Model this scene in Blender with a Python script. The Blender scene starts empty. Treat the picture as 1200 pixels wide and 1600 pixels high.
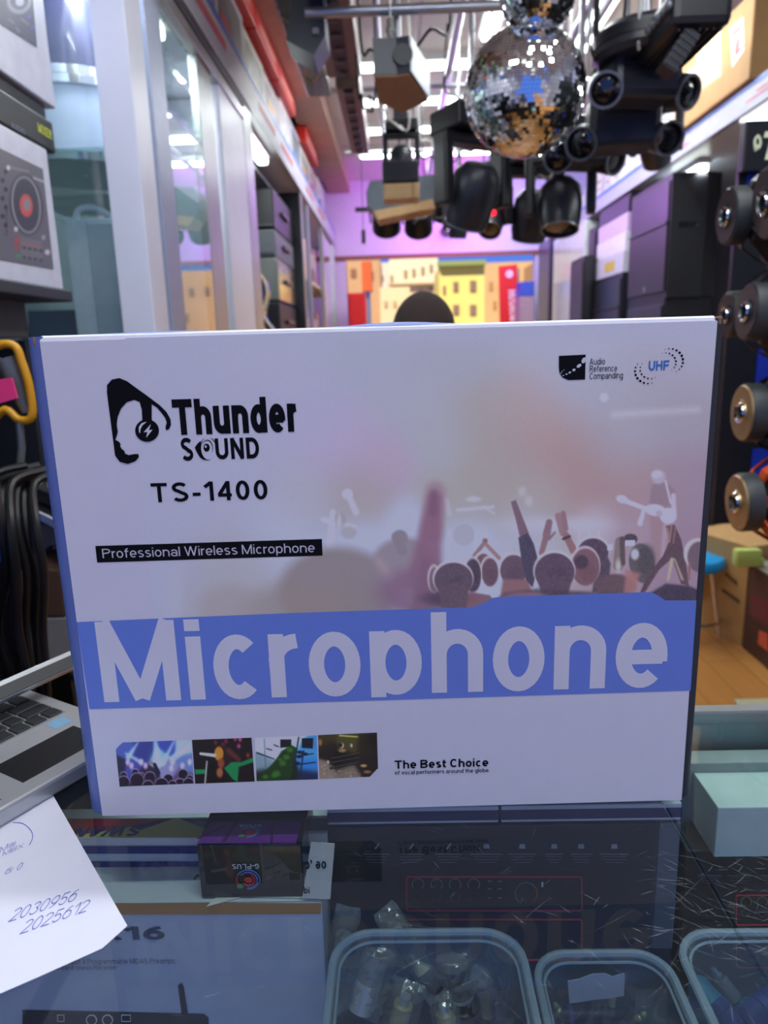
import bpy, bmesh, math, random
import numpy as np
from mathutils import Vector, Matrix, geometry
PI = math.pi
SC = bpy.context.scene
COL = SC.collection
random.seed(7)
RNG = np.random.default_rng(7)

# ------------------------------------------------------------------ camera
F, CX, CY = 1130.0, 600.0, 800.0            # pixels of the 1200x1600 frame
CAM = Vector((0, 0, 1.356))
def _cd(px, py): return Vector((px - CX, py - CY, F))
_Y = _cd(620, 540).normalized()
_Z = _cd(720, 537).cross(_Y).normalized()
_X = _Y.cross(_Z).normalized()
R_C2W = Matrix((_X, _Y, _Z))                # camera (right, down, forward) -> world
cam_r, cam_d, cam_f = (Vector([R_C2W[i][k] for i in range(3)]) for k in range(3))
cd = bpy.data.cameras.new('camera')
cam = bpy.data.objects.new('camera', cd); COL.objects.link(cam)
M4 = Matrix.Identity(4)
for i in range(3):
    M4[i][0] = cam_r[i]; M4[i][1] = -cam_d[i]; M4[i][2] = -cam_f[i]; M4[i][3] = CAM[i]
cam.matrix_world = M4
cd.sensor_fit = 'HORIZONTAL'; cd.sensor_width = 36; cd.lens = 36 * F / 1200
cd.clip_start = 0.01; cd.clip_end = 300
cd.dof.use_dof = True; cd.dof.focus_distance = 0.56; cd.dof.aperture_fstop = 9.5
SC.camera = cam

# ------------------------------------------------------------------ world, exposure
SC.view_settings.view_transform = 'Standard'; SC.view_settings.look = 'None'
SC.view_settings.gamma = 1; SC.view_settings.use_curve_mapping = False
SC.view_settings.exposure = 0.0
W = bpy.data.worlds.new('World'); SC.world = W; W.use_nodes = True
bgn = W.node_tree.nodes['Background']
bgn.inputs[0].default_value = (0.13, 0.29, 1.0, 1); bgn.inputs[1].default_value = 0.86

def lin(c):
    if isinstance(c, str): c = tuple(int(c[i:i+2], 16) for i in (0, 2, 4))
    return tuple(((v/255)/12.92 if v/255 <= 0.04045 else (((v/255)+0.055)/1.055)**2.4) for v in c)

def area_light(name, loc, sx, sy, power, col=(1, 1, 1), rot=(0, 0, 0), spread=PI):
    l = bpy.data.lights.new(name, 'AREA'); l.shape = 'RECTANGLE'; l.size = sx; l.size_y = sy
    l.energy = power; l.color = col; l.spread = spread
    o = bpy.data.objects.new(name, l); COL.objects.link(o); o.location = loc; o.rotation_euler = rot
    return o
# daylight over the roofs of the street beyond the doorway
sl = bpy.data.lights.new('sun', 'SUN'); sl.energy = 5.0; sl.angle = 0.01; sl.color = (1.0, 0.93, 0.78)
so = bpy.data.objects.new('sun', sl); COL.objects.link(so)
so.rotation_euler = (math.radians(52), 0, math.radians(-22))

# ------------------------------------------------------------------ rays
def ray(px, py): return (R_C2W @ _cd(px, py)).normalized()
def at_z(px, py, z):
    d = ray(px, py); return CAM + d * ((z - CAM.z) / d.z)
def at_y(px, py, y):
    d = ray(px, py); return CAM + d * ((y - CAM.y) / d.y)
def at_x(px, py, x):
    d = ray(px, py); return CAM + d * ((x - CAM.x) / d.x)
def on_plane(px, py, P, N):
    d = ray(px, py); return CAM + d * ((P - CAM).dot(N) / d.dot(N))

# ------------------------------------------------------------------ materials
_mats = {}
def mat(name, col, rough=0.5, metal=0.0, emit=None, es=0.0, var=0.06, scale=30, bump=0.0, spec=0.5, alpha=None, coat=0.0):
    if name in _mats: return _mats[name]
    m = bpy.data.materials.new(name); m.use_nodes = True
    nt = m.node_tree; b = nt.nodes['Principled BSDF']
    c = lin(col)
    b.inputs['Roughness'].default_value = rough; b.inputs['Metallic'].default_value = metal
    b.inputs['Specular IOR Level'].default_value = spec
    b.inputs['Coat Weight'].default_value = coat
    tc = nt.nodes.new('ShaderNodeTexCoord'); nz = nt.nodes.new('ShaderNodeTexNoise')
    nz.inputs['Scale'].default_value = scale; nz.inputs['Detail'].default_value = 4
    nt.links.new(tc.outputs['Object'], nz.inputs['Vector'])
    rp = nt.nodes.new('ShaderNodeValToRGB')
    rp.color_ramp.elements[0].position = .3; rp.color_ramp.elements[1].position = .7
    rp.color_ramp.elements[0].color = (*[v*(1-var) for v in c], 1)
    rp.color_ramp.elements[1].color = (*[min(1, v*(1+var)) for v in c], 1)
    nt.links.new(nz.outputs['Fac'], rp.inputs['Fac'])
    nt.links.new(rp.outputs['Color'], b.inputs['Base Color'])
    if bump:
        bp = nt.nodes.new('ShaderNodeBump'); bp.inputs['Strength'].default_value = bump
        bp.inputs['Distance'].default_value = .002
        nt.links.new(nz.outputs['Fac'], bp.inputs['Height']); nt.links.new(bp.outputs['Normal'], b.inputs['Normal'])
    if emit:
        b.inputs['Emission Color'].default_value = (*lin(emit), 1); b.inputs['Emission Strength'].default_value = es
    _mats[name] = m
    return m
def clear_mat(name, tint, body=(200, 210, 220), body_amt=0.0, rough=0.03, ior=1.45, boost=1.0, gcol=(1, 1, 1), noise=0):
    """thin clear sheet: transparent with a Fresnel reflection and a little milky body"""
    if name in _mats: return _mats[name]
    m = bpy.data.materials.new(name); m.use_nodes = True
    nt = m.node_tree; nt.nodes.clear()
    out = nt.nodes.new('ShaderNodeOutputMaterial')
    tr = nt.nodes.new('ShaderNodeBsdfTransparent'); tr.inputs[0].default_value = (*lin(tint), 1)
    df = nt.nodes.new('ShaderNodeBsdfDiffuse'); df.inputs[0].default_value = (*lin(body), 1)
    gl = nt.nodes.new('ShaderNodeBsdfGlossy'); gl.inputs['Roughness'].default_value = rough; gl.inputs[0].default_value = (*gcol, 1)
    fr = nt.nodes.new('ShaderNodeFresnel'); fr.inputs[0].default_value = ior
    m1 = nt.nodes.new('ShaderNodeMixShader'); m2 = nt.nodes.new('ShaderNodeMixShader')
    m1.inputs[0].default_value = body_amt
    if noise:
        tc = nt.nodes.new('ShaderNodeTexCoord'); nz = nt.nodes.new('ShaderNodeTexNoise'); nz.inputs['Scale'].default_value = noise
        nt.links.new(tc.outputs['Object'], nz.inputs['Vector'])
        bp = nt.nodes.new('ShaderNodeBump'); bp.inputs['Strength'].default_value = 1; bp.inputs['Distance'].default_value = .0025
        nt.links.new(nz.outputs['Fac'], bp.inputs['Height']); nt.links.new(bp.outputs['Normal'], gl.inputs['Normal'])
        nt.links.new(bp.outputs['Normal'], fr.inputs['Normal'])
    mu = nt.nodes.new('ShaderNodeMath'); mu.operation = 'MULTIPLY'; mu.inputs[1].default_value = boost; mu.use_clamp = True
    nt.links.new(tr.outputs[0], m1.inputs[1]); nt.links.new(df.outputs[0], m1.inputs[2])
    # only the face turned to the viewer mirrors, the inner face lets light out
    ge = nt.nodes.new('ShaderNodeNewGeometry'); iv = nt.nodes.new('ShaderNodeMath'); iv.operation = 'SUBTRACT'; iv.inputs[0].default_value = 1
    m3 = nt.nodes.new('ShaderNodeMath'); m3.operation = 'MULTIPLY'
    nt.links.new(ge.outputs['Backfacing'], iv.inputs[1]); nt.links.new(fr.outputs[0], mu.inputs[0])
    nt.links.new(mu.outputs[0], m3.inputs[0]); nt.links.new(iv.outputs[0], m3.inputs[1]); nt.links.new(m3.outputs[0], m2.inputs[0])
    nt.links.new(m1.outputs[0], m2.inputs[1]); nt.links.new(gl.outputs[0], m2.inputs[2])
    nt.links.new(m2.outputs[0], out.inputs[0])
    _mats[name] = m
    return m
def print_mat(name, attr='print', rough=0.35):
    if name in _mats: return _mats[name]
    m = bpy.data.materials.new(name); m.use_nodes = True
    nt = m.node_tree; b = nt.nodes['Principled BSDF']; b.inputs['Roughness'].default_value = rough
    a = nt.nodes.new('ShaderNodeAttribute'); a.attribute_name = attr
    nt.links.new(a.outputs['Color'], b.inputs['Base Color'])
    _mats[name] = m
    return m

# ------------------------------------------------------------------ objects
def thing(name, label, cat, loc=(0, 0, 0), rz=0.0, group=None):
    o = bpy.data.objects.new(name, None); COL.objects.link(o)
    o.empty_display_size = .05
    o.location = loc; o.rotation_euler = (0, 0, rz); o['label'] = label; o['category'] = cat
    if group: o['group'] = group
    return o
def tag(o, label, cat, group=None, kind=None):
    o['label'] = label; o['category'] = cat
    if group: o['group'] = group
    if kind: o['kind'] = kind
    return o
def root_mat(p):
    m = Matrix.Translation(p.location) @ p.rotation_euler.to_matrix().to_4x4()
    return m if p.parent is None else root_mat(p.parent) @ m
def obj(name, bm, m, parent=None, world=True, smooth=False, label=None, base=True):
    """link a bmesh (in world coordinates) as one object; its origin goes to the parent's or to its own base"""
    if parent is not None:
        if world: bm.transform(root_mat(parent).inverted())
        loc = (0, 0, 0)
    elif base and len(bm.verts):
        xs = [v.co for v in bm.verts]
        loc = Vector(((min(v.x for v in xs)+max(v.x for v in xs))/2, (min(v.y for v in xs)+max(v.y for v in xs))/2, min(v.z for v in xs)))
        bm.transform(Matrix.Translation(-loc))
    else: loc = (0, 0, 0)
    bmesh.ops.recalc_face_normals(bm, faces=bm.faces[:]) if len(bm.faces) < 60000 and not ('lettering' in name or 'model_number' in name or 'handwriting' in name) else None
    me = bpy.data.meshes.new(name); bm.to_mesh(me); bm.free()
    for p in me.polygons: p.use_smooth = smooth
    if isinstance(m, (list, tuple)):
        for q in m: me.materials.append(q)
    else: me.materials.append(m)
    o = bpy.data.objects.new(name, me); COL.objects.link(o)
    o.parent = parent; o.location = loc
    if smooth:
        try: me.set_sharp_from_angle(angle=math.radians(40))
        except Exception: pass
    if label: o['label'] = label
    return o
NO_RECALC = set()
def struct(name, bm, m, parent=None, **k):
    o = obj(name, bm, m, parent, **k)
    if parent is None: o['kind'] = 'structure'
    return o
def dup(root, loc=None, rz=None, label=None, group=None, mapmat=None):
    r = root.copy(); COL.objects.link(r)
    if loc is not None: r.location = loc
    if rz is not None: r.rotation_euler = (0, 0, rz)
    if label: r['label'] = label
    if group: r['group'] = group
    for ch in list(root.children):
        c = ch.copy(); COL.objects.link(c); c.parent = r
        for g in list(ch.children):
            d = g.copy(); COL.objects.link(d); d.parent = c
    return r
def fix_z(root): pass

# ------------------------------------------------------------------ shapes
def new(): return bmesh.new()
def frame(O, ux, uy, uz):
    m = Matrix.Identity(4)
    for i in range(3):
        m[i][0] = ux[i]; m[i][1] = uy[i]; m[i][2] = uz[i]; m[i][3] = O[i]
    return m
def add_box(bm, lo, hi, mx=None, bev=0.0, seg=2, mi=0):
    lo = Vector(lo); hi = Vector(hi)
    r = bmesh.ops.create_cube(bm, size=1, matrix=Matrix.Translation((lo+hi)/2) @ Matrix.Diagonal((*(hi-lo), 1)))
    vs = r['verts']
    if bev:
        es = list({e for v in vs for e in v.link_edges})
        rr = bmesh.ops.bevel(bm, geom=es, offset=bev, segments=seg, affect='EDGES', profile=0.5)
        vs = list({v for f in rr['faces'] for v in f.verts} | {v for v in vs if v.is_valid})
        fs = {f for v in vs for f in v.link_faces}; vs = list({v for f in fs for v in f.verts})
    if mx is not None: bmesh.ops.transform(bm, matrix=mx, verts=vs)
    if mi:
        for f in {f for v in vs for f in v.link_faces}: f.material_index = mi
    return vs
def box(lo, hi, mx=None, bev=0.0, seg=2):
    bm = new(); add_box(bm, lo, hi, mx, bev, seg); return bm
def align(p0, p1):
    d = (Vector(p1) - Vector(p0)); L = d.length
    q = Vector((0, 0, 1)).rotation_difference(d.normalized()) if L > 1e-9 else Matrix.Identity(3).to_quaternion()
    return Matrix.Translation(Vector(p0)) @ q.to_matrix().to_4x4(), L
def add_cyl(bm, p0, p1, r0, r1=None, seg=24, caps=True):
    if r1 is None: r1 = r0
    mx, L = align(p0, p1)
    bmesh.ops.create_cone(bm, cap_ends=caps, cap_tris=False, segments=seg, radius1=r0, radius2=max(r1, 1e-5), depth=L, matrix=mx @ Matrix.Translation((0, 0, L/2)))
    return bm
def add_lathe(bm, prof, mx=Matrix.Identity(4), seg=32, closed=False):
    """profile of (r, z) spun about z"""
    rings = []
    for r, z in prof:
        if r < 1e-6: rings.append([bm.verts.new(mx @ Vector((0, 0, z)))])
        else: rings.append([bm.verts.new(mx @ Vector((r*math.cos(2*PI*k/seg), r*math.sin(2*PI*k/seg), z))) for k in range(seg)])
    pr = list(zip(rings, rings[1:]))
    if closed: pr.append((rings[-1], rings[0]))
    for a, b in pr:
        for k in range(seg):
            k2 = (k+1) % seg
            f = [a[0] if len(a) == 1 else a[k], a[0] if len(a) == 1 else a[k2], b[0] if len(b) == 1 else b[k2], b[0] if len(b) == 1 else b[k]]
            g = []
            for v in f:
                if v not in g: g.append(v)
            if len(g) >= 3:
                try: bm.faces.new(g)
                except ValueError: pass
    return bm
def add_tube(bm, pts, r, seg=8, smooth_n=0):
    P = [Vector(p) for p in pts]
    if smooth_n: P = catmull(P, smooth_n)
    rings = []
    prev = None
    for i, p in enumerate(P):
        t = (P[min(i+1, len(P)-1)] - P[max(i-1, 0)])
        t = t.normalized() if t.length > 1e-9 else Vector((0, 0, 1))
        if prev is None:
            a = Vector((0, 0, 1)) if abs(t.z) < .9 else Vector((1, 0, 0))
            u = t.cross(a).normalized()
        else:
            u = (prev - t*prev.dot(t)); u = u.normalized() if u.length > 1e-6 else t.orthogonal().normalized()
        prev = u; w = t.cross(u)
        rr = r[i] if isinstance(r, (list, tuple)) else r
        rings.append([bm.verts.new(p + (u*math.cos(2*PI*k/seg) + w*math.sin(2*PI*k/seg))*rr) for k in range(seg)])
    for a, b in zip(rings, rings[1:]):
        for k in range(seg): bm.faces.new((a[k], a[(k+1) % seg], b[(k+1) % seg], b[k]))
    bm.faces.new(rings[0][::-1]); bm.faces.new(rings[-1])
    return bm
def catmull(P, n, closed=False):
    out = []; N = len(P)
    rng = range(N) if closed else range(N-1)
    for i in rng:
        if closed: a, b, c, d = P[i-1], P[i], P[(i+1) % N], P[(i+2) % N]
        else: a, b, c, d = P[max(i-1, 0)], P[i], P[i+1], P[min(i+2, N-1)]
        for k in range(n):
            t = k/n
            out.append(0.5*((2*b) + (c-a)*t + (2*a-5*b+4*c-d)*t*t + (3*b-a-3*c+d)*t**3))
    if not closed: out.append(P[-1])
    return out
def add_prism(bm, pts, off, mx=None):
    """pts: 3-D polygon (in order); off: extrusion vector (None for a flat sheet)"""
    P = [Vector(p) for p in pts]
    if mx is not None: P = [mx @ p for p in P]; off = mx.to_3x3() @ Vector(off) if off is not None else None
    tri = geometry.tessellate_polygon([P])
    a = [bm.verts.new(p) for p in P]
    for t in tri:
        try: bm.faces.new([a[i] for i in t])
        except ValueError: pass
    if off is not None:
        off = Vector(off)
        b = [bm.verts.new(p + off) for p in P]
        for t in tri:
            try: bm.faces.new([b[i] for i in t][::-1])
            except ValueError: pass
        n = len(P)
        for i in range(n): bm.faces.new((a[i], a[(i+1) % n], b[(i+1) % n], b[i]))
    return bm
def add_sphere(bm, c, r, sc=(1, 1, 1), u=24, v=14):
    bmesh.ops.create_uvsphere(bm, u_segments=u, v_segments=v, radius=r, matrix=Matrix.Translation(c) @ Matrix.Diagonal((*sc, 1)))
    return bm

# ------------------------------------------------------------------ lettering
def smoothstep(a, b, x):
    t = np.clip((x-a)/(b-a), 0, 1); return t*t*(3-2*t)
def srgb2lin(a):
    a = np.clip(a/255., 0, 1)
    return np.where(a <= .04045, a/12.92, ((a+.055)/1.055)**2.4)
def paint_panel(name, rect, nx, ny, hit, func, parent, m, gain=(1, 1, 1), clip=None, label=None, lift=Vector((0, 0, 0))):
    """a printed picture: a fine grid on the surface `hit(px,py)` whose print colour is func(px,py)"""
    x0, y0, x1, y1 = rect
    # rect may be four corners (tl, tr, br, bl)
    if isinstance(x0, (tuple, list)): tl, tr, br, bl = rect
    else: tl, tr, br, bl = (x0, y0), (x1, y0), (x1, y1), (x0, y1)
    s = np.linspace(0, 1, nx+1)[None, :]; t = np.linspace(0, 1, ny+1)[:, None]
    PX = (1-t)*((1-s)*tl[0]+s*tr[0]) + t*((1-s)*bl[0]+s*br[0])
    PY = (1-t)*((1-s)*tl[1]+s*tr[1]) + t*((1-s)*bl[1]+s*br[1])
    inv = root_mat(parent).inverted()
    co = [inv @ (hit(float(a), float(b)) + lift) for a, b in zip(PX.ravel(), PY.ravel())]
    c = srgb2lin(func(PX, PY)) * np.array(gain)
    c = np.clip(c, 0.002, 0.95).reshape(-1, 3)
    faces = []
    w = nx+1
    for j in range(ny):
        for i in range(nx):
            if clip is not None and not clip((PX[j, i]+PX[j+1, i+1])/2, (PY[j, i]+PY[j+1, i+1])/2): continue
            faces.append((j*w+i, j*w+i+1, (j+1)*w+i+1, (j+1)*w+i))
    me = bpy.data.meshes.new(name); me.from_pydata([tuple(v) for v in co], [], faces)
    at = me.color_attributes.new('print', 'FLOAT_COLOR', 'POINT')
    at.data.foreach_set('color', np.concatenate([c, np.ones((len(c), 1))], 1).astype(np.float32).ravel())
    me.materials.append(m)
    o = bpy.data.objects.new(name, me); COL.objects.link(o); o.parent = parent
    if label: o['label'] = label
    return o
class Paint:
    """small numpy painter in photo pixels"""
    def __init__(s, PX, PY, col): s.X, s.Y = PX, PY; s.c = np.zeros(PX.shape+(3,)) + np.array(col, float)
    def mix(s, m, col): s.c = s.c*(1-m[..., None]) + np.array(col, float)*m[..., None]; return s
    def blobs(s, pts):
        w = 0; acc = 0
        for x, y, r, c in pts:
            g = np.exp(-((s.X-x)**2+(s.Y-y)**2)/(2*r*r)) + 1e-9
            w = w+g; acc = acc+g[..., None]*np.array(c, float)
        s.c = acc/w[..., None]; return s
    def ell(s, x, y, rx, ry, col, soft=1.5, rot=0, a=1.0):
        dx, dy = s.X-x, s.Y-y
        if rot: c_, s_ = math.cos(rot), math.sin(rot); dx, dy = dx*c_+dy*s_, -dx*s_+dy*c_
        d = (np.sqrt((dx/rx)**2+(dy/ry)**2)-1)*min(rx, ry)
        return s.mix(a*(1-smoothstep(-soft, soft, d)), col)
    def seg(s, x0, y0, x1, y1, w0, w1, col, soft=1.2, a=1.0):
        dx, dy = x1-x0, y1-y0; L = dx*dx+dy*dy
        t = np.clip(((s.X-x0)*dx+(s.Y-y0)*dy)/L, 0, 1)
        d = np.sqrt((s.X-x0-t*dx)**2+(s.Y-y0-t*dy)**2) - (w0+(w1-w0)*t)
        return s.mix(a*(1-smoothstep(-soft, soft, d)), col)
    def poly(s, pts, col, a=1.0, soft=1.0):
        ins = np.zeros(s.X.shape, bool); n = len(pts); dm = np.full(s.X.shape, 1e9)
        for i in range(n):
            (xa, ya), (xb, yb) = pts[i], pts[(i+1) % n]
            if ya != yb:
                c = ((ya > s.Y) != (yb > s.Y)) & (s.X < (xb-xa)*(s.Y-ya)/(yb-ya)+xa); ins ^= c
            L = (xb-xa)**2+(yb-ya)**2+1e-9
            t = np.clip(((s.X-xa)*(xb-xa)+(s.Y-ya)*(yb-ya))/L, 0, 1)
            dm = np.minimum(dm, np.hypot(s.X-xa-t*(xb-xa), s.Y-ya-t*(yb-ya)))
        sd = np.where(ins, -dm, dm)
        return s.mix(a*(1-smoothstep(-soft, soft, sd)), col)
# ------------------------------------------------------------------ a plain sans lettering drawn with strokes
def _arc(cx, cy, rx, ry, a0, a1, n=None):
    n = n or max(6, int(abs(a1-a0)/12))
    return [(cx+rx*math.cos(math.radians(a0+(a1-a0)*k/n)), cy+ry*math.sin(math.radians(a0+(a1-a0)*k/n))) for k in range(n+1)]
def glyph(ch, w, X=7.3, C=10.0, D=-2.6):
    """(width, strokes) for one character; w = stroke width, X = x-height, C = cap height"""
    h = w/2; up = ch.isupper() or ch.isdigit()
    W_ = {'i': w, 'l': w, 'I': w, 'f': 3.4+w*.3, 't': 3.3+w*.3, 'r': 3.4+w*.55, 's': 5.4, 'c': 5.6, 'm': 9.4, 'w': 9.0, 'W': 11.5, 'M': 9.2, '-': 3.6, '.': w*1.1, '1': 4.0, 'j': 2.2, ' ': 2.6, "'": w, ',': w*1.1}.get(ch)
    if W_ is None: W_ = (7.4 if ch.isupper() else 6.2 if ch.isdigit() else 6.1)
    W = W_; m = W/2; cx = m; rx = m-h; S = []
    if ch in 'oO0':
        H = X if ch == 'o' else C
        if ch == 'O': W = W_ = 8.6; m = cx = W/2; rx = m-h
        S.append(_arc(cx, H/2, rx, H/2-h+.1, 0, 360, 32))
    elif ch == 'i': S += [[(h, 0), (h, min(X, C-w*.8-.55))], [(h, C-w*.8), (h, C)]]
    elif ch == 'l': S.append([(h, 0), (h, C)])
    elif ch == 'I': S.append([(h, 0), (h, C)])
    elif ch in 'nhrmu':
        if ch == 'm':
            r = (W-w)/4
            S += [[(h, 0), (h, X)], [(h, X*.45)]+_arc(h+r, X-h-r*1.1, r, r*1.1, 180, 0)+[(h+2*r, 0)], [(h+2*r, X*.45)]+_arc(h+3*r, X-h-r*1.1, r, r*1.1, 180, 0)+[(W-h, 0)]]
        elif ch == 'u': S += [[(W-h, X), (W-h, 0)], [(h, X)]+_arc(cx, h+rx*1.0, rx, rx, 180, 360)+[(W-h, X*.5)]]
        elif ch == 'r': S += [[(h, 0), (h, X)], [(h, X*.4)]+_arc(h+rx*2.0*.98, X-h-rx*1.7, rx*2.0, rx*1.7, 180, 92)]
        else: S += [[(h, 0), (h, X if ch == 'n' else C)], [(h, X*.4)]+_arc(cx, X-h-rx*1.05, rx, rx*1.05, 180, 0)+[(W-h, 0)]]
    elif ch == 'c': S.append(_arc(cx+.2, X/2, rx+.1, X/2-h+.1, 48, 312, 24))
    elif ch == 'e': S.append([(W-h*.6, X*.48), (h, X*.48)]); S.append([(W-h, X*.40)]+_arc(cx, X/2, rx, X/2-h+.1, 2, 312, 26))
    elif ch in 'pbqdg':
        S.append(_arc(cx, X/2, rx, X/2-h+.1, 0, 360, 30))
        if ch == 'p': S.append([(h, D), (h, X)])
        if ch == 'b': S.append([(h, 0), (h, C)])
        if ch == 'q': S.append([(W-h, D), (W-h, X)])
        if ch == 'd': S.append([(W-h, 0), (W-h, C)])
        if ch == 'g': S.append([(W-h, X), (W-h, -.6)]+_arc(cx, -.6, rx, 1.7, 0, -150, 12))
    elif ch == 'a': S += [[(W-h, 0), (W-h, X*.62)]+_arc(cx, X-h-(X*.30), rx, X*.30, 0, 160, 14), _arc(cx, X*.29, rx, X*.29-h+.15, 0, 360, 24)]
    elif ch == 's':
        S.append(_arc(cx, X*.735, rx*.9, X*.265-h+.05, 30, 270, 12)[:-1] + _arc(cx, X*.265, rx, X*.265-h+.1+.0, 90, -150, 14))
        S[-1] = _arc(cx, X*.74, rx*.92, X*.26-h+.1, 35, 250, 12) + _arc(cx, X*.27, rx, X*.27-h+.1, 70, -145, 12)
    elif ch == 'f': S += [[(W*.42, 0), (W*.42, C-1.9)]+_arc(W-.1, C-1.9, W*.58-.1, 1.9-h, 180, 95, 8), [(0, X-h), (W, X-h)]]
    elif ch == 't': S += [[(W*.42, C*.92), (W*.42, 1.5)]+_arc(W-.1, 1.5, W*.58-.1, 1.5-h, 180, 265, 6), [(0, X-h), (W, X-h)]]
    elif ch == 'v': S += [[(h*.9, X), (m, 0)], [(W-h*.9, X), (m, 0)]]
    elif ch == 'w': S += [[(h*.8, X), (W*.27, 0)], [(W*.27, 0), (m, X)], [(m, X), (W*.73, 0)], [(W*.73, 0), (W-h*.8, X)]]
    elif ch == 'y': S += [[(h*.9, X), (m, 0)], [(W-h*.9, X), (m*.7, D)]]
    elif ch == 'M': S += [[(h, 0), (h, C)], [(W-h, 0), (W-h, C)], [(h*.9, C), (m, h*.4)], [(W-h*.9, C), (m, h*.4)]]
    elif ch == 'W': S += [[(h*.8, C), (W*.27, 0)], [(W*.27, 0), (m, C)], [(m, C), (W*.73, 0)], [(W*.73, 0), (W-h*.8, C)]]
    elif ch == 'T': S += [[(m, 0), (m, C)], [(0, C-h), (W, C-h)]]
    elif ch == 'H': S += [[(h, 0), (h, C)], [(W-h, 0), (W-h, C)], [(h, C*.52), (W-h, C*.52)]]
    elif ch == 'F': S += [[(h, 0), (h, C)], [(h, C-h), (W*.9, C-h)], [(h, C*.5), (W*.82, C*.5)]]
    elif ch == 'E': S += [[(h, 0), (h, C)], [(h, C-h), (W*.92, C-h)], [(h, C*.52), (W*.86, C*.52)], [(h, h), (W*.94, h)]]
    elif ch == 'L': S += [[(h, 0), (h, C)], [(h, h), (W*.88, h)]]
    elif ch == 'N': S += [[(h, 0), (h, C)], [(W-h, 0), (W-h, C)], [(h, C-.2), (W-h, .2)]]
    elif ch == 'U': S.append([(h, C)]+_arc(cx, h+rx, rx, rx, 180, 360)+[(W-h, C)])
    elif ch == 'D': S += [[(h, h), (W*.45, h)]+_arc(W*.45, C/2, W*.55-h, C/2-h, -90, 90, 16)+[(h, C-h)], [(h, 0), (h, C)]]
    elif ch in 'PRB':
        S += [[(h, 0), (h, C)], [(h, C-h), (W*.55, C-h)]+_arc(W*.55, C*.74, W*.45-h, C*.26-h, 90, -90, 12)+[(h, C*.48)]]
        if ch == 'R': S.append([(W*.52, C*.48), (W-h*.9, 0)])
        if ch == 'B': S.append([(h, C*.48), (W*.58, C*.48)]+_arc(W*.58, (C*.48+h)/2, W*.42-h, (C*.48-h)/2, 90, -90, 12)+[(h, h)])
    elif ch in 'CG':
        S.append(_arc(cx, C/2, rx, C/2-h+.1, 42, 318, 24))
        if ch == 'G': S += [[(W*.55, C*.45), (W-h*.7, C*.45)], [(W-h, C*.5), (W-h, C*.12)]]
    elif ch == 'A': S += [[(h*.8, 0), (m, C)], [(W-h*.8, 0), (m, C)], [(W*.22, C*.3), (W*.78, C*.3)]]
    elif ch == 'S': S.append(_arc(cx, C*.735, rx*.95, C*.265-h+.1, 28, 252, 14) + _arc(cx, C*.27, rx, C*.27-h+.1, 72, -152, 14))
    elif ch == 'K': S += [[(h, 0), (h, C)], [(W-h, C), (h, C*.4)], [(W*.35, C*.58), (W-h*.6, 0)]]
    elif ch == 'X': S += [[(h*.7, 0), (W-h*.7, C)], [(h*.7, C), (W-h*.7, 0)]]
    elif ch == 'V': S += [[(h*.9, C), (m, 0)], [(W-h*.9, C), (m, 0)]]
    elif ch == '-': S.append([(0, C*.36), (W, C*.36)])
    elif ch == '.': S.append([(W/2, 0), (W/2, w*1.05)])
    elif ch == ',': S.append([(W/2, -w*.8), (W/2, w*1.05)])
    elif ch == '1': S += [[(W-h, 0), (W-h, C)], [(W-h, C-h*.4), (.1, C*.72)]]
    elif ch == '4': S += [[(W*.76, 0), (W*.76, C)], [(W*.76, C-.3), (h*.6, C*.3)], [(.0, C*.28), (W, C*.28)]]
    elif ch == '2': S += [_arc(cx, C*.72, rx, C*.28-h, 165, -35, 14)+[(h, h)], [(0, h), (W, h)]]
    elif ch == '3': S += [_arc(cx, C*.74, rx*.92, C*.26-h, 160, -80, 12), _arc(cx, C*.27, rx, C*.27-h+.1, 82, -160, 14)]
    elif ch == '5': S += [[(W*.92, C-h), (W*.18, C-h), (W*.12, C*.5)], _arc(cx, C*.32, rx, C*.32-h, 140, -155, 16)]
    elif ch == '6': S += [_arc(cx, C*.33, rx, C*.33-h+.1, 0, 360, 24), _arc(W*1.0, C*.33, W-h, C*.62-h*.2, 180, 100, 12)]
    elif ch == '8': S += [_arc(cx, C*.74, rx*.9, C*.26-h, 0, 360, 24), _arc(cx, C*.27, rx, C*.27-h+.1, 0, 360, 24)]
    elif ch == '9': S += [_arc(cx, C*.67, rx, C*.33-h+.1, 0, 360, 24), _arc(0, C*.67, W-h, C*.62-h*.2, 0, -80, 12)]
    else:
        if ch != ' ': S.append([(h, 0), (h, X)])
    return W_, S
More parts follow.
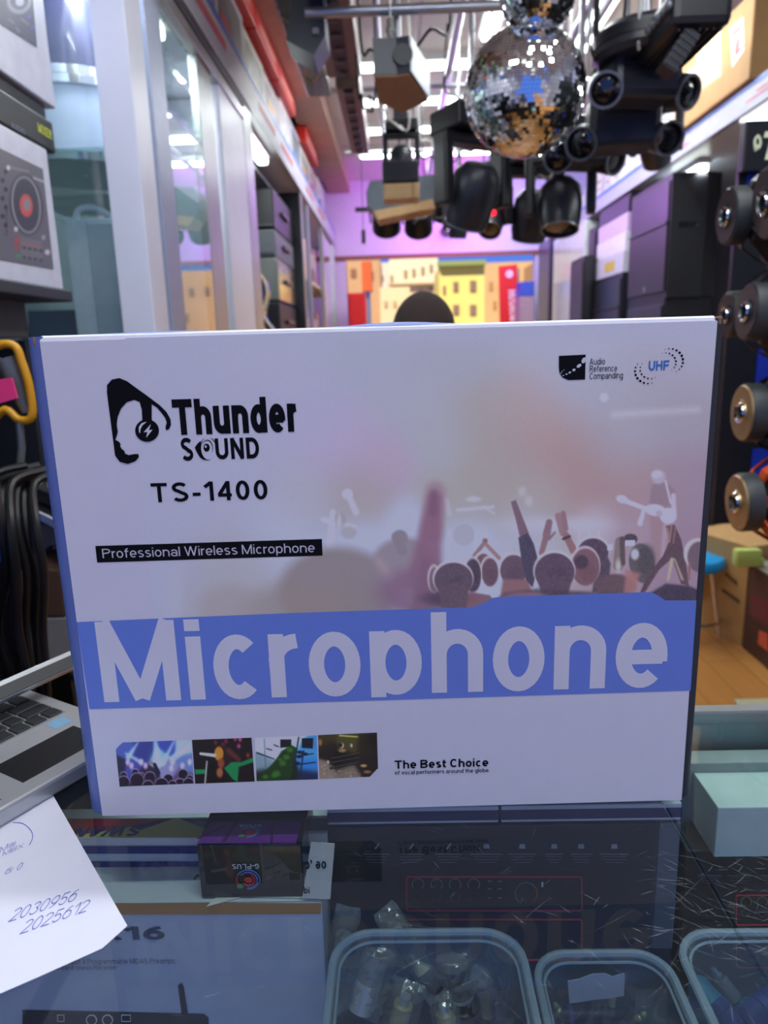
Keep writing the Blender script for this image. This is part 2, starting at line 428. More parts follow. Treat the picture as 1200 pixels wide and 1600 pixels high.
def stroke_poly(P, w):
    """left and right offset points of a polyline with mitred joins"""
    h = w/2; L = []; R = []
    P = [p for i, p in enumerate(P) if i == 0 or (abs(p[0]-P[i-1][0])+abs(p[1]-P[i-1][1])) > 1e-4]
    closed = len(P) > 8 and abs(P[0][0]-P[-1][0])+abs(P[0][1]-P[-1][1]) < 1e-3
    n = len(P)
    for i, (x, y) in enumerate(P):
        if closed: a, b = P[(i-1) if i > 0 else n-2], P[(i+1) if i < n-1 else 1]
        else: a, b = P[max(0, i-1)], P[min(n-1, i+1)]
        def un(p, q):
            d = math.hypot(q[0]-p[0], q[1]-p[1]) or 1; return ((q[0]-p[0])/d, (q[1]-p[1])/d)
        t1 = un(a, (x, y)) if (a[0], a[1]) != (x, y) else un((x, y), b)
        t2 = un((x, y), b) if (b[0], b[1]) != (x, y) else t1
        nx, ny = -(t1[1]+t2[1]), t1[0]+t2[0]; l = math.hypot(nx, ny) or 1; nx /= l; ny /= l
        c = max(.5, nx*-t1[1]+ny*t1[0]); k = h/c
        L.append((x+nx*k, y+ny*k)); R.append((x-nx*k, y-ny*k))
    return L, R
def stroke_text(s, w=1.2, gap=None, X=7.3, C=10.0, D=-2.6, space=3.0):
    co = []; fs = []; fs_layers = []; x = 0; gap = (1.35-w*.12) if gap is None else gap
    for ch in s:
        if ch == ' ': x += space; continue
        W, S = glyph(ch, w, X, C, D)
        for st in S:
            L, R = stroke_poly(st, w); b = len(co)
            lay = len(fs_layers); fs_layers.append(0)
            for l, r in zip(L, R): co.append((x+l[0], l[1], lay)); co.append((x+r[0], r[1], lay))
            for k in range(len(L)-1): fs.append((b+2*k, b+2*k+1, b+2*k+3, b+2*k+2))
        x += W+gap-(.9 if ch == 'r' else 0)
    return np.array(co, dtype=float), fs
def add_text(bm, s, O, U, V, width=None, height=None, bold=0.0, shear=0.0, spacing=1.0, lift=None, full=False, w=None, **k):
    """letters from O along U (width) and V (height above the baseline)"""
    if w is None: w = 1.15 + bold*25
    co, fs = stroke_text(s, w, gap=(1.35-w*.12)*(1+(spacing-1)*6), **k)
    x0, x1 = co[:, 0].min(), co[:, 0].max(); y1 = co[:, 1].max()
    sy = (height/y1) if height else None
    sx = (width/(x1-x0)) if width else sy
    if sy is None: sy = sx
    U = Vector(U); V = Vector(V); O = Vector(O)
    N = U.cross(V).normalized()
    if N.dot(CAM-O) < 0: N = -N
    vs = [bm.verts.new(O + U*((x-x0)*sx + shear*y*sy) + V*(y*sy) + N*(6e-6*(l % 7))) for x, y, l in co]   # strokes lie one over the other like coats of ink
    for f in fs:
        try:
            q = bm.faces.new([vs[i] for i in f]); q.normal_update()
            if q.normal.dot(N) < 0: q.normal_flip()
        except ValueError: pass
    return bm
# ------------------------------------------------------------------ large lights of the room
CEIL = 2.85
CEIL_TUBES = [  # x, y, along-y?, length
    (0.48, 3.36, True, 1.2), (0.97, 3.66, True, 1.2), (0.1, 0.85, False, 1.2), (0.95, 1.25, True, 1.2), (0.15, 0.12, False, 1.2), (0.9, -0.9, True, 1.2),
    (0.35, 4.28, False, 1.2), (0.35, 4.85, False, 1.2), (0.35, 5.45, False, 1.2), (0.35, 6.1, False, 1.2)]
for x, y, al, L in CEIL_TUBES:
    area_light('ceiling_tube_light', (x, y, CEIL-0.075), 0.06 if al else L, L if al else 0.06, ({.85: 14, .12: 12, 1.25: 9}.get(y, 4 if y > 5 else 14)) if y > 0 else 2.0, (0.93, 0.97, 1.0) if y > 0 else (0.75, 0.82, 1.0))
# the purple effect lamp aimed at the header over the doorway
area_light('purple_wash_light', (0.45, 6.25, 2.42), 0.25, 0.12, 13, (0.6, 0.10, 1.0), rot=(math.radians(100), 0, 0))
area_light('blue_wash_light', (1.05, 6.3, 2.46), 0.2, 0.1, 6, (0.35, 0.5, 1.0), rot=(math.radians(100), 0, math.radians(-20)))
area_light('violet_side_light', (0.35, 5.4, 2.3), 0.2, 0.2, 6, (0.62, 0.25, 1.0), rot=(math.radians(80), 0, math.radians(-150)))
# ================================================================== the room
m_ceil = mat('ceiling_board', (214, 206, 200), rough=.8, var=.03, scale=2)
m_wall = mat('painted_wall', (186, 188, 198), rough=.85, var=.05, scale=4)
m_salmon = mat('salmon_paint', (196, 160, 142), rough=.8, var=.08, scale=5)
m_white = mat('white_gloss_paint', (222, 224, 238), rough=.35, var=.03, scale=8)
m_alu = mat('aluminium', (176, 180, 178), rough=.35, metal=.6, var=.05)
m_alub = mat('blue_grey_aluminium', (160, 168, 190), rough=.4, metal=.3, var=.05)
m_header = mat('header_white_paint', (226, 222, 232), rough=.6, var=.03)
def wood():
    m = bpy.data.materials.new('oak_planks'); m.use_nodes = True; nt = m.node_tree; b = nt.nodes['Principled BSDF']; b.inputs['Roughness'].default_value = .35
    tc = nt.nodes.new('ShaderNodeTexCoord'); mp = nt.nodes.new('ShaderNodeMapping'); mp.inputs['Rotation'].default_value = (0, 0, PI/2)
    br = nt.nodes.new('ShaderNodeTexBrick'); br.inputs['Scale'].default_value = 1; br.inputs['Brick Width'].default_value = 1.2; br.inputs['Row Height'].default_value = .14
    br.inputs['Mortar Size'].default_value = .002; br.inputs['Color1'].default_value = (*lin((206, 146, 78)), 1); br.inputs['Color2'].default_value = (*lin((190, 130, 64)), 1); br.inputs['Mortar'].default_value = (*lin((120, 78, 38)), 1)
    nz = nt.nodes.new('ShaderNodeTexNoise'); nz.inputs['Scale'].default_value = 3; mp2 = nt.nodes.new('ShaderNodeMapping'); mp2.inputs['Scale'].default_value = (14, 1, 1)
    mx = nt.nodes.new('ShaderNodeMixRGB'); mx.blend_type = 'MULTIPLY'; mx.inputs[0].default_value = .3
    nt.links.new(tc.outputs['Object'], mp.inputs[0]); nt.links.new(mp.outputs[0], br.inputs[0]); nt.links.new(tc.outputs['Object'], mp2.inputs[0]); nt.links.new(mp2.outputs[0], nz.inputs[0])
    nt.links.new(br.outputs[0], mx.inputs[1]); nt.links.new(nz.outputs[0], mx.inputs[2]); nt.links.new(mx.outputs[0], b.inputs['Base Color'])
    return m
XL, XR, YB, YF = -1.15, 2.05, 7.2, -2.6
struct('floor', box((XL, YF, -.1), (XR, YB, 0)), wood())
struct('ceiling', box((XL, YF, CEIL), (XR, YB, CEIL+.1)), m_ceil)
struct('wall_left', box((XL-.1, YF, 0), (XL, YB, CEIL)), m_wall)
struct('wall_right', box((XR, YF, 0), (XR+.1, YB, CEIL)), m_wall)
# back wall: a white header over a wide doorway onto the street
hz = at_y(700, 397, YB).z
bm = new(); add_box(bm, (XL, YB, hz), (XR, YB+.12, CEIL)); struct('wall_back', bm, m_header)
bm = new(); add_box(bm, (at_y(836, 450, YB).x, YB, 0), (XR, YB+.12, hz)); struct('wall_back_side', bm, m_header)
bm = new(); add_box(bm, (XL, YB, 0), (at_y(541, 450, YB).x, YB+.12, hz)); struct('wall_back_side', bm, m_header)
struct('trim_1', box((-.60, 1.2, CEIL-.10), (-.40, YB, CEIL)), m_salmon)
struct('trim_2', box((XL, YB-.02, hz-.03), (XR, YB, hz+.01)), mat('brown_trim', (150, 104, 80), rough=.7))
# ceiling joints
bm = new()
for y in (1.2, 2.4, 3.6, 4.8, 6.0): add_box(bm, (-.4, y-.006, CEIL-.004), (XR, y+.006, CEIL))
for x in (0.15, 1.35): add_box(bm, (x-.006, YF, CEIL-.004), (x+.006, YB, CEIL))
struct('trim_3', bm, mat('ceiling_strip', (176, 168, 164), rough=.7))
m_tube = mat('fluorescent_tube', (255, 255, 255), emit=(236, 250, 246), es=7.0)
m_lampbody = mat('lamp_housing', (226, 226, 224), rough=.5)
words = ['nearest the mirror ball on its left', 'right of the mirror ball', 'over the counter on the left', 'over the counter on the right', 'behind the counter on the left', 'behind the counter on the right', 'first of the crosswise ones beyond the mirror ball', 'second of the crosswise ones', 'third of the crosswise ones', 'last crosswise one before the doorway']
for (x, y, al, L), w in zip(CEIL_TUBES, words):
    t = thing('ceiling_light', 'white fluorescent ceiling batten, ' + w, 'ceiling light', (x, y, CEIL), group='fluorescent ceiling battens')
    sx, sy = (.05, L/2+.03) if al else (L/2+.03, .05)
    obj('housing', box((x-sx, y-sy, CEIL-.04), (x+sx, y+sy, CEIL)), m_lampbody, t)
    sx, sy = (.032, L/2) if al else (L/2, .032)
    obj('diffuser', box((x-sx, y-sy, CEIL-.065), (x+sx, y+sy, CEIL-.0405), bev=.01), m_tube, t, label='glowing white diffuser')
# the street beyond
m_asph = mat('street_asphalt', (150, 130, 110), rough=.9)
struct('ground_street', box((-40, YB+.12, -.12), (60, 75, -.02)), m_asph)
# ================================================================== microphone carton (the subject)
B0 = at_z(160, 1275, 1.0005); B1 = at_z(1065, 1250, 1.0005)
BU = (B1-B0).normalized(); BN = Vector((BU.y, -BU.x, 0)); BZ = Vector((0, 0, 1))   # BN faces the camera
BWID, BHGT, BDEP = (B1-B0).length, 0.369, 0.105
carton = thing('microphone_box', 'large white and blue wireless microphone carton marked TS-1400 standing on the counter', 'box', B0 + BU*BWID/2)
GAIN = (2.55, 2.6, 1.72)
def bp(px, py, lift=0.0): return on_plane(px, py, B0, BN) + BN*lift
def buv(u, v, w=0.0): return B0 + BU*u + BZ*v - BN*w      # w goes back into the box
m_card = mat('white_card', (226, 228, 238), rough=0.42, var=0.012, scale=60)
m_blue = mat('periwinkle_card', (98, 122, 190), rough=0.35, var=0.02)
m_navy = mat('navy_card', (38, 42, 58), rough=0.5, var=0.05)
m_ink = mat('black_print', (9, 9, 11), rough=0.5, var=0.02, spec=.15)
m_band = mat('blue_print', (108, 140, 224), rough=0.35, var=0.02)
m_azure = mat('azure_print', (40, 120, 200), rough=0.4, var=0.02)
m_kraft = mat('brown_kraft_edge', (150, 120, 85), rough=0.8, var=0.2, scale=200)
W_, H_, D_ = BWID, BHGT, BDEP
# front panel (slightly rounded fold at the top edge)
bm = new(); 
prof = [(0, 0), (0, H_-0.004), (0.0012, H_-0.0012), (0.004, H_)]     # (w, v)
inner = [(0.003, H_-0.003), (0.003, 0)]
va = [[bm.verts.new(buv(u, v, w)) for w, v in prof+inner] for u in (0.0, W_*.25, W_*.5, W_*.75, W_)]
for a, b in zip(va, va[1:]):
    for k in range(len(a)): bm.faces.new((a[k], b[k], b[(k+1) % len(a)], a[(k+1) % len(a)]))
bm.faces.new(va[0]); bm.faces.new(va[-1][::-1])
obj('front_panel', bm, m_card, carton)
# side walls curve outwards behind the front panel
def side(name, sgn, m, out, v0, v1):
    bm = new()
    cu = [(0.0, 0.0006), (0.28*out, 0.002), (0.62*out, 0.005), (0.88*out, 0.009), (1.0*out, 0.014), (1.02*out, D_)]
    base = 0 if sgn < 0 else W_
    # cu as metres: first value scaled by out already in metres
    pts = [(base + sgn*x, w) for x, w in cu]
    inn = [(base + sgn*(x-0.002), w+0.0005) for x, w in cu][::-1]
    loop = pts + inn
    lo = [bm.verts.new(buv(u, v0, w)) for u, w in loop]; hi = [bm.verts.new(buv(u, v1, w)) for u, w in loop]
    n = len(loop)
    for k in range(n): bm.faces.new((lo[k], lo[(k+1) % n], hi[(k+1) % n], hi[k]))
    bm.faces.new(lo[::-1]); bm.faces.new(hi)
    return obj(name, bm, m, carton, smooth=True)
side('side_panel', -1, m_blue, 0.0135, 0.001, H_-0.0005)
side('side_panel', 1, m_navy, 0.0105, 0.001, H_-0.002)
# kraft notches at both upper corners
for u, s in ((-0.0035, -1), (W_+0.003, 1)):
    bm = new()
    add_box(bm, (-0.0022, 0.002, -0.006), (0.0022, 0.010, -0.0006), frame(buv(u, H_, 0), BU, -BN, BZ), bev=0.0006)
    obj('torn_corner', bm, m_kraft, carton, label='torn kraft corner')
# top flap, blue, bowed upwards
bm = new(); nu, nw = 40, 8
def bow(u, w):
    t = u/W_
    b = 0.0035*math.exp(-((t-0.53)/0.10)**2) + 0.0022*math.exp(-((t-0.16)/0.12)**2) + 0.0014*math.exp(-((t-0.85)/0.08)**2)
    return H_ - 0.0006 + b*math.sin(min(1, w/0.03)*PI/2)
g = [[bm.verts.new(buv(W_*i/nu, bow(W_*i/nu, 0.003+(D_-0.003)*j/nw), 0.003+(D_-0.003)*j/nw)) for i in range(nu+1)] for j in range(nw+1)]
for j in range(nw):
    for i in range(nu): bm.faces.new((g[j][i], g[j][i+1], g[j+1][i+1], g[j+1][i]))
ext = bmesh.ops.extrude_face_region(bm, geom=bm.faces[:])
bmesh.ops.translate(bm, verts=[v for v in ext['geom'] if isinstance(v, bmesh.types.BMVert)], vec=(0, 0, -0.002))
obj('top_flap', bm, m_blue, carton, smooth=True)
bm = new(); add_box(bm, (-0.0125, D_-0.003, 0.0), (W_+0.0095, D_, H_-0.003), frame(B0, BU, -BN, BZ)); obj('back_panel', bm, m_blue, carton)
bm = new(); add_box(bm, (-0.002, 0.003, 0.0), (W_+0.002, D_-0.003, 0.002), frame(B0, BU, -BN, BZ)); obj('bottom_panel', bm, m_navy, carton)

# ---- printed crowd photograph
def crowd(PX, PY):
    P = Paint(PX, PY, (150, 152, 190))
    P.blobs([(280, 560, 90, (149, 151, 189)), (300, 760, 90, (150, 152, 190)), (420, 640, 50, (150, 150, 188)),
             (300, 900, 60, (146, 148, 178)), (210, 940, 40, (148, 150, 184)), (430, 560, 50, (150, 152, 188)), (560, 540, 50, (146, 150, 182)), (700, 530, 50, (146, 148, 178)), (900, 530, 60, (152, 154, 188)), (1080, 540, 50, (150, 150, 186)),
             (530, 690, 38, (158, 146, 188)), (600, 720, 30, (158, 142, 178)), (480, 640, 40, (152, 150, 192)), (640, 640, 40, (150, 150, 180)), (690, 690, 30, (150, 152, 176)),
             (760, 660, 40, (148, 142, 156)), (840, 640, 38, (158, 142, 158)), (860, 700, 45, (152, 128, 140)), (780, 740, 36, (148, 142, 152)),
             (900, 590, 38, (150, 152, 186)), (980, 600, 50, (148, 146, 176)), (960, 690, 40, (148, 146, 172)), (1060, 640, 50, (142, 136, 162)), (920, 740, 36, (150, 122, 134)),
             (1000, 760, 34, (148, 124, 142)), (1080, 760, 36, (140, 122, 150)), (840, 770, 34, (152, 148, 162)), (700, 780, 30, (150, 146, 160)),
             (560, 770, 32, (148, 140, 156)), (470, 780, 34, (154, 152, 180)), (440, 840, 34, (158, 164, 200)), (560, 850, 26, (160, 166, 206)), (640, 820, 24, (160, 168, 208)),
             (720, 850, 28, (160, 166, 206)), (820, 830, 24, (160, 160, 192)), (930, 820, 20, (166, 160, 190)), (1000, 830, 30, (150, 132, 158)), (1070, 850, 34, (140, 118, 148)), (360, 900, 40, (150, 146, 168)), (300, 940, 30, (146, 140, 164))])
    # stage glow and instruments
    P.seg(960, 648, 1090, 640, 5, 4, (172, 172, 204), soft=8, a=.55)
    P.ell(944, 621, 6, 6, (178, 180, 214), soft=4, a=.7)
    P.ell(870, 820, 60, 10, (172, 170, 205), soft=12, a=.7)
    P.ell(740, 780, 10, 4, (176, 178, 208), soft=3, a=.8); P.seg(715, 797, 770, 792, 3, 3, (165, 166, 196), soft=2, a=.8); P.seg(755, 792, 772, 802, 2, 2, (165, 166, 196), a=.7)
    P.ell(725, 836, 17, 17, (150, 150, 176), soft=2, a=.8); P.seg(697, 782, 702, 803, 4, 4, (164, 160, 190), soft=2, a=.8)
    P.ell(816, 768, 6, 8, (168, 166, 190), soft=4, a=.6); P.ell(826, 783, 6, 8, (172, 166, 196), soft=4, a=.6)
    for x in (690, 702, 742, 760, 905, 920, 935): P.seg(x, 830, x+1, 872, 1.2, 1.2, (176, 178, 206), soft=1.5, a=.5)
    # ghostly guitarist left
    P.seg(543, 770, 556, 800, 4, 5, (170, 168, 200), soft=3, a=.9); P.ell(543, 772, 8, 8, (176, 174, 206), soft=3, a=.9)
    P.seg(520, 800, 516, 850, 4, 6, (168, 170, 205), soft=3, a=.9); P.seg(505, 812, 552, 824, 4, 4, (168, 168, 204), soft=2, a=.9)
    P.ell(532, 812, 9, 12, (140, 134, 150), soft=3, a=.6); P.ell(545, 832, 12, 10, (146, 140, 158), soft=3, a=.7); P.ell(530, 815, 3, 12, (170, 168, 200), soft=2, a=.8)
    # guitarist on the right
    P.poly([(1018, 758), (1040, 752), (1054, 766), (1056, 790), (1014, 792)], (126, 108, 132), a=.8, soft=3)
    P.poly([(1014, 790), (1044, 790), (1040, 860), (1030, 880), (1018, 862)], (140, 112, 128), a=.6, soft=4)
    P.ell(1029, 745, 11, 11, (160, 150, 182), soft=3, a=.9); P.ell(1026, 741, 8, 6, (178, 172, 206), soft=2, a=.8)
    P.seg(1052, 774, 1053, 800, 3.5, 4, (176, 162, 196), soft=2, a=.9); P.seg(1040, 752, 1048, 786, 2, 2, (176, 168, 204), soft=1.5, a=.8)
    P.seg(970, 780, 1012, 796, 3.5, 3.2, (182, 176, 212), soft=1.6); P.ell(972, 780, 9, 6, (182, 176, 212), soft=2, rot=.3)
    P.ell(1024, 797, 16, 9, (180, 176, 214), soft=2, rot=.15); P.ell(1044, 806, 13, 12, (184, 180, 218), soft=2); P.ell(1030, 802, 6, 5, (140, 122, 144), soft=2, a=.6)
    P.seg(1006, 797, 1000, 818, 3, 4, (176, 168, 204), soft=2, a=.9); P.seg(1040, 820, 1034, 880, 4, 3, (172, 154, 188), soft=3, a=.5)
    # blurred foreground heads and arm
    P.ell(528, 925, 92, 70, (122, 112, 126), soft=12, a=.93); P.ell(470, 960, 90, 50, (128, 118, 128), soft=18, a=.7)
    P.ell(360, 950, 46, 36, (140, 130, 145), soft=16, a=.6); P.ell(270, 935, 16, 45, (160, 162, 186), soft=10, a=.5)
    P.ell(632, 880, 50, 40, (128, 118, 140), soft=7, a=.95); P.seg(592, 876, 618, 915, 5, 8, (148, 132, 152), soft=8, a=.8)
    P.ell(625, 840, 12, 12, (122, 114, 134), soft=2.5); P.seg(618, 838, 628, 860, 6, 8, (122, 114, 134), soft=2.5)
    P.seg(680, 768, 674, 830, 15, 18, (138, 108, 132), soft=9, a=.75); P.seg(679, 780, 664, 900, 11, 26, (122, 88, 118), soft=9, a=.9)
    P.seg(678, 772, 677, 800, 6, 7, (108, 78, 106), soft=6, a=.7); P.ell(650, 925, 60, 36, (118, 92, 124), soft=14, a=.9)
    P.poly([(660, 870), (700, 888), (716, 960), (640, 960)], (112, 84, 112), soft=8, a=.8)
    P.ell(700, 935, 40, 12, (72, 60, 82), soft=6, a=.9)
    # sharp crowd
    rim = (178, 168, 192); dark = (78, 66, 90)
    def head(x, y, rx, ry, col=dark, r=1.0, rot=0):
        P.ell(x, y-1.4, rx+2.2*r, ry+2.0*r, rim, soft=1.4, rot=rot, a=.85); P.ell(x+.6, y+1.2, rx, ry, col, soft=1.4, rot=rot)
        P.ell(x+rx*.2, y+ry*.3, rx*.6, ry*.5, tuple(v*.88 for v in col), soft=5, a=.5)
    P.seg(738, 872, 757, 848, 3, 3, (128, 104, 118)); P.seg(757, 848, 780, 872, 3, 3, (140, 112, 124)); P.ell(758, 845, 4, 4, (120, 94, 106))
    head(755, 878, 12, 14, (104, 80, 96)); head(765, 893, 13, 22, (96, 74, 94)); head(738, 898, 13, 26, (72, 60, 80)); head(678, 905, 8, 20, (110, 90, 112))
    P.poly([(690, 960), (735, 925), (765, 930), (790, 960)], (112, 78, 96), soft=2, a=.9)
    head(708, 905, 30, 27, (84, 70, 92)); P.poly([(684, 915), (735, 905), (728, 950), (690, 950)], (88, 72, 92), soft=3)
    head(795, 888, 13, 22, (92, 74, 92)); head(802, 890, 21, 24, (92, 74, 96)); P.poly([(786, 905), (826, 905), (834, 940), (780, 944)], (124, 92, 106), soft=3)
    P.poly([(810, 840), (824, 830), (834, 850), (842, 880), (832, 918), (822, 906), (814, 870)], (70, 64, 88)); P.poly([(798, 784), (806, 781), (818, 812), (826, 832), (812, 838), (806, 812)], (110, 86, 108))
    P.seg(858, 816, 854, 835, 5, 6, (120, 94, 116)); P.seg(854, 836, 846, 864, 5, 4, (126, 98, 112)); P.seg(858, 842, 867, 832, 2, 1.5, (120, 94, 116))
    P.seg(872, 806, 880, 832, 5, 6, (136, 108, 126)); P.seg(880, 802, 884, 826, 4, 4, (130, 102, 120)); P.seg(884, 836, 896, 860, 5, 6, (132, 98, 108)); P.seg(880, 842, 890, 838, 2, 2, (60, 50, 70))
    head(926, 862, 24, 22, (78, 62, 84)); P.poly([(940, 850), (954, 880), (950, 925), (925, 925)], (76, 66, 84), soft=2)
    P.seg(968, 846, 966, 884, 7, 8, (118, 104, 114)); P.seg(972, 842, 973, 880, 4, 4, (84, 72, 82)); P.ell(985, 842, 11, 8, (70, 62, 78)); P.poly([(977, 844), (992, 844), (992, 853), (977, 853)], (196, 200, 232)); P.poly([(949, 851), (957, 850), (957, 859), (949, 860)], (190, 192, 220))
    P.ell(966, 884, 4, 10, (176, 176, 190), soft=3, a=.8)
    P.ell(960, 915, 32, 18, (92, 74, 88), soft=3)
    P.ell(1003, 880, 20, 31, (86, 80, 92), soft=1.6, rot=-.15); P.ell(1010, 875, 14, 24, (72, 66, 78), soft=4, a=.7); P.ell(992, 866, 6, 8, (182, 190, 216), soft=3)
    P.poly([(978, 890), (1000, 896), (990, 930), (974, 930)], (150, 104, 112), soft=4, a=.9)
    head(914, 885, 22, 29, (112, 82, 98)); P.ell(908, 878, 11, 11, (70, 56, 76), soft=3)
    head(866, 893, 31, 30, (84, 68, 90)); P.poly([(838, 900), (895, 900), (886, 935), (848, 935)], (84, 68, 90), soft=2)
    P.poly([(1040, 822), (1054, 820), (1064, 842), (1072, 880), (1076, 915), (1064, 912), (1050, 872), (1030, 890), (1008, 925), (1000, 926), (1010, 902), (1036, 868), (1046, 845)], (84, 66, 82))
    P.seg(1049, 822, 1046, 846, 1.5, 1.5, (136, 106, 116)); P.seg(1055, 824, 1052, 848, 1.5, 1.5, (120, 92, 104)); P.seg(1043, 825, 1046, 846, 1.5, 1.5, (140, 108, 116))
    P.seg(1050, 874, 1044, 905, 3, 2, (170, 156, 150), soft=2, a=.8); P.seg(1054, 874, 1066, 905, 1.5, 2, (170, 156, 150), soft=2, a=.8)
    P.ell(1090, 865, 22, 24, (176, 168, 186), soft=2); P.ell(1093, 870, 19, 24, (100, 84, 104), soft=2); P.seg(1078, 880, 1076, 905, 2, 1.5, (130, 90, 100))
    P.poly([(1010, 930), (1040, 912), (1075, 915), (1100, 925), (1100, 945), (1010, 945)], (62, 54, 76), soft=3)
    P.poly([(770, 940), (790, 926), (840, 920), (1010, 930), (1010, 945), (770, 945)], (74, 60, 78), soft=4, a=.85)
    P.ell(822, 940, 42, 15, (140, 110, 138), soft=3, a=.6)
    # fade to bare card on the left and at the top
    f = 1-smoothstep(235, 330, PX + (PY-900)*0.15) ; P.mix(f*1.0, (148, 150, 188))
    f2 = (1-smoothstep(505, 560, PY)); P.mix(f2*.9, (148, 150, 188))
    nz = RNG.normal(0, .7, PX.shape); P.c += nz[..., None]
    hz_ = RNG.normal(0, 9, PX.shape); hz_ = (hz_+np.roll(hz_, 1, 1)+np.roll(hz_, 1, 0))/1.7; dk = smoothstep(118, 80, 0)*0 + np.clip((118-P.c[..., 0])/40, 0, 1)*(PX > 690); P.c += (hz_*dk*.35)[..., None]
    return P.c
def in_photo(x, y):
    return True
m_print = print_mat('photo_print', rough=.42)
paint_panel('concert_photograph', ((196, 528), (1121, 501), (1087, 941), (242, 968)), 560, 300, lambda a, b: bp(a, b, 0.00008), crowd, carton, m_print, gain=GAIN, label='printed photograph of a cheering concert crowd')

def flat(name, pts, m, lift, smooth=0, parent=carton, label=None):
    P = [bp(x, y, lift) for x, y in pts]
    if smooth: P = catmull(P, smooth, True)
    bm = new(); add_prism(bm, P, None); return obj(name, bm, m, parent, label=label)
# blue band with its raised step
flat('title_band', [(120, 972), (300, 964), (450, 958), (600, 953), (734, 949), (752, 944), (770, 934), (790, 932), (1016, 925), (1024, 928), (1040, 938), (1088, 938), (1079, 1079), (600, 1094), (140, 1108)], m_band, 0.00016, label='blue title band')
def word(name, s, x0, x1, yb0, yb1, ytop, m, bold=0, lift=.0003, full=False, shear=0, spacing=1.0, parent=None, **kw):
    O = bp(x0, yb0, lift); E = bp(x1, yb1, lift); T = bp(x0, ytop, lift)
    bm = new(); add_text(bm, s, O, BU, BZ, width=(E-O).dot(BU), height=(T-O).dot(BZ), bold=bold, full=full, shear=shear, spacing=spacing, **kw)
    return obj(name, bm, m, parent or carton)
m_title = mat('title_print', (226, 226, 234), rough=0.42, var=0.01)
word('title_lettering', 'Microphone', 163, 1040, 1097, 1066, 967, m_card, w=1.8, X=7.9, C=10.0, D=-.35)
word('logo_lettering', 'Thunder', 273, 465, 680, 672, 624, m_ink, w=2.3, X=7.9, spacing=.96)
word('logo_lettering', 'S', 285, 303, 720, 720, 684, m_ink, w=1.9)
word('logo_lettering', 'UND', 338, 406, 718, 717, 684, m_ink, w=2.0, spacing=1.05)
word('model_number', 'TS-1400', 238, 419, 785, 781, 754, m_ink, w=1.75, spacing=1.12)
flat('caption_strip', [(149, 853), (503, 842), (504, 868), (152, 879)], m_ink, .0002)
word('caption_lettering', 'Professional Wireless Microphone', 161, 492, 872, 862, 857, mat('caption_print', (214, 214, 226), var=.01), lift=.0004)
word('slogan_lettering', 'The Best Choice', 617, 763, 1201, 1197, 1188, m_ink, w=1.8)
word('slogan_lettering', 'of vocal performers around the globe.', 617, 765, 1210, 1206.5, 1204, m_ink, bold=.01)
for i, s in enumerate(('Audio', 'Reference', 'Companding')):
    word('feature_lettering', s, 921, (945, 964, 973)[i], 570+i*11.3, 569+i*11.3, 560+i*11.3, m_ink)
word('feature_lettering', 'UHF', 1013, 1045, 579, 578, 564, m_azure, w=1.8)
# thunder head emblem
def L4(pts): return [(130+x/3, 560+y/3) for x, y in pts]
lg = L4([(112, 160), (112, 125), (135, 99), (170, 92), (205, 106), (260, 146), (310, 182), (360, 220), (392, 252), (410, 285), (412, 312), (403, 332), (389, 337), (386, 322), (392, 300), (384, 278), (365, 252), (345, 230), (322, 215), (322, 250), (322, 296), (278, 300), (275, 240), (265, 205), (240, 195), (205, 205), (178, 235), (162, 275), (158, 310), (163, 345), (152, 382), (168, 390), (176, 400), (174, 412), (182, 425), (192, 432), (198, 447), (215, 453), (240, 448), (260, 448), (262, 462), (245, 482), (210, 495), (172, 485), (150, 455), (143, 400), (130, 300), (118, 210)])
flat('logo_emblem', lg, m_ink, .0003, label='black profile of a head with headphones')
def disc(name, cx, cy, rx, ry, m, lift, n=40, parent=carton):
    return flat(name, [(cx+rx*math.cos(2*PI*k/n), cy+ry*math.sin(2*PI*k/n)) for k in range(n)], m, lift, parent=parent)
disc('logo_earcup', 130+300/3, 560+338/3, 18.6, 17.6, m_ink, .0004)
flat('logo_crescent', L4([(262, 345), (262, 320), (275, 303), (300, 296), (280, 312), (270, 330), (268, 350)]), m_title, .0005)
flat('logo_lightning', L4([(318, 308), (284, 346), (302, 344), (296, 372), (326, 334), (309, 336)]), m_title, .0005)
# speaker in place of the letter O
flat('logo_speaker', L4([(523, 418), (535, 400), (552, 385), (548, 420), (556, 455), (572, 480), (548, 465), (533, 440)]), m_ink, .0003)
def arc(name, cx, cy, rx, ry, a0, a1, w, m, lift, n=24):
    pts = [(cx+rx*math.cos(math.radians(a0+(a1-a0)*k/n)), cy+ry*math.sin(math.radians(a0+(a1-a0)*k/n))) for k in range(n+1)]
    inn = [(cx+(rx-w*math.sin(PI*k/n))*math.cos(math.radians(a0+(a1-a0)*k/n)), cy+(ry-w*math.sin(PI*k/n))*math.sin(math.radians(a0+(a1-a0)*k/n))) for k in range(n+1)][::-1]
    return flat(name, pts+inn[1:-1], m, lift)
arc('logo_speaker', 130+585/3, 560+423/3, 13, 18.5, 60, 250, 2.6, m_ink, .0003)
arc('logo_speaker', 130+582/3, 560+420/3, 9, 13, 190, 400, 1.6, m_ink, .0003)
arc('logo_speaker', 130+588/3, 560+425/3, 13, 18.5, -80, -20, 1.4, m_ink, .0003)
disc('logo_speaker', 130+579/3, 560+418/3, 5, 6.3, m_ink, .0003); disc('logo_speaker', 130+575/3, 560+413/3, 1.5, 2, m_title, .0005)
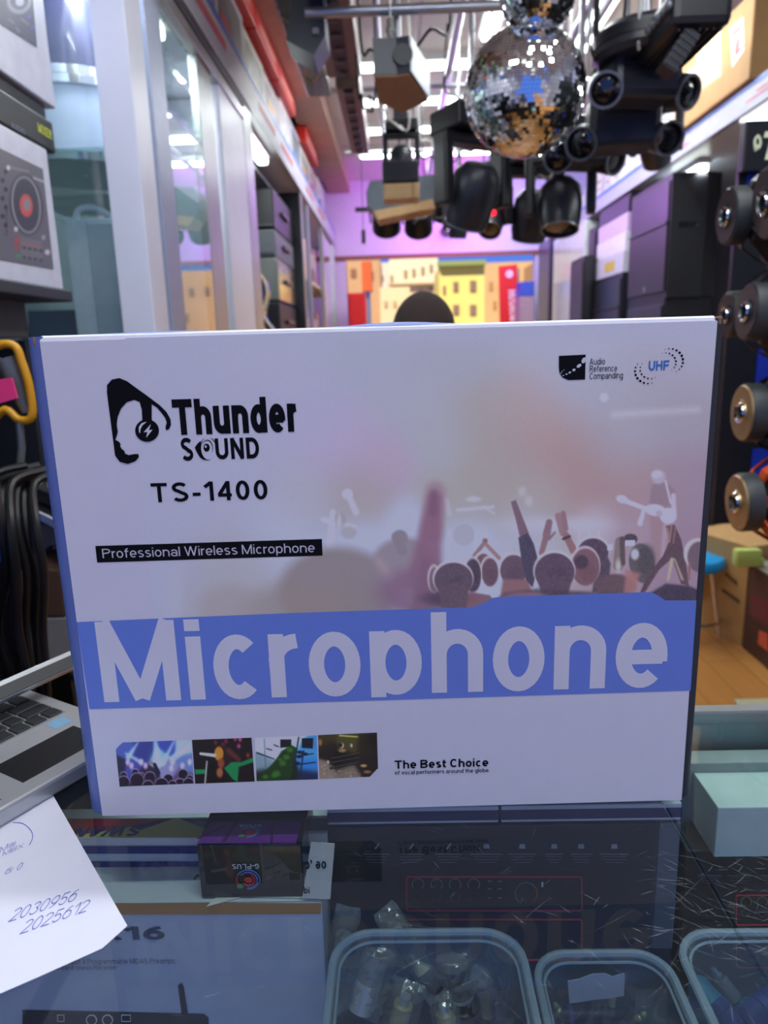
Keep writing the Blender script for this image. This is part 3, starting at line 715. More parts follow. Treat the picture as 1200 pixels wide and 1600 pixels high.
# feature badges
bx = [(873, 556), (915, 554), (914, 593), (888, 594), (879, 590), (874, 583), (873, 574)]
flat('feature_badge', bx, m_ink, .0003)
for x, y, rx, ry, r in ((912, 563, 3.2, 5, .5), (904.5, 571.5, 4.2, 2.4, -.6), (896.5, 578, 2.6, 2, -.4), (890, 582, 2.1, 1.5, -.4), (885, 584.5, 1.6, 1.2, 0), (880, 586.5, 1.1, .9, 0), (876, 583, 1, .8, 0), (878, 580.5, 1, .7, 0), (881, 578, .8, .6, 0)):
    n = 16
    flat('feature_badge_dot', [(x+rx*math.cos(2*PI*k/n)*math.cos(r)-ry*math.sin(2*PI*k/n)*math.sin(r), y+rx*math.cos(2*PI*k/n)*math.sin(r)+ry*math.sin(2*PI*k/n)*math.cos(r)) for k in range(n)], m_title, .0005)
def dots(cx, cy, r, a0, a1, n, s0, s1):
    for k in range(n):
        a = math.radians(a0+(a1-a0)*k/(n-1)); s = s0+(s1-s0)*math.sin(PI*k/(n-1))
        disc('feature_dot', cx+r*math.cos(a), cy+r*math.sin(a)*.92, s, s, m_ink, .0003, n=10)
dots(1046, 564, 21, -110, 60, 11, .7, 2.1); dots(1040, 566, 16, -110, 55, 9, .6, 1.7)
dots(1013, 580, 21, 75, 215, 9, .9, 2.1); dots(1016, 577, 16, 60, 215, 8, .7, 1.6)

# ---- four small pictures
def thumb_a(PX, PY):
    P = Paint(PX, PY, (60, 70, 140)); ox, oy, k = 170, 1135, 1/5.217
    X = lambda x: ox+x*k; Y = lambda y: oy+y*k
    P.blobs([(X(120), Y(200), 5, (62, 78, 165)), (X(80), Y(300), 5, (28, 28, 60)), (X(300), Y(200), 6, (44, 50, 130)), (X(480), Y(150), 5, (52, 66, 165)), (X(620), Y(150), 6, (150, 170, 220)), (X(650), Y(300), 6, (90, 110, 180)), (X(400), Y(250), 5, (120, 160, 200)), (X(200), Y(320), 5, (60, 62, 150)), (X(500), Y(350), 5, (120, 120, 180)), (X(300), Y(420), 6, (40, 30, 60)), (X(600), Y(420), 6, (80, 60, 110))])
    for a in ((235, 135, 160, 250, 1, 4), (380, 130, 400, 300, 3, 7), (530, 125, 440, 300, 1, 4), (680, 150, 520, 260, 3, 5), (140, 220, 260, 290, 1, 3)):
        P.seg(X(a[0]), Y(a[1]), X(a[2]), Y(a[3]), a[4], a[5], (170, 205, 245), soft=3, a=.7)
    for x, y in ((155, 290), (265, 290), (520, 290), (510, 340), (600, 320), (660, 290), (185, 320), (300, 320)): P.ell(X(x), Y(y), 3.4, 5, (196, 176, 226), soft=2, a=.8)
    P.seg(X(340), Y(290), X(375), Y(310), 2, 2, (150, 100, 110)); P.seg(X(375), Y(310), X(400), Y(380), 2.6, 4, (24, 22, 50))
    for x, y, r in ((120, 395, 5), (215, 370, 5), (265, 395, 4), (335, 410, 8), (485, 425, 7.5), (605, 385, 7.5), (120, 450, 9), (230, 430, 10), (430, 470, 10), (580, 470, 9), (320, 480, 8), (660, 420, 5), (650, 460, 8), (520, 470, 6)):
        P.ell(X(x), Y(y), r+.9, r+.7, (140, 120, 180), soft=.8, a=.8); P.ell(X(x), Y(y)+1, r, r, (24, 18, 38), soft=.9)
    return P.c
def thumb_b(PX, PY):
    P = Paint(PX, PY, (16, 12, 18)); ox, oy, k = 170, 1135, 1/5.217
    X = lambda x: ox+x*k; Y = lambda y: oy+y*k
    for x, y, c in ((1060, 160, (180, 60, 130)), (1030, 100, (170, 50, 120)), (1070, 105, (190, 70, 150)), (930, 150, (120, 30, 80)), (870, 130, (110, 24, 60)), (1135, 235, (150, 30, 24)), (955, 120, (120, 30, 80))): P.ell(X(x), Y(y), 2.6, 3.4, c, soft=2.4, a=.9)
    P.ell(X(930), Y(230), 14, 15, (40, 20, 24), soft=3); P.ell(X(985), Y(270), 16, 15, (34, 18, 22), soft=4); P.seg(X(980), Y(200), X(1060), Y(270), 4, 3, (78, 36, 40), soft=3)
    P.ell(X(898), Y(222), 7, 11, (190, 112, 44), soft=1.5); P.ell(X(915), Y(300), 5, 8, (120, 60, 40), soft=2)
    P.poly([(X(940), Y(340)), (X(1000), Y(290)), (X(1080), Y(290)), (X(1180), Y(250)), (X(1185), Y(290)), (X(1060), Y(330)), (X(1050), Y(455)), (X(1010), Y(430))], (14, 110, 70), soft=1.5)
    P.poly([(X(700), Y(350)), (X(790), Y(350)), (X(785), Y(385)), (X(705), Y(390))], (16, 120, 76), soft=1.2)
    P.poly([(X(820), Y(320)), (X(900), Y(330)), (X(960), Y(400)), (X(1000), Y(460)), (X(800), Y(460))], (10, 8, 12), soft=2)
    P.ell(X(905), Y(375), 5, 8, (140, 80, 56), soft=2)
    P.seg(X(750), Y(222), X(862), Y(236), 2.2, 2.8, (170, 172, 186)); P.seg(X(800), Y(285), X(785), Y(460), 1.2, 1.3, (150, 150, 165))
    return P.c
def thumb_c(PX, PY):
    P = Paint(PX, PY, (60, 100, 160)); ox, oy, k = 390, 1135, 1/5.217
    X = lambda x: ox+x*k; Y = lambda y: oy+y*k
    P.blobs([(X(150), Y(140), 8, (196, 200, 220)), (X(80), Y(300), 7, (110, 130, 160)), (X(300), Y(100), 8, (180, 200, 225)), (X(480), Y(200), 6, (60, 130, 220)), (X(480), Y(320), 6, (40, 110, 200)), (X(470), Y(400), 6, (16, 30, 70)), (X(100), Y(400), 6, (20, 30, 30)), (X(300), Y(380), 7, (14, 30, 18)), (X(540), Y(150), 4, (60, 120, 200))])
    P.poly([(X(250), Y(105)), (X(340), Y(105)), (X(340), Y(165)), (X(250), Y(175))], (14, 18, 34)); P.poly([(X(425), Y(95)), (X(520), Y(95)), (X(515), Y(180)), (X(425), Y(175))], (10, 16, 36))
    P.poly([(X(70), Y(420)), (X(200), Y(290)), (X(260), Y(200)), (X(340), Y(150)), (X(385), Y(175)), (X(370), Y(280)), (X(330), Y(440)), (X(60), Y(445))], (18, 46, 22), soft=2)
    for x, y, r in ((220, 385, 6), (270, 300, 5), (130, 410, 4), (330, 190, 5), (300, 250, 5), (200, 400, 4), (250, 270, 3)): P.ell(X(x), Y(y), r, r*.8, (48, 104, 34), soft=2.5, a=.8)
    P.seg(X(200), Y(150), X(235), Y(165), 1, 1, (30, 40, 60)); P.seg(X(140), Y(180), X(180), Y(192), 1, 1, (30, 40, 60)); P.seg(X(60), Y(215), X(200), Y(265), 1.2, .8, (24, 34, 50)); P.seg(X(120), Y(100), X(130), Y(330), .8, .8, (70, 100, 130))
    for x, y in ((410, 210), (405, 245), (385, 300), (450, 225)): P.ell(X(x), Y(y), 5, 2.6, (14, 24, 46), soft=1)
    P.seg(X(420), Y(235), X(520), Y(222), .9, .8, (10, 20, 40)); P.seg(X(400), Y(310), X(535), Y(292), 1, .8, (10, 20, 40)); P.seg(X(400), Y(90), X(350), Y(400), 1.2, 1, (14, 28, 50)); P.seg(X(440), Y(200), X(410), Y(420), 1.2, 1, (16, 30, 60))
    return P.c
def thumb_d(PX, PY):
    P = Paint(PX, PY, (26, 20, 16)); ox, oy, k = 390, 1135, 1/5.217
    X = lambda x: ox+x*k; Y = lambda y: oy+y*k
    P.blobs([(X(620), Y(100), 7, (50, 44, 26)), (X(800), Y(130), 8, (64, 58, 30)), (X(950), Y(150), 7, (30, 26, 18)), (X(650), Y(180), 6, (24, 18, 20)), (X(750), Y(260), 8, (12, 10, 14)), (X(620), Y(370), 6, (120, 104, 104)), (X(800), Y(390), 7, (110, 96, 92)), (X(950), Y(300), 7, (26, 20, 22)), (X(1000), Y(130), 5, (16, 14, 16))])
    P.poly([(X(730), Y(68)), (X(885), Y(80)), (X(880), Y(90)), (X(730), Y(80))], (160, 160, 100)); P.ell(X(750), Y(155), 3.4, 4, (180, 176, 170), soft=1.5); P.ell(X(742), Y(152), 3, 3.4, (24, 20, 20), soft=1)
    P.ell(X(755), Y(195), 6, 3, (130, 104, 72), soft=1.5); P.ell(X(830), Y(155), 2, 3, (150, 150, 150), soft=1); P.ell(X(575), Y(130), 3, 5, (130, 90, 60), soft=1.5)
    for i in range(60):
        x, y = RNG.uniform(580, 900), RNG.uniform(290, 415)
        if y > 300+(x-580)*.25: P.ell(X(x), Y(y), 1.7, 1.1, tuple(np.array((150, 132, 132))*RNG.uniform(.5, 1.1)), soft=.8, a=.8)
    for y in (235, 270, 310): P.seg(X(660), Y(y+30), X(900), Y(y-15), 1.6, 1, (8, 8, 12)); P.seg(X(660), Y(y+26), X(900), Y(y-19), .4, .3, (90, 88, 92))
    P.ell(X(930), Y(320), 5, 2.4, (150, 124, 86), soft=1.2); P.ell(X(960), Y(370), 6, 2.4, (120, 84, 62), soft=1.2); P.ell(X(640), Y(290), 2, 3, (150, 150, 150), soft=1)
    return P.c
bh = lambda a, b: bp(a, b, .00012)
paint_panel('small_photograph', ((180, 1160.5), (299, 1156), (303, 1224), (187, 1229)), 118, 70, bh, thumb_a, carton, m_print, gain=GAIN, clip=lambda x, y: (x-180.5)*1.0+(y-1171) > 0 , label='printed picture of a band in blue stage light')
paint_panel('small_photograph', ((300, 1156), (393, 1152.5), (398, 1221), (305, 1224.5)), 94, 70, bh, thumb_b, carton, m_print, gain=GAIN, label='printed picture of a singer in green')
paint_panel('small_photograph', ((398, 1152.5), (495, 1149), (497, 1217.5), (401, 1220.5)), 96, 70, bh, thumb_c, carton, m_print, gain=GAIN, label='printed picture of a studio in blue and green')
paint_panel('small_photograph', ((497, 1148.5), (589, 1144.5), (591, 1213), (499, 1217)), 94, 70, bh, thumb_d, carton, m_print, gain=GAIN, clip=lambda x, y: (590.5-x)+(1213.5-y) > 13, label='printed dark picture of microphones on gravel')
# ================================================================== glass display counter
m_glass = clear_mat('counter_glass', (236, 244, 243), body_amt=0.008, rough=.015, ior=1.5, boost=.7)
m_gedge = mat('glass_edge', (150, 190, 180), rough=.2, var=.05)
m_dark = mat('counter_dark_laminate', (44, 48, 60), rough=.5)
m_scr = mat('glass_scratch', (190, 205, 215), rough=.6)
CX0, CX1, CYN, CYF = -1.0, 1.02, 0.14, 0.645
ctr = thing('display_counter', 'glass-topped shop display counter with aluminium rail, holding cartons and plastic tubs', 'counter', (0, .39, 0))
GSPL = at_z(1064, 1300, 1.0).x
obj('glass_top', box((CX0, CYN, .992), (GSPL-.001, CYF, 1.0), bev=.0008, seg=1), m_glass, ctr, label='clear left glass pane')
obj('glass_top', box((GSPL+.001, CYN, .992), (CX1, CYF, 1.0), bev=.0008, seg=1), m_glass, ctr, label='scratched right glass pane')
bm = new(); add_box(bm, (CX0, CYF, .955), (CX1, CYF+.012, 1.002)); obj('rail', bm, m_alu, ctr, label='aluminium edge rail')
bm = new(); add_box(bm, (CX0, CYF-.006, .90), (CX1, CYF, .990)); obj('front_glass', bm, clear_mat('front_glass_mat', (226, 236, 238), body_amt=.05, rough=.03), ctr)
obj('front_board', box((CX0, CYF-.006, .601), (CX1, CYF, .899)), m_dark, ctr)
bm = new(); add_box(bm, (CX0, CYN, .0), (CX1, CYF+.012, .60), bev=.004); obj('base_cabinet', bm, m_dark, ctr)
for x in (CX0, CX1-.02):
    for y in (CYN, CYF-.026): obj('corner_post', box((x, y, .60), (x+.02, y+.02, .992)), m_alu, ctr)
obj('shelf', box((CX0+.02, CYN+.022, .70), (CX1-.02, CYF-.03, .708)), mat('shelf_board', (120, 128, 140), rough=.6), ctr)
# hair-fine scratches in the glass
bm = new(); r = random.Random(3)
def scratch(px, py, L, ang, w):
    O = at_z(px, py, 1.0002); d = Vector((math.cos(ang), math.sin(ang), 0)); n = Vector((-d.y, d.x, 0)); cv = r.uniform(-.12, .12)
    k = 4; prev = None
    for i in range(k+1):
        t = i/k; p = O + d*(L*t) + n*(L*cv*t*t); ww = w*.30*(1-abs(2*t-1)*.8)
        a, b = bm.verts.new(p+n*ww), bm.verts.new(p-n*ww)
        if prev: bm.faces.new((prev[0], a, b, prev[1]))
        prev = (a, b)
for i in range(100): scratch(r.uniform(985, 1210), r.uniform(1330, 1490) , r.uniform(.003, .02), r.uniform(-1.2, .6), r.uniform(.00008, .00022))
for i in range(90): scratch(r.uniform(640, 1200), r.uniform(1290, 1580), r.uniform(.003, .016), r.uniform(-3, 3), r.uniform(.00006, .00016))
for i in range(14): scratch(r.uniform(480, 1150), r.uniform(1290, 1560), r.uniform(.03, .06), r.uniform(-1, 1), r.uniform(.00005, .0001))
for i in range(30): scratch(r.uniform(210, 560), r.uniform(1300, 1590), r.uniform(.003, .012), r.uniform(-3, 3), r.uniform(.00005, .00012))
sc_ = obj('scratches', bm, m_scr, ctr, label='fine white scratches'); sc_['kind'] = 'stuff'

def crate(name, label, cat, pxl, pxr, py, ztop, dz, depth, m, rz=0, cap=None, group=None, bev=.0015):
    """carton in the case whose front top edge runs from pixel pxl to pxr"""
    A = at_z(pxl, py, ztop); B = at_z(pxr, py, ztop)
    A.y = B.y = (A.y+B.y)/2
    t = thing(name, label, cat, ((A.x+B.x)/2, A.y+depth/2, ztop-dz), group=group)
    obj('carton', box((A.x, A.y, ztop-dz), (B.x, A.y+depth, ztop), bev=bev), m, t)
    return t, A, B
def ctext(t, s, px0, px1, pyb, pyt, y, m, flip=False, bold=0, name='lettering', eps=.0006, shear=0):
    """lettering on a camera-facing upright face at depth y"""
    a = at_y(px0, pyb, y-eps); b = at_y(px1, pyb, y-eps); c = at_y(px0, pyt, y-eps)
    U, V, O = Vector((1, 0, 0)), Vector((0, 0, 1)), a
    w, h = (b-a).x, (c-a).z
    bm = new()
    if flip: O = a + U*w + V*h; U, V = -U, -V
    add_text(bm, s, O, U, V, width=w, height=h, bold=bold, shear=shear); return obj(name, bm, m, t)
def cpatch(name, t, pts, y, m, eps=.0004, label=None):
    bm = new(); add_prism(bm, [at_y(a, b, y-eps) for a, b in pts], None); return obj(name, bm, m, t, label=label)
def zpatch(name, t, pts, z, m, label=None):
    bm = new(); add_prism(bm, [at_z(a, b, z) for a, b in pts], None); return obj(name, bm, m, t, label=label)
m_wcard = mat('pale_blue_carton', (186, 196, 214), rough=.5, var=.05)
m_wtop = mat('white_carton_top', (206, 212, 220), rough=.5, var=.04)
m_tan = mat('tan_tape', (176, 128, 62), rough=.6)
m_kink = mat('blue_grey_print', (70, 80, 100), rough=.5)
m_wprint = mat('white_print', (205, 210, 215), rough=.5)
m_redp = mat('red_print', (196, 44, 66), rough=.5)
m_blk = mat('black_carton', (26, 28, 38), rough=.45, var=.1)
m_rule = mat('royal_blue_print', (36, 44, 120), rough=.5)
# white mixer carton on the left
ZT = .925
t, A, B = crate('mixer_box', 'white carton with tan top seam and X16 on its front, under the glass', 'box', -60, 502, 1414, ZT, .20, .125, m_wcard)
Yf = A.y
obj('top_sheet', box((A.x+.001, Yf+.001, ZT+.0002), (B.x-.001, Yf+.124, ZT+.001)), m_wtop, t)
cpatch('seam_tape', t, [(-60, 1411), (502, 1411), (501, 1428), (-60, 1430)], Yf, m_tan, label='tan seam strip')
ctext(t, 'X16', 150, 258, 1469, 1448, Yf, m_kink, bold=.03)
ctext(t, '16-input 4 Programmable MIDAS Preamps,', 92, 275, 1507, 1499, Yf, mat('grey_print', (120, 128, 145)))
ctext(t, '8-Band Stereo Recorder', 88, 182, 1516, 1509, Yf, mat('grey_print', (120, 128, 145)))
cpatch('printed_device', t, [(35, 1578), (318, 1584), (326, 1590), (326, 1660), (35, 1660)], Yf, m_dark, label='printed black rack device')
cpatch('printed_antenna', t, [(278, 1540), (283, 1536), (287, 1542), (294, 1586), (284, 1586)], Yf, m_dark, eps=.0006, label='printed black antenna')
for cx in (143, 168):
    bm = new(); P = [at_y(cx+8*math.cos(a*PI/10), 1594+8*math.sin(a*PI/10), Yf-.0008) for a in range(21)]
    add_tube(bm, P, .0005, 6); obj('printed_knob', bm, m_wprint, t)
for x0, x1 in ((90, 100), (190, 204)):
    bm = new(); P = [at_y(a, b, Yf-.0008) for a, b in ((x0, 1586), (x1, 1586), (x1, 1596), (x0, 1596), (x0, 1586))]; add_tube(bm, P, .0004, 6); obj('printed_icon', bm, m_wprint, t)
bm = new(); O = at_z(301, 1374, ZT+.0014); add_text(bm, 'PRO', O, Vector((1, 0, 0)), Vector((0, 1, 0)), width=.03, height=.006, bold=.03, shear=.3); obj('top_lettering', bm, m_ink, t)
# the long striped box with yellow triangle
z0 = ZT+.0012; 
a = at_z(-80, 1358, z0); b = at_z(505, 1358, z0)
SY = a.y; ST = z0 + .030
top_px = lambda x, y: at_z(x, y, ST+.0003)
ey = at_z(200, 1278, ST).y
t = thing('striped_box', 'long flat blue and white striped box with a yellow triangle marked SWAN', 'box', ((a.x+b.x)/2, (SY+ey)/2, z0))
m_navyp = mat('navy_stripe', (38, 46, 120), rough=.45); m_swy = mat('yellow_print', (206, 204, 110), rough=.45); m_rd = mat('crimson_print', (186, 40, 48), rough=.45)
obj('carton', box((a.x, SY, z0), (b.x+.004, ey, ST), bev=.001), m_wtop, t)
for ya, yb in ((1322, 1334), (1346, 1355)): cpatch('stripe', t, [(-80, ya), (505, ya), (505, yb), (-80, yb)], SY, m_navyp, label='navy stripe')
zpatch('top_print', t, [(150, 1279), (515, 1279), (515, 1298), (150, 1298)], ST+.0003, m_navyp, label='navy print')
zpatch('top_print', t, [(160, 1309), (205, 1302), (272, 1279), (280, 1279), (335, 1300), (345, 1309)], ST+.0009, m_swy, label='yellow triangle')
zpatch('top_print', t, [(90, 1308), (90, 1279), (272, 1279), (205, 1290), (205, 1293)], ST+.0006, m_rd, label='crimson print')
zpatch('top_print', t, [(100, 1309), (205, 1292), (250, 1309)], ST+.0007, m_swy, label='yellow print')
O = at_z(226, 1291, ST+.0013); E = at_z(124, 1291, ST+.0013); Hh = at_z(226, 1306, ST+.0013)
bm = new(); add_text(bm, 'SWAN', O, Vector((-1, 0, 0)), Vector((0, -1, 0)), width=(O-E).x, height=(O-Hh).y, bold=.035, shear=.25); obj('lettering', bm, m_rule, t)
O = at_z(213, 1286.5, ST+.0013); E = at_z(148, 1286.5, ST+.0013); Hh = at_z(213, 1290.5, ST+.0013)
bm = new(); add_text(bm, 'HARMONICA', O, Vector((-1, 0, 0)), Vector((0, -1, 0)), width=(O-E).x, height=(O-Hh).y, bold=.035); obj('lettering', bm, m_rd, t)
# small black and purple box, upside down, on the carton
gz = z0; m_gp = mat('gloss_black_box', (20, 20, 26), rough=.25, var=.1, coat=.3); m_pur = mat('purple_print', (120, 48, 150), rough=.3, var=.15, scale=50)
gtop = .975
a = at_z(307, 1322, gtop); b = at_z(471, 1320, gtop); GY = (a.y+b.y)/2
t = thing('gadget_box', 'small glossy black box with purple top and round rainbow emblem under the glass', 'box', ((a.x+b.x)/2, GY+.035, gz))
obj('carton', box((a.x, GY, gz), (b.x, GY+.072, gtop), bev=.0012), m_gp, t)
zpatch('purple_face', t, [(307, 1318), (462, 1318), (472, 1283), (330, 1283)], gtop+.0003, m_pur, label='purple top print')
for q in ([(345, 1317), (352, 1317), (372, 1284), (366, 1284)], [(421, 1317), (426, 1317), (430, 1284), (426, 1284)], [(308, 1312), (309, 1309), (350, 1290), (352, 1292)]):
    zpatch('dark_ray', t, q, gtop+.0006, mat('deep_purple', (70, 24, 96), rough=.3))
m_cy = mat('cyan_print', (60, 130, 190)); m_gr = mat('green_print', (60, 160, 90)); m_or = mat('red_orange_print', (210, 60, 60))
def emblem(center, U, V, s):
    for r, a0, a1, m in ((1, -20, 150, m_cy), (1, 150, 210, m_or), (.78, -100, 140, mat('violet_print', (150, 110, 190))), (.55, -150, 60, m_or), (.9, -100, -20, m_cy)):
        P = [center+(U*math.cos(math.radians(a0+(a1-a0)*k/14))+V*math.sin(math.radians(a0+(a1-a0)*k/14)))*s*r for k in range(15)]
        bm = new(); add_tube(bm, P, s*.06, 6); obj('emblem_ring', bm, m, t)
    n = 14
    bm = new(); add_prism(bm, [center+(U*math.cos(2*PI*k/n)*.4+V*math.sin(2*PI*k/n)*.3)*s for k in range(n)], None); obj('emblem_centre', bm, m_or, t)
    bm = new(); add_prism(bm, [center+(U*(-.75+math.cos(2*PI*k/n)*.3)+V*(-.6+math.sin(2*PI*k/n)*.25))*s for k in range(n)], None); obj('emblem_leaf', bm, m_gr, t)
emblem(at_y(388, 1375, GY-.0009), Vector((1, 0, 0)), Vector((0, 0, 1)), .0093)
emblem(at_z(390, 1300, gtop+.0013), Vector((1, 0, 0)), Vector((0, 1, 0)), .0075)
ctext(t, 'G-PLUS', 363, 405, 1358, 1350, GY, m_wprint, flip=True, bold=.03)
O = at_z(409, 1288, gtop+.0012); E = at_z(375, 1288, gtop+.0012); Hh = at_z(409, 1292, gtop+.0012)
bm = new(); add_text(bm, 'G-PLUS', O, Vector((-1, 0, 0)), Vector((0, -1, 0)), width=(O-E).x, height=(O-Hh).y, bold=.03); obj('lettering', bm, m_wprint, t)
# sheet of paper tucked beside it
t = thing('note_paper', 'white note slip with black letters tucked beside the black and purple box', 'paper', at_z(480, 1400, z0))
bm = new(); a_ = at_z(322, 1416, z0+.0003); b_ = at_z(516, 1404, z0+.0003); c_ = at_y(524, 1318, b_.y+.006); d_ = at_y(482, 1318, b_.y+.006)
add_prism(bm, [at_z(322, 1417, z0+.0006), at_z(378, 1402, z0+.0006), at_z(515, 1404, z0+.0006), at_z(517, 1400, z0+.0006), at_z(340, 1400, z0+.0006)], (0, 0, .0003))
m_pap = mat('paper_white', (214, 216, 206), rough=.8)
obj('folded_foot', bm, m_pap, t)
bm = new(); YP = GY-.004
add_prism(bm, [at_y(472, 1404, YP), at_y(516, 1405, YP), at_y(523, 1318, YP), at_y(486, 1316, YP)], (0, .0004, 0)); obj('sheet', bm, m_pap, t)
ctext(t, 'oe ,c', 478, 510, 1358, 1346, YP, m_ink, flip=True, bold=.03); ctext(t, 'ibi', 472, 484, 1396, 1386, YP, m_ink, bold=.02)
# black sound-card carton in the middle
def dark_carton(pxl, pxr, py, ztop, dz, label, k, ox, oy, dep=.085):
    t, A, B = crate('audio_box', label, 'box', pxl, pxr, py, ztop, dz, dep, m_blk, group=None)
    y = A.y; X = lambda a: ox+(a-635)*k; Y = lambda b: oy+(b-1370)*k
    def rrect(x0, y0, x1, y1):
        pts = [(x0+4, y0), (x1-4, y0), (x1-1, y0+1), (x1, y0+4), (x1, y1-4), (x1-1, y1-1), (x1-4, y1), (x0+4, y1), (x0+1, y1-1), (x0, y1-4), (x0, y0+4), (x0+1, y0+1), (x0+4, y0)]
        bm = new(); add_tube(bm, [at_y(X(a), Y(b), y-.0006) for a, b in pts], .0007*k, 6); obj('printed_frame', bm, m_redp, t, label='red printed frame')
    rrect(635, 1370, 909, 1423); rrect(635, 1437, 909, 1500)
    def ring(cx, cy, rr, m, a0=-40, a1=220):
        bm = new(); add_tube(bm, [at_y(X(cx+rr*math.cos(math.radians(a0+(a1-a0)*q/16))), Y(cy-rr*math.sin(math.radians(a0+(a1-a0)*q/16))), y-.0006) for q in range(17)], .0005*k, 5); obj('printed_knob', bm, m, t)
    mg = mat('teal_print', (86, 120, 110)); mo = mat('amber_print', (150, 104, 80))
    for cx in (653, 682, 711, 740): ring(cx, 1382, 9, mg, 40, 220); ring(cx, 1382, 9, mo, -40, 40)
    ring(822, 1396, 17, mg, 60, 230); ring(822, 1396, 17, mo, -50, 60)
    for cx in (653, 682, 711, 740): ring(cx, 1402, 7, m_dark, 0, 350)
    mgp = mat('dim_grey_print', (110, 116, 130))
    for cx in (765, 781):
        for cy in (1377, 1389, 1403): cpatch('printed_key', t, [(X(cx-3), Y(cy-1)), (X(cx+3), Y(cy-1)), (X(cx+3), Y(cy+1)), (X(cx-3), Y(cy+1))], y, mgp)
    for i, (cx, w_) in enumerate(((588, 42), (642, 42), (700, 42), (760, 50), (816, 44), (866, 28), (908, 34), (960, 46))):
        for j in range(4):
            ww = w_ if j == 0 else w_*(.8 if j < 3 else .6)
            h_ = 1.4 if j == 0 else .7
            cpatch('printed_text_line', t, [(X(cx-ww/2), Y(1334+j*4.4)), (X(cx+ww/2), Y(1334+j*4.4)), (X(cx+ww/2), Y(1334+h_+j*4.4)), (X(cx-ww/2), Y(1334+h_+j*4.4))], y, mgp)
        cpatch('printed_icon', t, [(X(cx-3), Y(1326)), (X(cx+4), Y(1317)), (X(cx+5), Y(1319)), (X(cx-1), Y(1327))] if i < 3 else [(X(cx-5), Y(1326)), (X(cx+5), Y(1326)), (X(cx+4), Y(1319)), (X(cx-4), Y(1319))], y, mat('icon_print', (150, 156, 165)))
    cpatch('printed_ports', t, [(X(846), Y(1378)), (X(849), Y(1378)), (X(849), Y(1386)), (X(846), Y(1386))], y, m_wprint)
    ctext(t, 'FRONT', X(642), X(662), Y(1446), Y(1442), y, mgp)
    return t, A, B
td, A, B = dark_carton(513, 1032, 1290, .958, .15, 'large black sound card carton with red printed frames behind the plastic tubs', 1.0, 635, 1370)
DY = A.y
t2, A2, B2 = dark_carton(1070, 1600, 1326, .905, .15, 'second black carton with a red printed frame, lower and farther right in the case', .87, 1150, 1399, dep=.035)
# grey translucent sleeve strip at the carton's right
bm = new(); add_box(bm, (B.x+.001, DY+.002, .83), (at_y(1058, 1400, DY).x, DY+.06, .956), bev=.001); o = obj('grey_box', bm, mat('slate_card', (92, 102, 112), rough=.5)); tag(o, 'narrow slate grey box standing at the right end of the black carton', 'box')
# blue packs behind, along the back of the case
m_nv2 = mat('navy_pack', (34, 40, 92), rough=.4)
for i, (p0, p1, lab) in enumerate(((512, 779, 'long navy and white pack lying on the black sound card carton, left one'), (783, 1064, 'long navy and white pack lying on the black sound card carton, right one'))):
    a = at_y(p0, 1281, DY+.003); b = at_y(p1, 1281, DY+.003)
    tt = thing('navy_pack', lab, 'box', ((a.x+b.x)/2, a.y+.02, .9585), group='navy packs on the black carton')
    y0_ = DY+.003
    obj('carton', box((a.x, y0_, .9585), (b.x, y0_+.03, .9745), bev=.001), m_wtop, tt)
    obj('blue_wrap', box((a.x-.0002, y0_-.0006, .9615), (b.x+.0002, y0_+.0004, .9705)), m_nv2, tt)
for zz in ():
    pass
# white boxes on the right
m_paleg = mat('pale_green_card', (206, 222, 218), rough=.45)
a = at_z(1122, 1262, .955); b = at_z(1300, 1262, .955)
t = thing('white_carton', 'glossy white carton lying under the right-hand glass pane', 'box', ((a.x+b.x)/2, a.y+.03, .905))
obj('carton', box((a.x, a.y, .905), (b.x, a.y+.07, .955), bev=.001), m_paleg, t)
t = thing('white_carton', 'low grey-white box behind the glossy carton at the right end of the case', 'box', ((a.x+b.x)/2-.02, a.y+.10, .86))
obj('carton', box((a.x-.02, a.y+.075, .86), (b.x, min(CYF-.03, a.y+.125), .965), bev=.001), mat('grey_card', (160, 168, 166), rough=.5), t)
# supports so that nothing floats
for (x0, x1, y0, y1, z1, lab) in ((A2.x+.004, B2.x-.02, A2.y+.004, A2.y+.05, .7449, ''),): pass
m_stack = mat('plain_stock_card', (60, 62, 70), rough=.7)
def riser(label, x0, x1, y0, y1, z1):
    o = obj('stock_box', box((x0, y0, .708), (x1, y1, z1), bev=.001), m_stack); tag(o, label, 'box')
riser('plain dark stock box beneath the white mixer carton', -.40, -.09, Yf+.005, Yf+.12, ZT-.2001)
riser('plain dark stock box beneath the black sound-card carton', A.x+.01, B.x-.01, DY+.002, DY+.08, .8079)
riser('plain dark stock box beneath the lower right black carton', A2.x+.01, B2.x-.05, A2.y+.002, A2.y+.03, .7549)
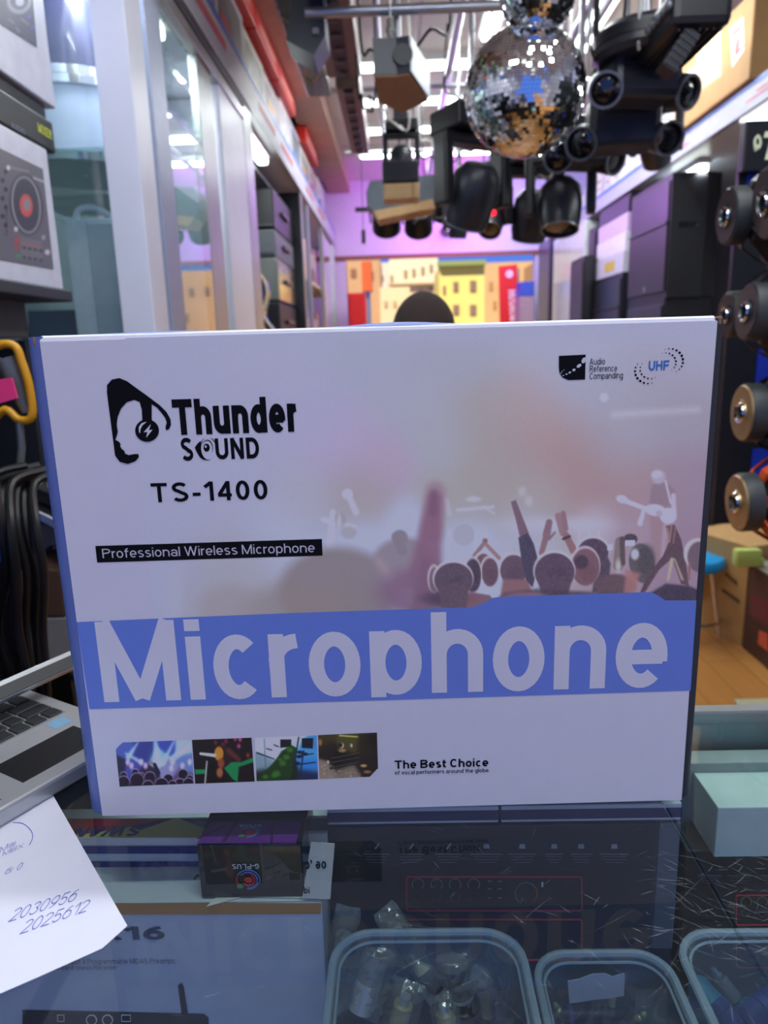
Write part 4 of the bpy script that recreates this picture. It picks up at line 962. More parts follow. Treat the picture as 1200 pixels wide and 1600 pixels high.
# ================================================================== plastic tubs in the case
m_tub = clear_mat('frosted_tub', (214, 226, 234), body=(200, 216, 232), body_amt=.12, rough=.2, ior=1.4, boost=.8)
m_rim = clear_mat('frosted_rim', (200, 214, 226), body=(190, 208, 226), body_amt=.42, rough=.25, ior=1.45)
def rrect_loop(x0, x1, y0, y1, r, z, n=6):
    P = []
    for cx, cy, a0 in ((x1-r, y1-r, 0), (x0+r, y1-r, 90), (x0+r, y0+r, 180), (x1-r, y0+r, 270)):
        for k in range(n+1):
            a = math.radians(a0+90*k/n); P.append(Vector((cx+r*math.cos(a), cy+r*math.sin(a), z)))
    return P
def tub(label, pxl, pxr, py, z, ylen, zb=.709, r=.026):
    a = at_z(pxl, py, z); b = at_z(pxr, py, z); y1 = a.y; x0, x1 = a.x, b.x; y0 = y1-ylen
    t = thing('plastic_tub', label, 'tub', ((x0+x1)/2, (y0+y1)/2, zb), group='frosted plastic tubs in the display case')
    bm = new(); loops = []
    H = z-zb
    for f, ins in ((0, .016), (.03, .013), (.5, .0085), (1, .004)):
        loops.append(rrect_loop(x0+ins, x1-ins, y0+ins, y1-ins, r-ins*.5, zb+H*f))
    for f, ins in ((1, .0052), (.5, .0097), (.03, .0145)):
        loops.append(rrect_loop(x0+ins, x1-ins, y0+ins, y1-ins, r-ins*.5, zb+H*f+(.001 if f < .1 else 0)))
    vs = [[bm.verts.new(p) for p in L] for L in loops]; n = len(vs[0])
    for A_, B_ in zip(vs, vs[1:]):
        for k in range(n): bm.faces.new((A_[k], A_[(k+1) % n], B_[(k+1) % n], B_[k]))
    bm.faces.new(vs[0]); bm.faces.new(vs[-1])
    obj('tub_wall', bm, m_tub, t, smooth=True)
    bm = new(); path = rrect_loop(x0+.001, x1-.001, y0+.001, y1-.001, r, z); path.append(path[0])
    add_tube(bm, path, .0032, 8); obj('rim', bm, m_rim, t, smooth=True)
    bm = new(); path = rrect_loop(x0+.006, x1-.006, y0+.006, y1-.006, r-.003, z-.004); path.append(path[0])
    add_tube(bm, path, .0012, 6); obj('inner_lip', bm, m_rim, t, smooth=True)
    return t, (x0, x1, y0, y1)
T1, R1 = tub('frosted tub of bagged connectors, leftmost of the three tubs, in front of the black carton', 523, 812, 1457, .895, .19, r=.03)
T2, R2 = tub('frosted middle tub with gold tipped jack plugs and a torn paper label', 829, 1038, 1489, .875, .15, r=.026)
T3, R3 = tub('frosted tub of blue and teal wrapped plugs, rightmost of the three tubs', 1046, 1330, 1457, .885, .17, r=.03)
m_bag = clear_mat('clear_bag', (226, 232, 236), body=(225, 235, 240), body_amt=.13, rough=.12, ior=1.45, boost=1.2, noise=45)
m_brass = mat('brass', (240, 216, 150), rough=.3, metal=.4, var=.1)
m_steel = mat('brushed_steel', (206, 208, 212), rough=.3, metal=.6, var=.1)
m_blkp = mat('black_plastic', (20, 21, 25), rough=.4, var=.15)
m_grip = mat('grey_brown_barrel', (150, 146, 146), rough=.3, metal=.2, var=.1)
m_vio = mat('violet_band', (90, 70, 160), rough=.4)
rb = random.Random(11)
def bag(label, top, bot, zt, zb_, wid, kind):
    P = at_z(*top, zt); Q = at_z(*bot, zb_)
    d = (Q-P); L = d.length; d.normalize()
    w = d.cross((CAM-P).normalized()).normalized(); n = w.cross(d)
    t = thing('bagged_connector', label, 'bagged connector', Q, group='connectors sealed in clear bags')
    # bag: two crumpled skins joined at the edges
    bm = new(); nu, nv = 8, 16; g = {}
    for s in (0, 1):
        for i in range(nu+1):
            for j in range(nv+1):
                edge = i in (0, nu) or j in (0, nv)
                if s and edge: g[s, i, j] = g[0, i, j]; continue
                u = (i/nu-.5)*wid; v = j/nv*L
                th = .0105*math.sin(PI*i/nu)**.7*min(1, math.sin(PI*min(.999, max(.001, j/nv)))*2)
                off = n*((th if s == 0 else -th)+rb.uniform(-.0012, .0012)) + w*rb.uniform(-.001, .001)
                g[s, i, j] = bm.verts.new(P+d*v+w*u*(1-.12*(j == 0))+off)
        for i in range(nu):
            for j in range(nv):
                q = (g[s, i, j], g[s, i+1, j], g[s, i+1, j+1], g[s, i, j+1])
                try: bm.faces.new(q if s == 0 else q[::-1])
                except ValueError: pass
    obj('bag', bm, m_bag, t, smooth=False)
    def c(a, b, r, m, nm, r1=None, seg=20):
        bm = new(); add_cyl(bm, P+d*L*a, P+d*L*b, r*1.25, (r1 or r)*1.25, seg); return obj(nm, bm, m, t, smooth=True)
    if kind == 0: c(.34, .72, .0062, m_brass, 'brass_barrel'); c(.72, .80, .0064, m_blkp, 'collar'); c(.80, .95, .0058, m_blkp, 'boot', .004); c(.22, .34, .0035, m_steel, 'tip')
    elif kind == 1: c(.25, .6, .0056, m_grip, 'barrel'); c(.6, .66, .006, m_brass, 'brass_ring'); c(.66, .92, .0068, m_blkp, 'boot', .006)
    elif kind == 2: c(.2, .55, .0085, m_grip, 'barrel'); c(.55, .6, .009, m_steel, 'steel_ring'); c(.6, .9, .0088, m_steel, 'sleeve'); c(.14, .2, .006, m_blkp, 'plug')
    else: c(.18, .62, .008, mat('brown_barrel', (84, 70, 66), rough=.4), 'barrel'); c(.62, .66, .0084, m_steel, 'steel_ring'); c(.66, .86, .0085, m_blkp, 'boot')
    return t
bag('slim bagged connector with a bright brass barrel, slanting across the left tub', (598, 1418), (690, 1556), .900, .845, .022, 0)
bag('bagged connector with a black boot standing at the far left of the left tub', (545, 1416), (514, 1590), .895, .80, .022, 1)
bag('wide clear bag with a grey barrel, second from the left in the left tub', (596, 1462), (560, 1588), .890, .83, .034, 2)
bag('bagged brown barrel with a black boot right of the slanting brass one', (706, 1486), (730, 1592), .880, .82, .030, 3)
bag('creased bag with a steel barrel leaning on the right wall of the left tub', (783, 1462), (770, 1590), .885, .81, .028, 2)
bag('bagged connector low at the front of the left tub beneath the brass one', (640, 1532), (612, 1640), .86, .80, .030, 0)
bag('short bagged brass plug right of the middle of the left tub', (752, 1500), (764, 1610), .87, .80, .024, 0)
bag('bagged brass-ended connector at the front edge of the left tub', (690, 1545), (706, 1660), .85, .80, .022, 0)
bag('bagged dark connector between the grey barrel and the brass one in the left tub', (622, 1500), (595, 1600), .85, .79, .024, 3)
bag('flat folded clear bag lying on its side at the right of the left tub', (735, 1520), (800, 1560), .865, .82, .026, 1)
# jack plugs in the middle tub
def jack(label, tip, tail, zt, zl, body, blen=.05, kind='brass'):
    P = at_z(*tip, zt); Q = at_z(*tail, zl); d = (Q-P).normalized(); L = (Q-P).length
    t = thing('jack_plug', label, 'jack plug', Q, group='loose jack plugs in the middle tub')
    bm = new(); mx, _ = align(P, Q)
    add_lathe(bm, [(0, 0), (.0012, .0006), (.0026, .003), (.0027, .0042), (.0016, .0062), (.003, .0076), (.0031, .012), (.0026, .0122), (.0026, .0132), (.0031, .0134), (.0031, L*.96), (0, L*.96)], mx, 20)
    obj('tip', bm, m_brass, t, smooth=True, label='gold-coloured tip')
    bm = new(); mx2, _ = align(Q, Q+Vector(body))
    bl = Vector(body).length
    add_lathe(bm, [(0, -.002), (.0058, -.001), (.0068, .002), (.007, bl*.4), (.0062, bl*.45), (.0066, bl*.5), (.0055, bl*.98), (0, bl)], mx2, 20)
    obj('barrel', bm, m_blkp, t, smooth=True)
    bm = new(); add_lathe(bm, [(.0071, bl*.16), (.0073, bl*.17), (.0073, bl*.24), (.0071, bl*.25)], mx2, 20); obj('colour_ring', bm, m_vio, t, smooth=True, label='violet ring')
    return t
jack('jack plug standing upright with its gold tip up in the middle tub', (957, 1534), (956, 1588), .80, .775, (.0, -.01, -.05))
jack('jack plug leaning left with its gold tip near the left wall of the middle tub', (866, 1566), (884, 1600), .79, .77, (.02, -.045, -.015))
jack('jack plug pointing right with its gold tip at the right of the middle tub', (1010, 1582), (992, 1596), .79, .78, (-.04, -.02, -.02))
P = at_z(860, 1588, .775); Q = at_z(985, 1588, .775)
t = thing('jack_plug', 'black barrelled plug lying crosswise with a purple mark in the middle tub', 'jack plug', (P+Q)/2, group='loose jack plugs in the middle tub')
bm = new(); mx, L = align(P, Q); add_lathe(bm, [(0, 0), (.007, .001), (.0085, .006), (.0085, L*.45), (.0078, L*.5), (.0085, L*.55), (.0085, L-.004), (.006, L), (0, L)], mx, 24); obj('barrel', bm, m_blkp, t, smooth=True)
bm = new(); add_lathe(bm, [(.0086, L*.22), (.0089, L*.225), (.0089, L*.27), (.0086, L*.275)], mx, 24); obj('colour_ring', bm, m_vio, t, smooth=True, label='purple ring')
# torn label on the back wall of the middle tub
yl = R2[3]-.0175
P2 = [at_y(a, b, yl) for a, b in ((887, 1533), (905, 1530), (925, 1522), (945, 1521), (957, 1526), (968, 1523), (976, 1521), (975, 1556), (955, 1560), (930, 1562), (905, 1566), (890, 1568))]
bm = new(); add_prism(bm, P2, (0, .0004, 0)); o = obj('paper_label', bm, mat('dull_paper', (186, 192, 204), rough=.8)); tag(o, 'torn blank paper label inside the back wall of the middle tub', 'paper')
# blue and teal wrapped plugs in the right tub
m_teal = mat('teal_wrap', (20, 150, 180), rough=.45, var=.2, scale=80, bump=.3); m_indigo = mat('indigo_wrap', (60, 62, 160), rough=.45, var=.2, scale=80, bump=.3)
def plug(label, a, b, za, zb_, r, m0, m1):
    P = at_z(*a, za); Q = at_z(*b, zb_); mx, L = align(P, Q)
    t = thing('wrapped_plug', label, 'plug', Q, group='wrapped plugs in the right tub')
    bm = new(); add_lathe(bm, [(0, 0), (r*.7, .001), (r, .006), (r*.94, L*.25), (r*1.02, L*.5)], mx, 20); obj('wrap', bm, m0, t, smooth=True)
    bm = new(); add_lathe(bm, [(r*1.03, L*.5), (r*1.12, L*.52), (r*1.08, L*.7), (r*1.15, L*.72), (r, L*.98), (0, L)], mx, 20); obj('sleeve', bm, m1, t, smooth=True)
plug('teal ended wrapped plug slanting down right in the right-hand tub', (1082, 1530), (1150, 1612), .79, .775, .0105, m_teal, m_indigo)
plug('indigo wrapped plug rising to the right edge of the right tub', (1160, 1600), (1215, 1560), .775, .785, .0115, m_indigo, m_indigo)
plug('indigo wrapped plug lowest at the left in the right tub', (1076, 1560), (1112, 1625), .775, .765, .0105, m_indigo, m_teal)
plug('teal plug lying at the front between the indigo ones in the right tub', (1130, 1592), (1180, 1574), .76, .76, .009, m_teal, m_teal)
bm = new(); P = at_z(1124, 1528, .79); Q = at_z(1145, 1560, .775); add_cyl(bm, P, Q, .006, .008, 18)
t = thing('grey_connector', 'grey metal connector with a pin behind the blue plugs in the right tub', 'connector', Q)
obj('body', bm, m_grip, t, smooth=True); bm = new(); add_cyl(bm, P, P+(P-Q)*.5, .0022, .0022, 12); add_cyl(bm, P+(P-Q)*.1, P+(P-Q)*.2, .004, .004, 12); obj('pin', bm, m_steel, t, smooth=True)
# ================================================================== on the glass: paper and laptop
t = thing('handwritten_sheet', 'white sheet of paper with blue handwritten numbers lying on the glass at the left', 'paper', at_z(60, 1420, 1.0006))
zp = 1.0008
pts = [at_z(x, y, zp) for x, y in ((75, 1229), (199, 1447), (160, 1482), (60, 1527), (-30, 1566), (-160, 1622), (-300, 1400), (-60, 1292))]
bm = new(); add_prism(bm, pts, (0, 0, .0003)); obj('sheet', bm, mat('writing_paper', (226, 228, 240), rough=.7, var=.015), t)
m_pen = mat('blue_pen', (112, 120, 196), rough=.6)
def hand(s, p0, p1, h):
    O = at_z(*p0, zp+.0006); E = at_z(*p1, zp+.0006); U = (E-O).normalized(); V = Vector((-U.y, U.x, 0))
    bm = new(); add_text(bm, s, O, U, V, width=(E-O).length, height=h, bold=-.018, shear=.45); obj('handwriting', bm, m_pen, t)
hand('2030956', (12, 1441), (116, 1407), .0105); hand('2025612', (30, 1460), (134, 1424), .0105); hand('670', (6, 1367), (32, 1358), .007)
hand('Max', (0, 1332), (24, 1320), .006); hand('7MBX', (-6, 1342), (36, 1324), .005)
bm = new(); add_tube(bm, [at_z(x, y, zp+.0006) for x, y in ((20, 1285), (36, 1287), (48, 1297), (51, 1308), (46, 1320))], .0003, 5, 5); obj('handwriting', bm, m_pen, t)
# laptop
zt = 1.016
def zl(x, y, z=zt): return at_z(x, y, z)
fr = zl(128, 1192); fl = zl(0, 1266); U = (fr-fl).normalized(); V = Vector((-U.y, U.x, 0))
# right-hand side edge passes through (25,1069),(115,1105)
rs = zl(25, 1069); corner = fl + U*((rs-fl).dot(U))
depthL = (rs-fl).dot(V)
LW = .34
O = corner - U*LW
lap = thing('laptop', 'open silver laptop with black keys at the left edge behind the microphone carton', 'laptop', (corner.x-.1, corner.y+.05, 1.0008))
mx = frame(Vector((O.x, O.y, 1.0012)), U, V, Vector((0, 0, 1)))
m_sil = mat('silver_case', (186, 188, 190), rough=.3, metal=.5, var=.03)
obj('base', box((0, 0, 0), (LW, depthL, .0148), mx, bev=.003), m_sil, lap)
m_key = mat('black_key', (28, 29, 32), rough=.5)
bm = new(); add_box(bm, (LW-.018-.30, .092, .0148), (LW-.014, depthL-.016, .0152), mx); obj('keyboard_well', bm, mat('key_well', (150, 152, 154), rough=.4, metal=.4), lap)
kh = (depthL-.016-.092)/5
for r_ in range(5):
    x = LW-.016; c = 0
    while x > .03 and c < 11:
        w = .016 if not (c == 0 and r_ in (1, 2)) else .028
        obj('key', box((x-w+.0016, .093+kh*r_+.001, .0152), (x, .093+kh*(r_+1)-.0012, .0168), mx, bev=.0006, seg=1), m_key, lap)
        x -= w+.0007; c += 1
obj('touchpad', box((LW-.235, .012, .0148), (LW-.130, .080, .0151), mx), mat('touchpad_grey', (128, 132, 128), rough=.25), lap)
obj('palm_sticker', box((LW-.108, .018, .0148), (LW-.028, .062, .0151), mx), mat('black_sticker', (18, 19, 22), rough=.35), lap, label='black rectangular sticker')
obj('badge_sticker', box((LW-.040, .071, .0148), (LW-.022, .087, .0151), mx), mat('blue_sticker', (120, 165, 196), rough=.3), lap, label='small blue sticker')
# lid folded far back, its silver edge towards the camera
e0 = at_z(-120, 1120, 1.045); e1 = at_z(108, 1020, 1.045)
Ue = (e1-e0).normalized(); Ve = Vector((-Ue.y, Ue.x, 0)); We = Vector((0, 0, 1))
Vd = (-Ve*.80-We*.60).normalized(); Wd = Ue.cross(Vd)
mxl = frame(e0, Ue, Vd, Wd)
L_ = (e1-e0).length
obj('lid', box((0, 0, -.004), (L_, .020, .003), mxl, bev=.001), m_sil, lap, label='silver lid edge')
obj('lid_bezel', box((.003, .006, -.0052), (L_-.003, .019, -.0041), mxl), m_key, lap); obj('lid_bezel', box((.003, .006, .0031), (L_-.003, .019, .0042), mxl), m_key, lap)
# ================================================================== left side of the shop
XG = -0.56                                   # plane of the cabinet fronts
def ypx(px, py, x=XG): return at_x(px, py, x).y
m_shelf = mat('dark_shelf', (52, 54, 64), rough=.5)
m_inner = mat('cabinet_lining', (172, 180, 188), rough=.6, var=.05)
m_pane = clear_mat('cabinet_glass', (232, 240, 240), body_amt=.03, rough=.02, ior=1.5, boost=1.6)
# ---- glazed wall cabinet
zt_ = 2.27
cab = thing('glass_cabinet', 'tall white glazed wall cabinet with sliding glass doors along the left side', 'cabinet', (XG-.25, 3.0, 0))
PY0 = ypx(222, 300)
PXL = at_y(169, 300, PY0).x; PYB = ypx(246, 300)
def stile(name, x0, x1, y0, y1, m, z0=.0, z1=zt_, label=None): return obj(name, box((x0, y0, z0), (x1, y1, z1), bev=.003), m, cab, label=label)
stile('corner_post', PXL, XG, PY0, PYB-.001, m_white, z1=2.27, label='wide white corner post')
ys = [ypx(x, 300) for x in (249, 271, 325, 345, 352, 386, 398)]
stile('door_stile', XG-.02, XG+.004, ys[0], ys[1], m_alub)
stile('door_stile', XG-.03, XG-.004, ys[2], ys[3], m_alu)
stile('partition', XG-.03, XG+.002, ys[4], ys[5], m_white, label='wide white upright')
stile('partition', XG-.55, XG-.032, ys[5]-.03, ys[5], m_white, label='white side panel')
stile('door_stile', XG-.02, XG+.004, ys[5]+.002, ys[6], m_alu)
obj('sliding_door', box((XG-.018, PYB+.001, .3), (XG-.014, ys[0], zt_-.03)), m_pane, cab)
obj('sliding_door', box((XG-.010, ys[1], .3), (XG-.006, ys[2], zt_-.05)), m_pane, cab)
obj('end_pane', box((-1.14, PY0+.01, .3), (PXL-.002, PY0+.014, zt_)), clear_mat('end_glass', (246, 250, 250), body_amt=.02, ior=1.45, boost=1.0), cab)
obj('top_rail', box((XG-.03, PYB+.002, zt_-.07), (XG+.008, ys[5], zt_-.03), bev=.003), m_alu, cab)
obj('top_rail', box((XG-.03, PYB+.002, zt_-.028), (XG+.012, ys[5], zt_-.002), bev=.003), mat('dark_rail_grey', (70, 74, 76), rough=.5), cab, label='dark upper rail')  # dark grey upper rail above the aluminium one
obj('lining', box((-1.145, PY0+.02, .02), (-1.135, ys[5]-.03, zt_)), m_inner, cab)
obj('cabinet_base', box((-1.13, PY0+.02, .0), (XG-.04, ys[5]-.04, .3)), m_white, cab)
for z in (.9, 1.18, 1.8): obj('glass_shelf', box((-1.13, PY0+.02, z), (XG-.05, ys[5]-.04, z+.008)), clear_mat('glass_shelf_clear', (225, 240, 236), body_amt=.05), cab)
# ---- fascia over the cabinets and the tube below it
m_fas = mat('fascia_board', (196, 200, 206), rough=.4)
fas = thing('shelf_fascia', 'long pale fascia board with blue and red stripe above the left cabinets', 'fascia', (XG-.15, 4.3, zt_))
FZ0, FZ1 = 2.275, 2.41
obj('board', box((XG-.02, 1.2, FZ0), (XG+.012, YB-.01, FZ1)), m_fas, fas)
obj('blue_edge', box((XG+.0122, 1.2, FZ1-.022), (XG+.014, YB-.01, FZ1-.002)), mat('fascia_blue', (70, 120, 210), rough=.4), fas, label='blue edge stripe')
m_rp = mat('fascia_red', (212, 110, 110), rough=.5)
for k, (a, b) in enumerate(((1.7, 2.15), (2.3, 2.7), (3.3, 3.7), (3.9, 4.3), (4.9, 5.3), (5.6, 6.1))):
    obj('red_print', box((XG+.0122, a, FZ0+.055), (XG+.0136, b, FZ0+.085)), m_rp, fas, label='faded red lettering stripe')
obj('shelf_board', box((XL+.002, 1.2, FZ0), (XG-.021, YB-.01, FZ0+.04)), m_white, fas)
def under_tube(y0, y1, x, z, lab, nm='shelf_light', pw=5):
    t = thing(nm, lab, 'shelf light', (x, (y0+y1)/2, z))
    obj('housing', box((x-.03, y0-.02, z-.02), (x+.03, y1+.02, z)), m_lampbody, t)
    obj('diffuser', box((x-.025, y0, z-.055), (x+.025, y1, z-.0205), bev=.01), m_tube, t, label='glowing white tube')
    area_light('shelf_tube_light', (x, (y0+y1)/2, z-.06), .05, y1-y0, pw, (.93, .98, 1.0))
ya, yb = at_x(383, 155, -.50).y, at_x(448, 262, -.50).y
under_tube(2.62, 3.75, XG-.06, FZ0-.002, 'glowing fluorescent tube under the left fascia board')
under_tube(1.75, 2.3, XG-.10, FZ0-.002, 'fluorescent tube inside the left glazed cabinet', pw=9)
# ---- black open rack section with flight cases
y2, y3 = ys[6]+.02, ypx(468, 300)
rk = thing('rack_cabinet', 'open black rack bay between the white uprights on the left', 'cabinet', (-.85, (y2+y3)/2, 0))
m_rk = mat('black_rack', (24, 26, 30), rough=.45)
obj('back', box((-1.14, y2, 0), (-1.12, y3, FZ0-.01)), m_rk, rk)
obj('side', box((-1.118, y3-.03, 0), (XG, y3, FZ0-.01)), m_rk, rk)
obj('side', box((XG-.02, y3+.002, 0), (XG+.004, y3+.05, FZ0-.01)), m_alu, rk)
obj('soffit', box((-1.118, y2, FZ0-.07), (XG-.10, y3-.031, FZ0-.06)), m_inner, rk)
for k, z in enumerate((.6, 1.12)): obj('shelf', box((-1.118, y2+.01, z), (XG-.02, y3-.032, z+.02)), m_rk, rk)
m_wrap = clear_mat('stretch_wrap', (190, 198, 190), body=(170, 180, 172), body_amt=.45, rough=.12, ior=1.5, boost=2.2, noise=40)
cz = 1.142; yC0, yC1 = y3-.72, y3-.05
labs = ['black amplifier case at the bottom of the rack bay stack', 'black amplifier case second from the bottom in the rack bay', 'amplifier case in shiny stretch wrap in the rack bay', 'grey-fronted amplifier case above the wrapped one in the rack bay', 'topmost black case in the rack bay, under the light']
for k, (h, lab) in enumerate(zip((.26, .2, .22, .14, .2), labs)):
    t = thing('amplifier_case', lab, 'amplifier', ((-1.1+XG)/2, (yC0+yC1)/2, cz), group='cases stacked in the black rack bay')
    obj('shell', box((-1.1, yC0, cz), (XG-.05, yC1, cz+h-.006), bev=.008), m_rk if k != 3 else mat('grey_case', (92, 98, 104), rough=.5), t)
    obj('handle', box((-.95, yC0-.018, cz+h*.55), (-.75, yC0-.001, cz+h*.64), bev=.004), mat('case_handle', (70, 72, 78), rough=.3, metal=.5), t)
    obj('handle', box((XG-.049, yC0+.2, cz+h*.45), (XG-.03, yC0+.42, cz+h*.55), bev=.004), mat('case_handle', (70, 72, 78)), t)
    obj('trim_strip', box((-1.09, yC0-.004, cz+.01), (XG-.06, yC0-.001, cz+.022)), mat('case_handle', (70, 72, 78)), t)
    if k == 2: obj('stretch_wrap', box((-1.104, yC0-.008, cz+.002), (XG-.044, yC1+.003, cz+h-.004), bev=.01), m_wrap, t, label='shiny clear stretch wrap')
    cz += h
# ---- guitar leaning in the rack bay
gp = at_y(404, 500, y2+.25)
gt = thing('acoustic_guitar', 'dark blue acoustic guitar with cream binding standing in the rack bay', 'guitar', (gp.x, gp.y, 1.142))
def gshape(s, cx, cz_, y):
    pts = [(0, 0), (.10, .005), (.165, .05), (.18, .11), (.165, .17), (.125, .23), (.115, .26), (.13, .31), (.14, .36), (.12, .42), (.07, .455), (0, .46)]
    pts = pts + [(-x, z) for x, z in pts[::-1][1:-1]]
    P = [Vector((cx+x*s, y, cz_+z*s+ (0))) for x, z in pts]; return catmull(P, 4, True)
gx = at_y(427, 500, gp.y).x-.16; gz_ = at_y(415, 422, gp.y).z-.445
if gz_ < 1.143: gz_ = 1.143
bm = new(); add_prism(bm, gshape(1, gx, gz_, gp.y), (0, .09, 0)); obj('body', bm, mat('midnight_blue_wood', (22, 44, 96), rough=.2, coat=.5), gt)
bm = new(); P = gshape(1, gx, gz_, gp.y-.002); add_tube(bm, P+[P[0]], .006, 6); obj('binding', bm, mat('cream_binding', (222, 206, 160), rough=.4), gt, label='cream binding')
bm = new(); add_prism(bm, gshape(.80, gx, gz_+.045, gp.y-.0022), None); obj('top_plate', bm, mat('spruce_top', (206, 176, 120), rough=.3), gt, label='pale wood top')
bm = new(); add_cyl(bm, (gx, gp.y-.004, gz_+.29), (gx, gp.y-.0026, gz_+.29), .042, seg=28); obj('sound_hole', bm, m_rk, gt)
obj('bridge', box((gx-.07, gp.y-.012, gz_+.12), (gx+.07, gp.y-.0026, gz_+.14), bev=.002), m_rk, gt)
obj('neck', box((gx-.025, gp.y-.015, gz_+.32), (gx+.025, gp.y+.02, gz_+.86), bev=.005), m_rk, gt)
obj('headstock', box((gx-.035, gp.y-.01, gz_+.861), (gx+.035, gp.y+.01, gz_+.99), bev=.005), m_rk, gt)
# ---- far bay: pink packs, glazed end cabinet
y4 = YB-.35
far = thing('glass_cabinet', 'far glazed cabinet with pale uprights nearest the doorway on the left', 'cabinet', (-.85, (y3+y4)/2, 0))
for i, px in enumerate((485, 506)):
    yy = ypx(px, 450); obj('upright', box((XG-.02, yy, .3), (XG+.006, yy+.05, FZ0-.02)), m_alu if i else m_alub, far)
    if i: obj('sliding_door', box((XG-.012, yy+.052, .3), (XG-.008, y4-.02, FZ0-.02)), m_pane, far)
obj('end_upright', box((XG-.06, y4-.018, .0), (XG+.01, y4+.14, FZ0-.02)), mat('mint_white_paint', (214, 232, 222), rough=.4), far)
obj('cabinet_base', box((-1.13, y3+.06, 0), (XG-.03, y4-.02, .3)), m_white, far)
obj('lining', box((-1.145, y3+.06, .3), (-1.135, y4-.02, FZ0-.02)), mat('warm_lining', (226, 206, 170), rough=.6), far)
for z in (.8, 1.3, 1.8): obj('shelf', box((-1.134, y3+.06, z), (XG-.03, y4-.02, z+.02)), mat('warm_lining', (226, 206, 170)), far)
cols = [(190, 90, 130), (150, 60, 160), (120, 80, 190), (200, 110, 90), (60, 40, 80), (214, 150, 120), (220, 60, 60), (96, 50, 130), (230, 170, 120), (170, 60, 90), (80, 60, 60), (200, 140, 160)]
names_ = ['rose', 'magenta', 'violet', 'terracotta', 'plum', 'salmon', 'scarlet', 'purple', 'peach', 'wine', 'brown-black', 'pale pink']
k = 0
for zi, z in enumerate((1.321, 1.821)):
    for j in range(6):
        y = y3+.12+j*.19; h = .30 if zi == 0 else .26
        t = thing('boxed_accessory', names_[k] + ' accessory pack, ' + ('lower' if zi == 0 else 'upper') + ' row beside the black rack bay', 'box', (XG-.12, y+.07, z), group='coloured packs beyond the rack bay')
        obj('carton', box((XG-.20, y, z), (XG-.05, y+.15, z+h), bev=.002), mat('pack_' + names_[k], cols[k], rough=.4), t)
        obj('front_label', box((XG-.0498, y+.03, z+h*.4), (XG-.0488, y+.12, z+h*.8)), mat('pack_label', (214, 196, 200), rough=.5), t)
        k += 1
# ---- merchandise on top of the fascia
rt = random.Random(5)
tops = [('grey-green', (176, 190, 166)), ('pale green', (150, 178, 132)), ('charcoal patterned', (104, 98, 98)), ('silver', (188, 190, 196)), ('cream', (206, 204, 186)), ('pale grey', (192, 194, 200)), ('white and red', (216, 200, 200)), ('light blue', (168, 186, 212)), ('off-white', (220, 216, 214)), ('dusty pink', (214, 178, 170)), ('white', (228, 228, 230)), ('steel grey', (140, 146, 152))]
y = 1.35; k = 0; 
while y < 6.5:
    w = rt.uniform(.36, .56); nm, c = tops[k % 12]; h = rt.uniform(.20, .24)
    t = thing('product_box', nm + ' product carton on the left top shelf, ' + ('nearest' if k == 0 else 'number %s' % ['one', 'two', 'three', 'four', 'five', 'six', 'seven', 'eight', 'nine', 'ten', 'eleven', 'twelve', 'thirteen', 'fourteen'][k] + ' from the near end'), 'box', (XG-.2, y+w/2, FZ1-.12), group='cartons on the left top shelf')
    obj('carton', box((XG-.42, y, FZ0+.041), (XG-.022, y+w-.012, FZ1+h), bev=.003), mat('top_'+nm, c, rough=.4, var=.2, scale=9), t)
    obj('printed_panel', box((XG-.0218, y+.04, FZ1+.03), (XG-.0205, y+w-.06, FZ1+h-.03)), mat('top_panel_%d' % (k % 4), [(120, 130, 110), (160, 150, 150), (196, 196, 206), (90, 90, 96)][k % 4], rough=.4, var=.5, scale=14), t)
    if rt.random() < .5: obj('printed_stripe', box((XG-.0204, y+.06, FZ1+.06), (XG-.0194, y+w*.45, FZ1+.10)), mat('stripe_%d' % (k % 3), [(200, 60, 60), (70, 110, 190), (214, 160, 60)][k % 3]), t)
    # flat red carton lying on top
    y += w; k += 1
for i, (a, b, lab) in enumerate(((2.7, 3.35, 'long scarlet carton lying on the left top stack, nearest'), (3.36, 3.95, 'second scarlet carton lying on the left top stack'), (3.96, 4.55, 'third scarlet carton lying on the left top stack'), (5.05, 5.75, 'faded red carton near the far end of the left top stack'))):
    t = thing('red_carton', lab, 'box', (XG-.1, (a+b)/2, FZ1+.245), group='scarlet cartons on the left top stack')
    obj('carton', box((XG-.3, a, FZ1+.2405), (XG+.012, b-.01, FZ1+.335), bev=.003), mat('scarlet_carton', (224, 52, 40), rough=.4), t)
    obj('printed_band', box((XG+.0122, a+.08, FZ1+.27), (XG+.0134, b-.12, FZ1+.295)), mat('faded_print', (240, 170, 150), rough=.5), t)
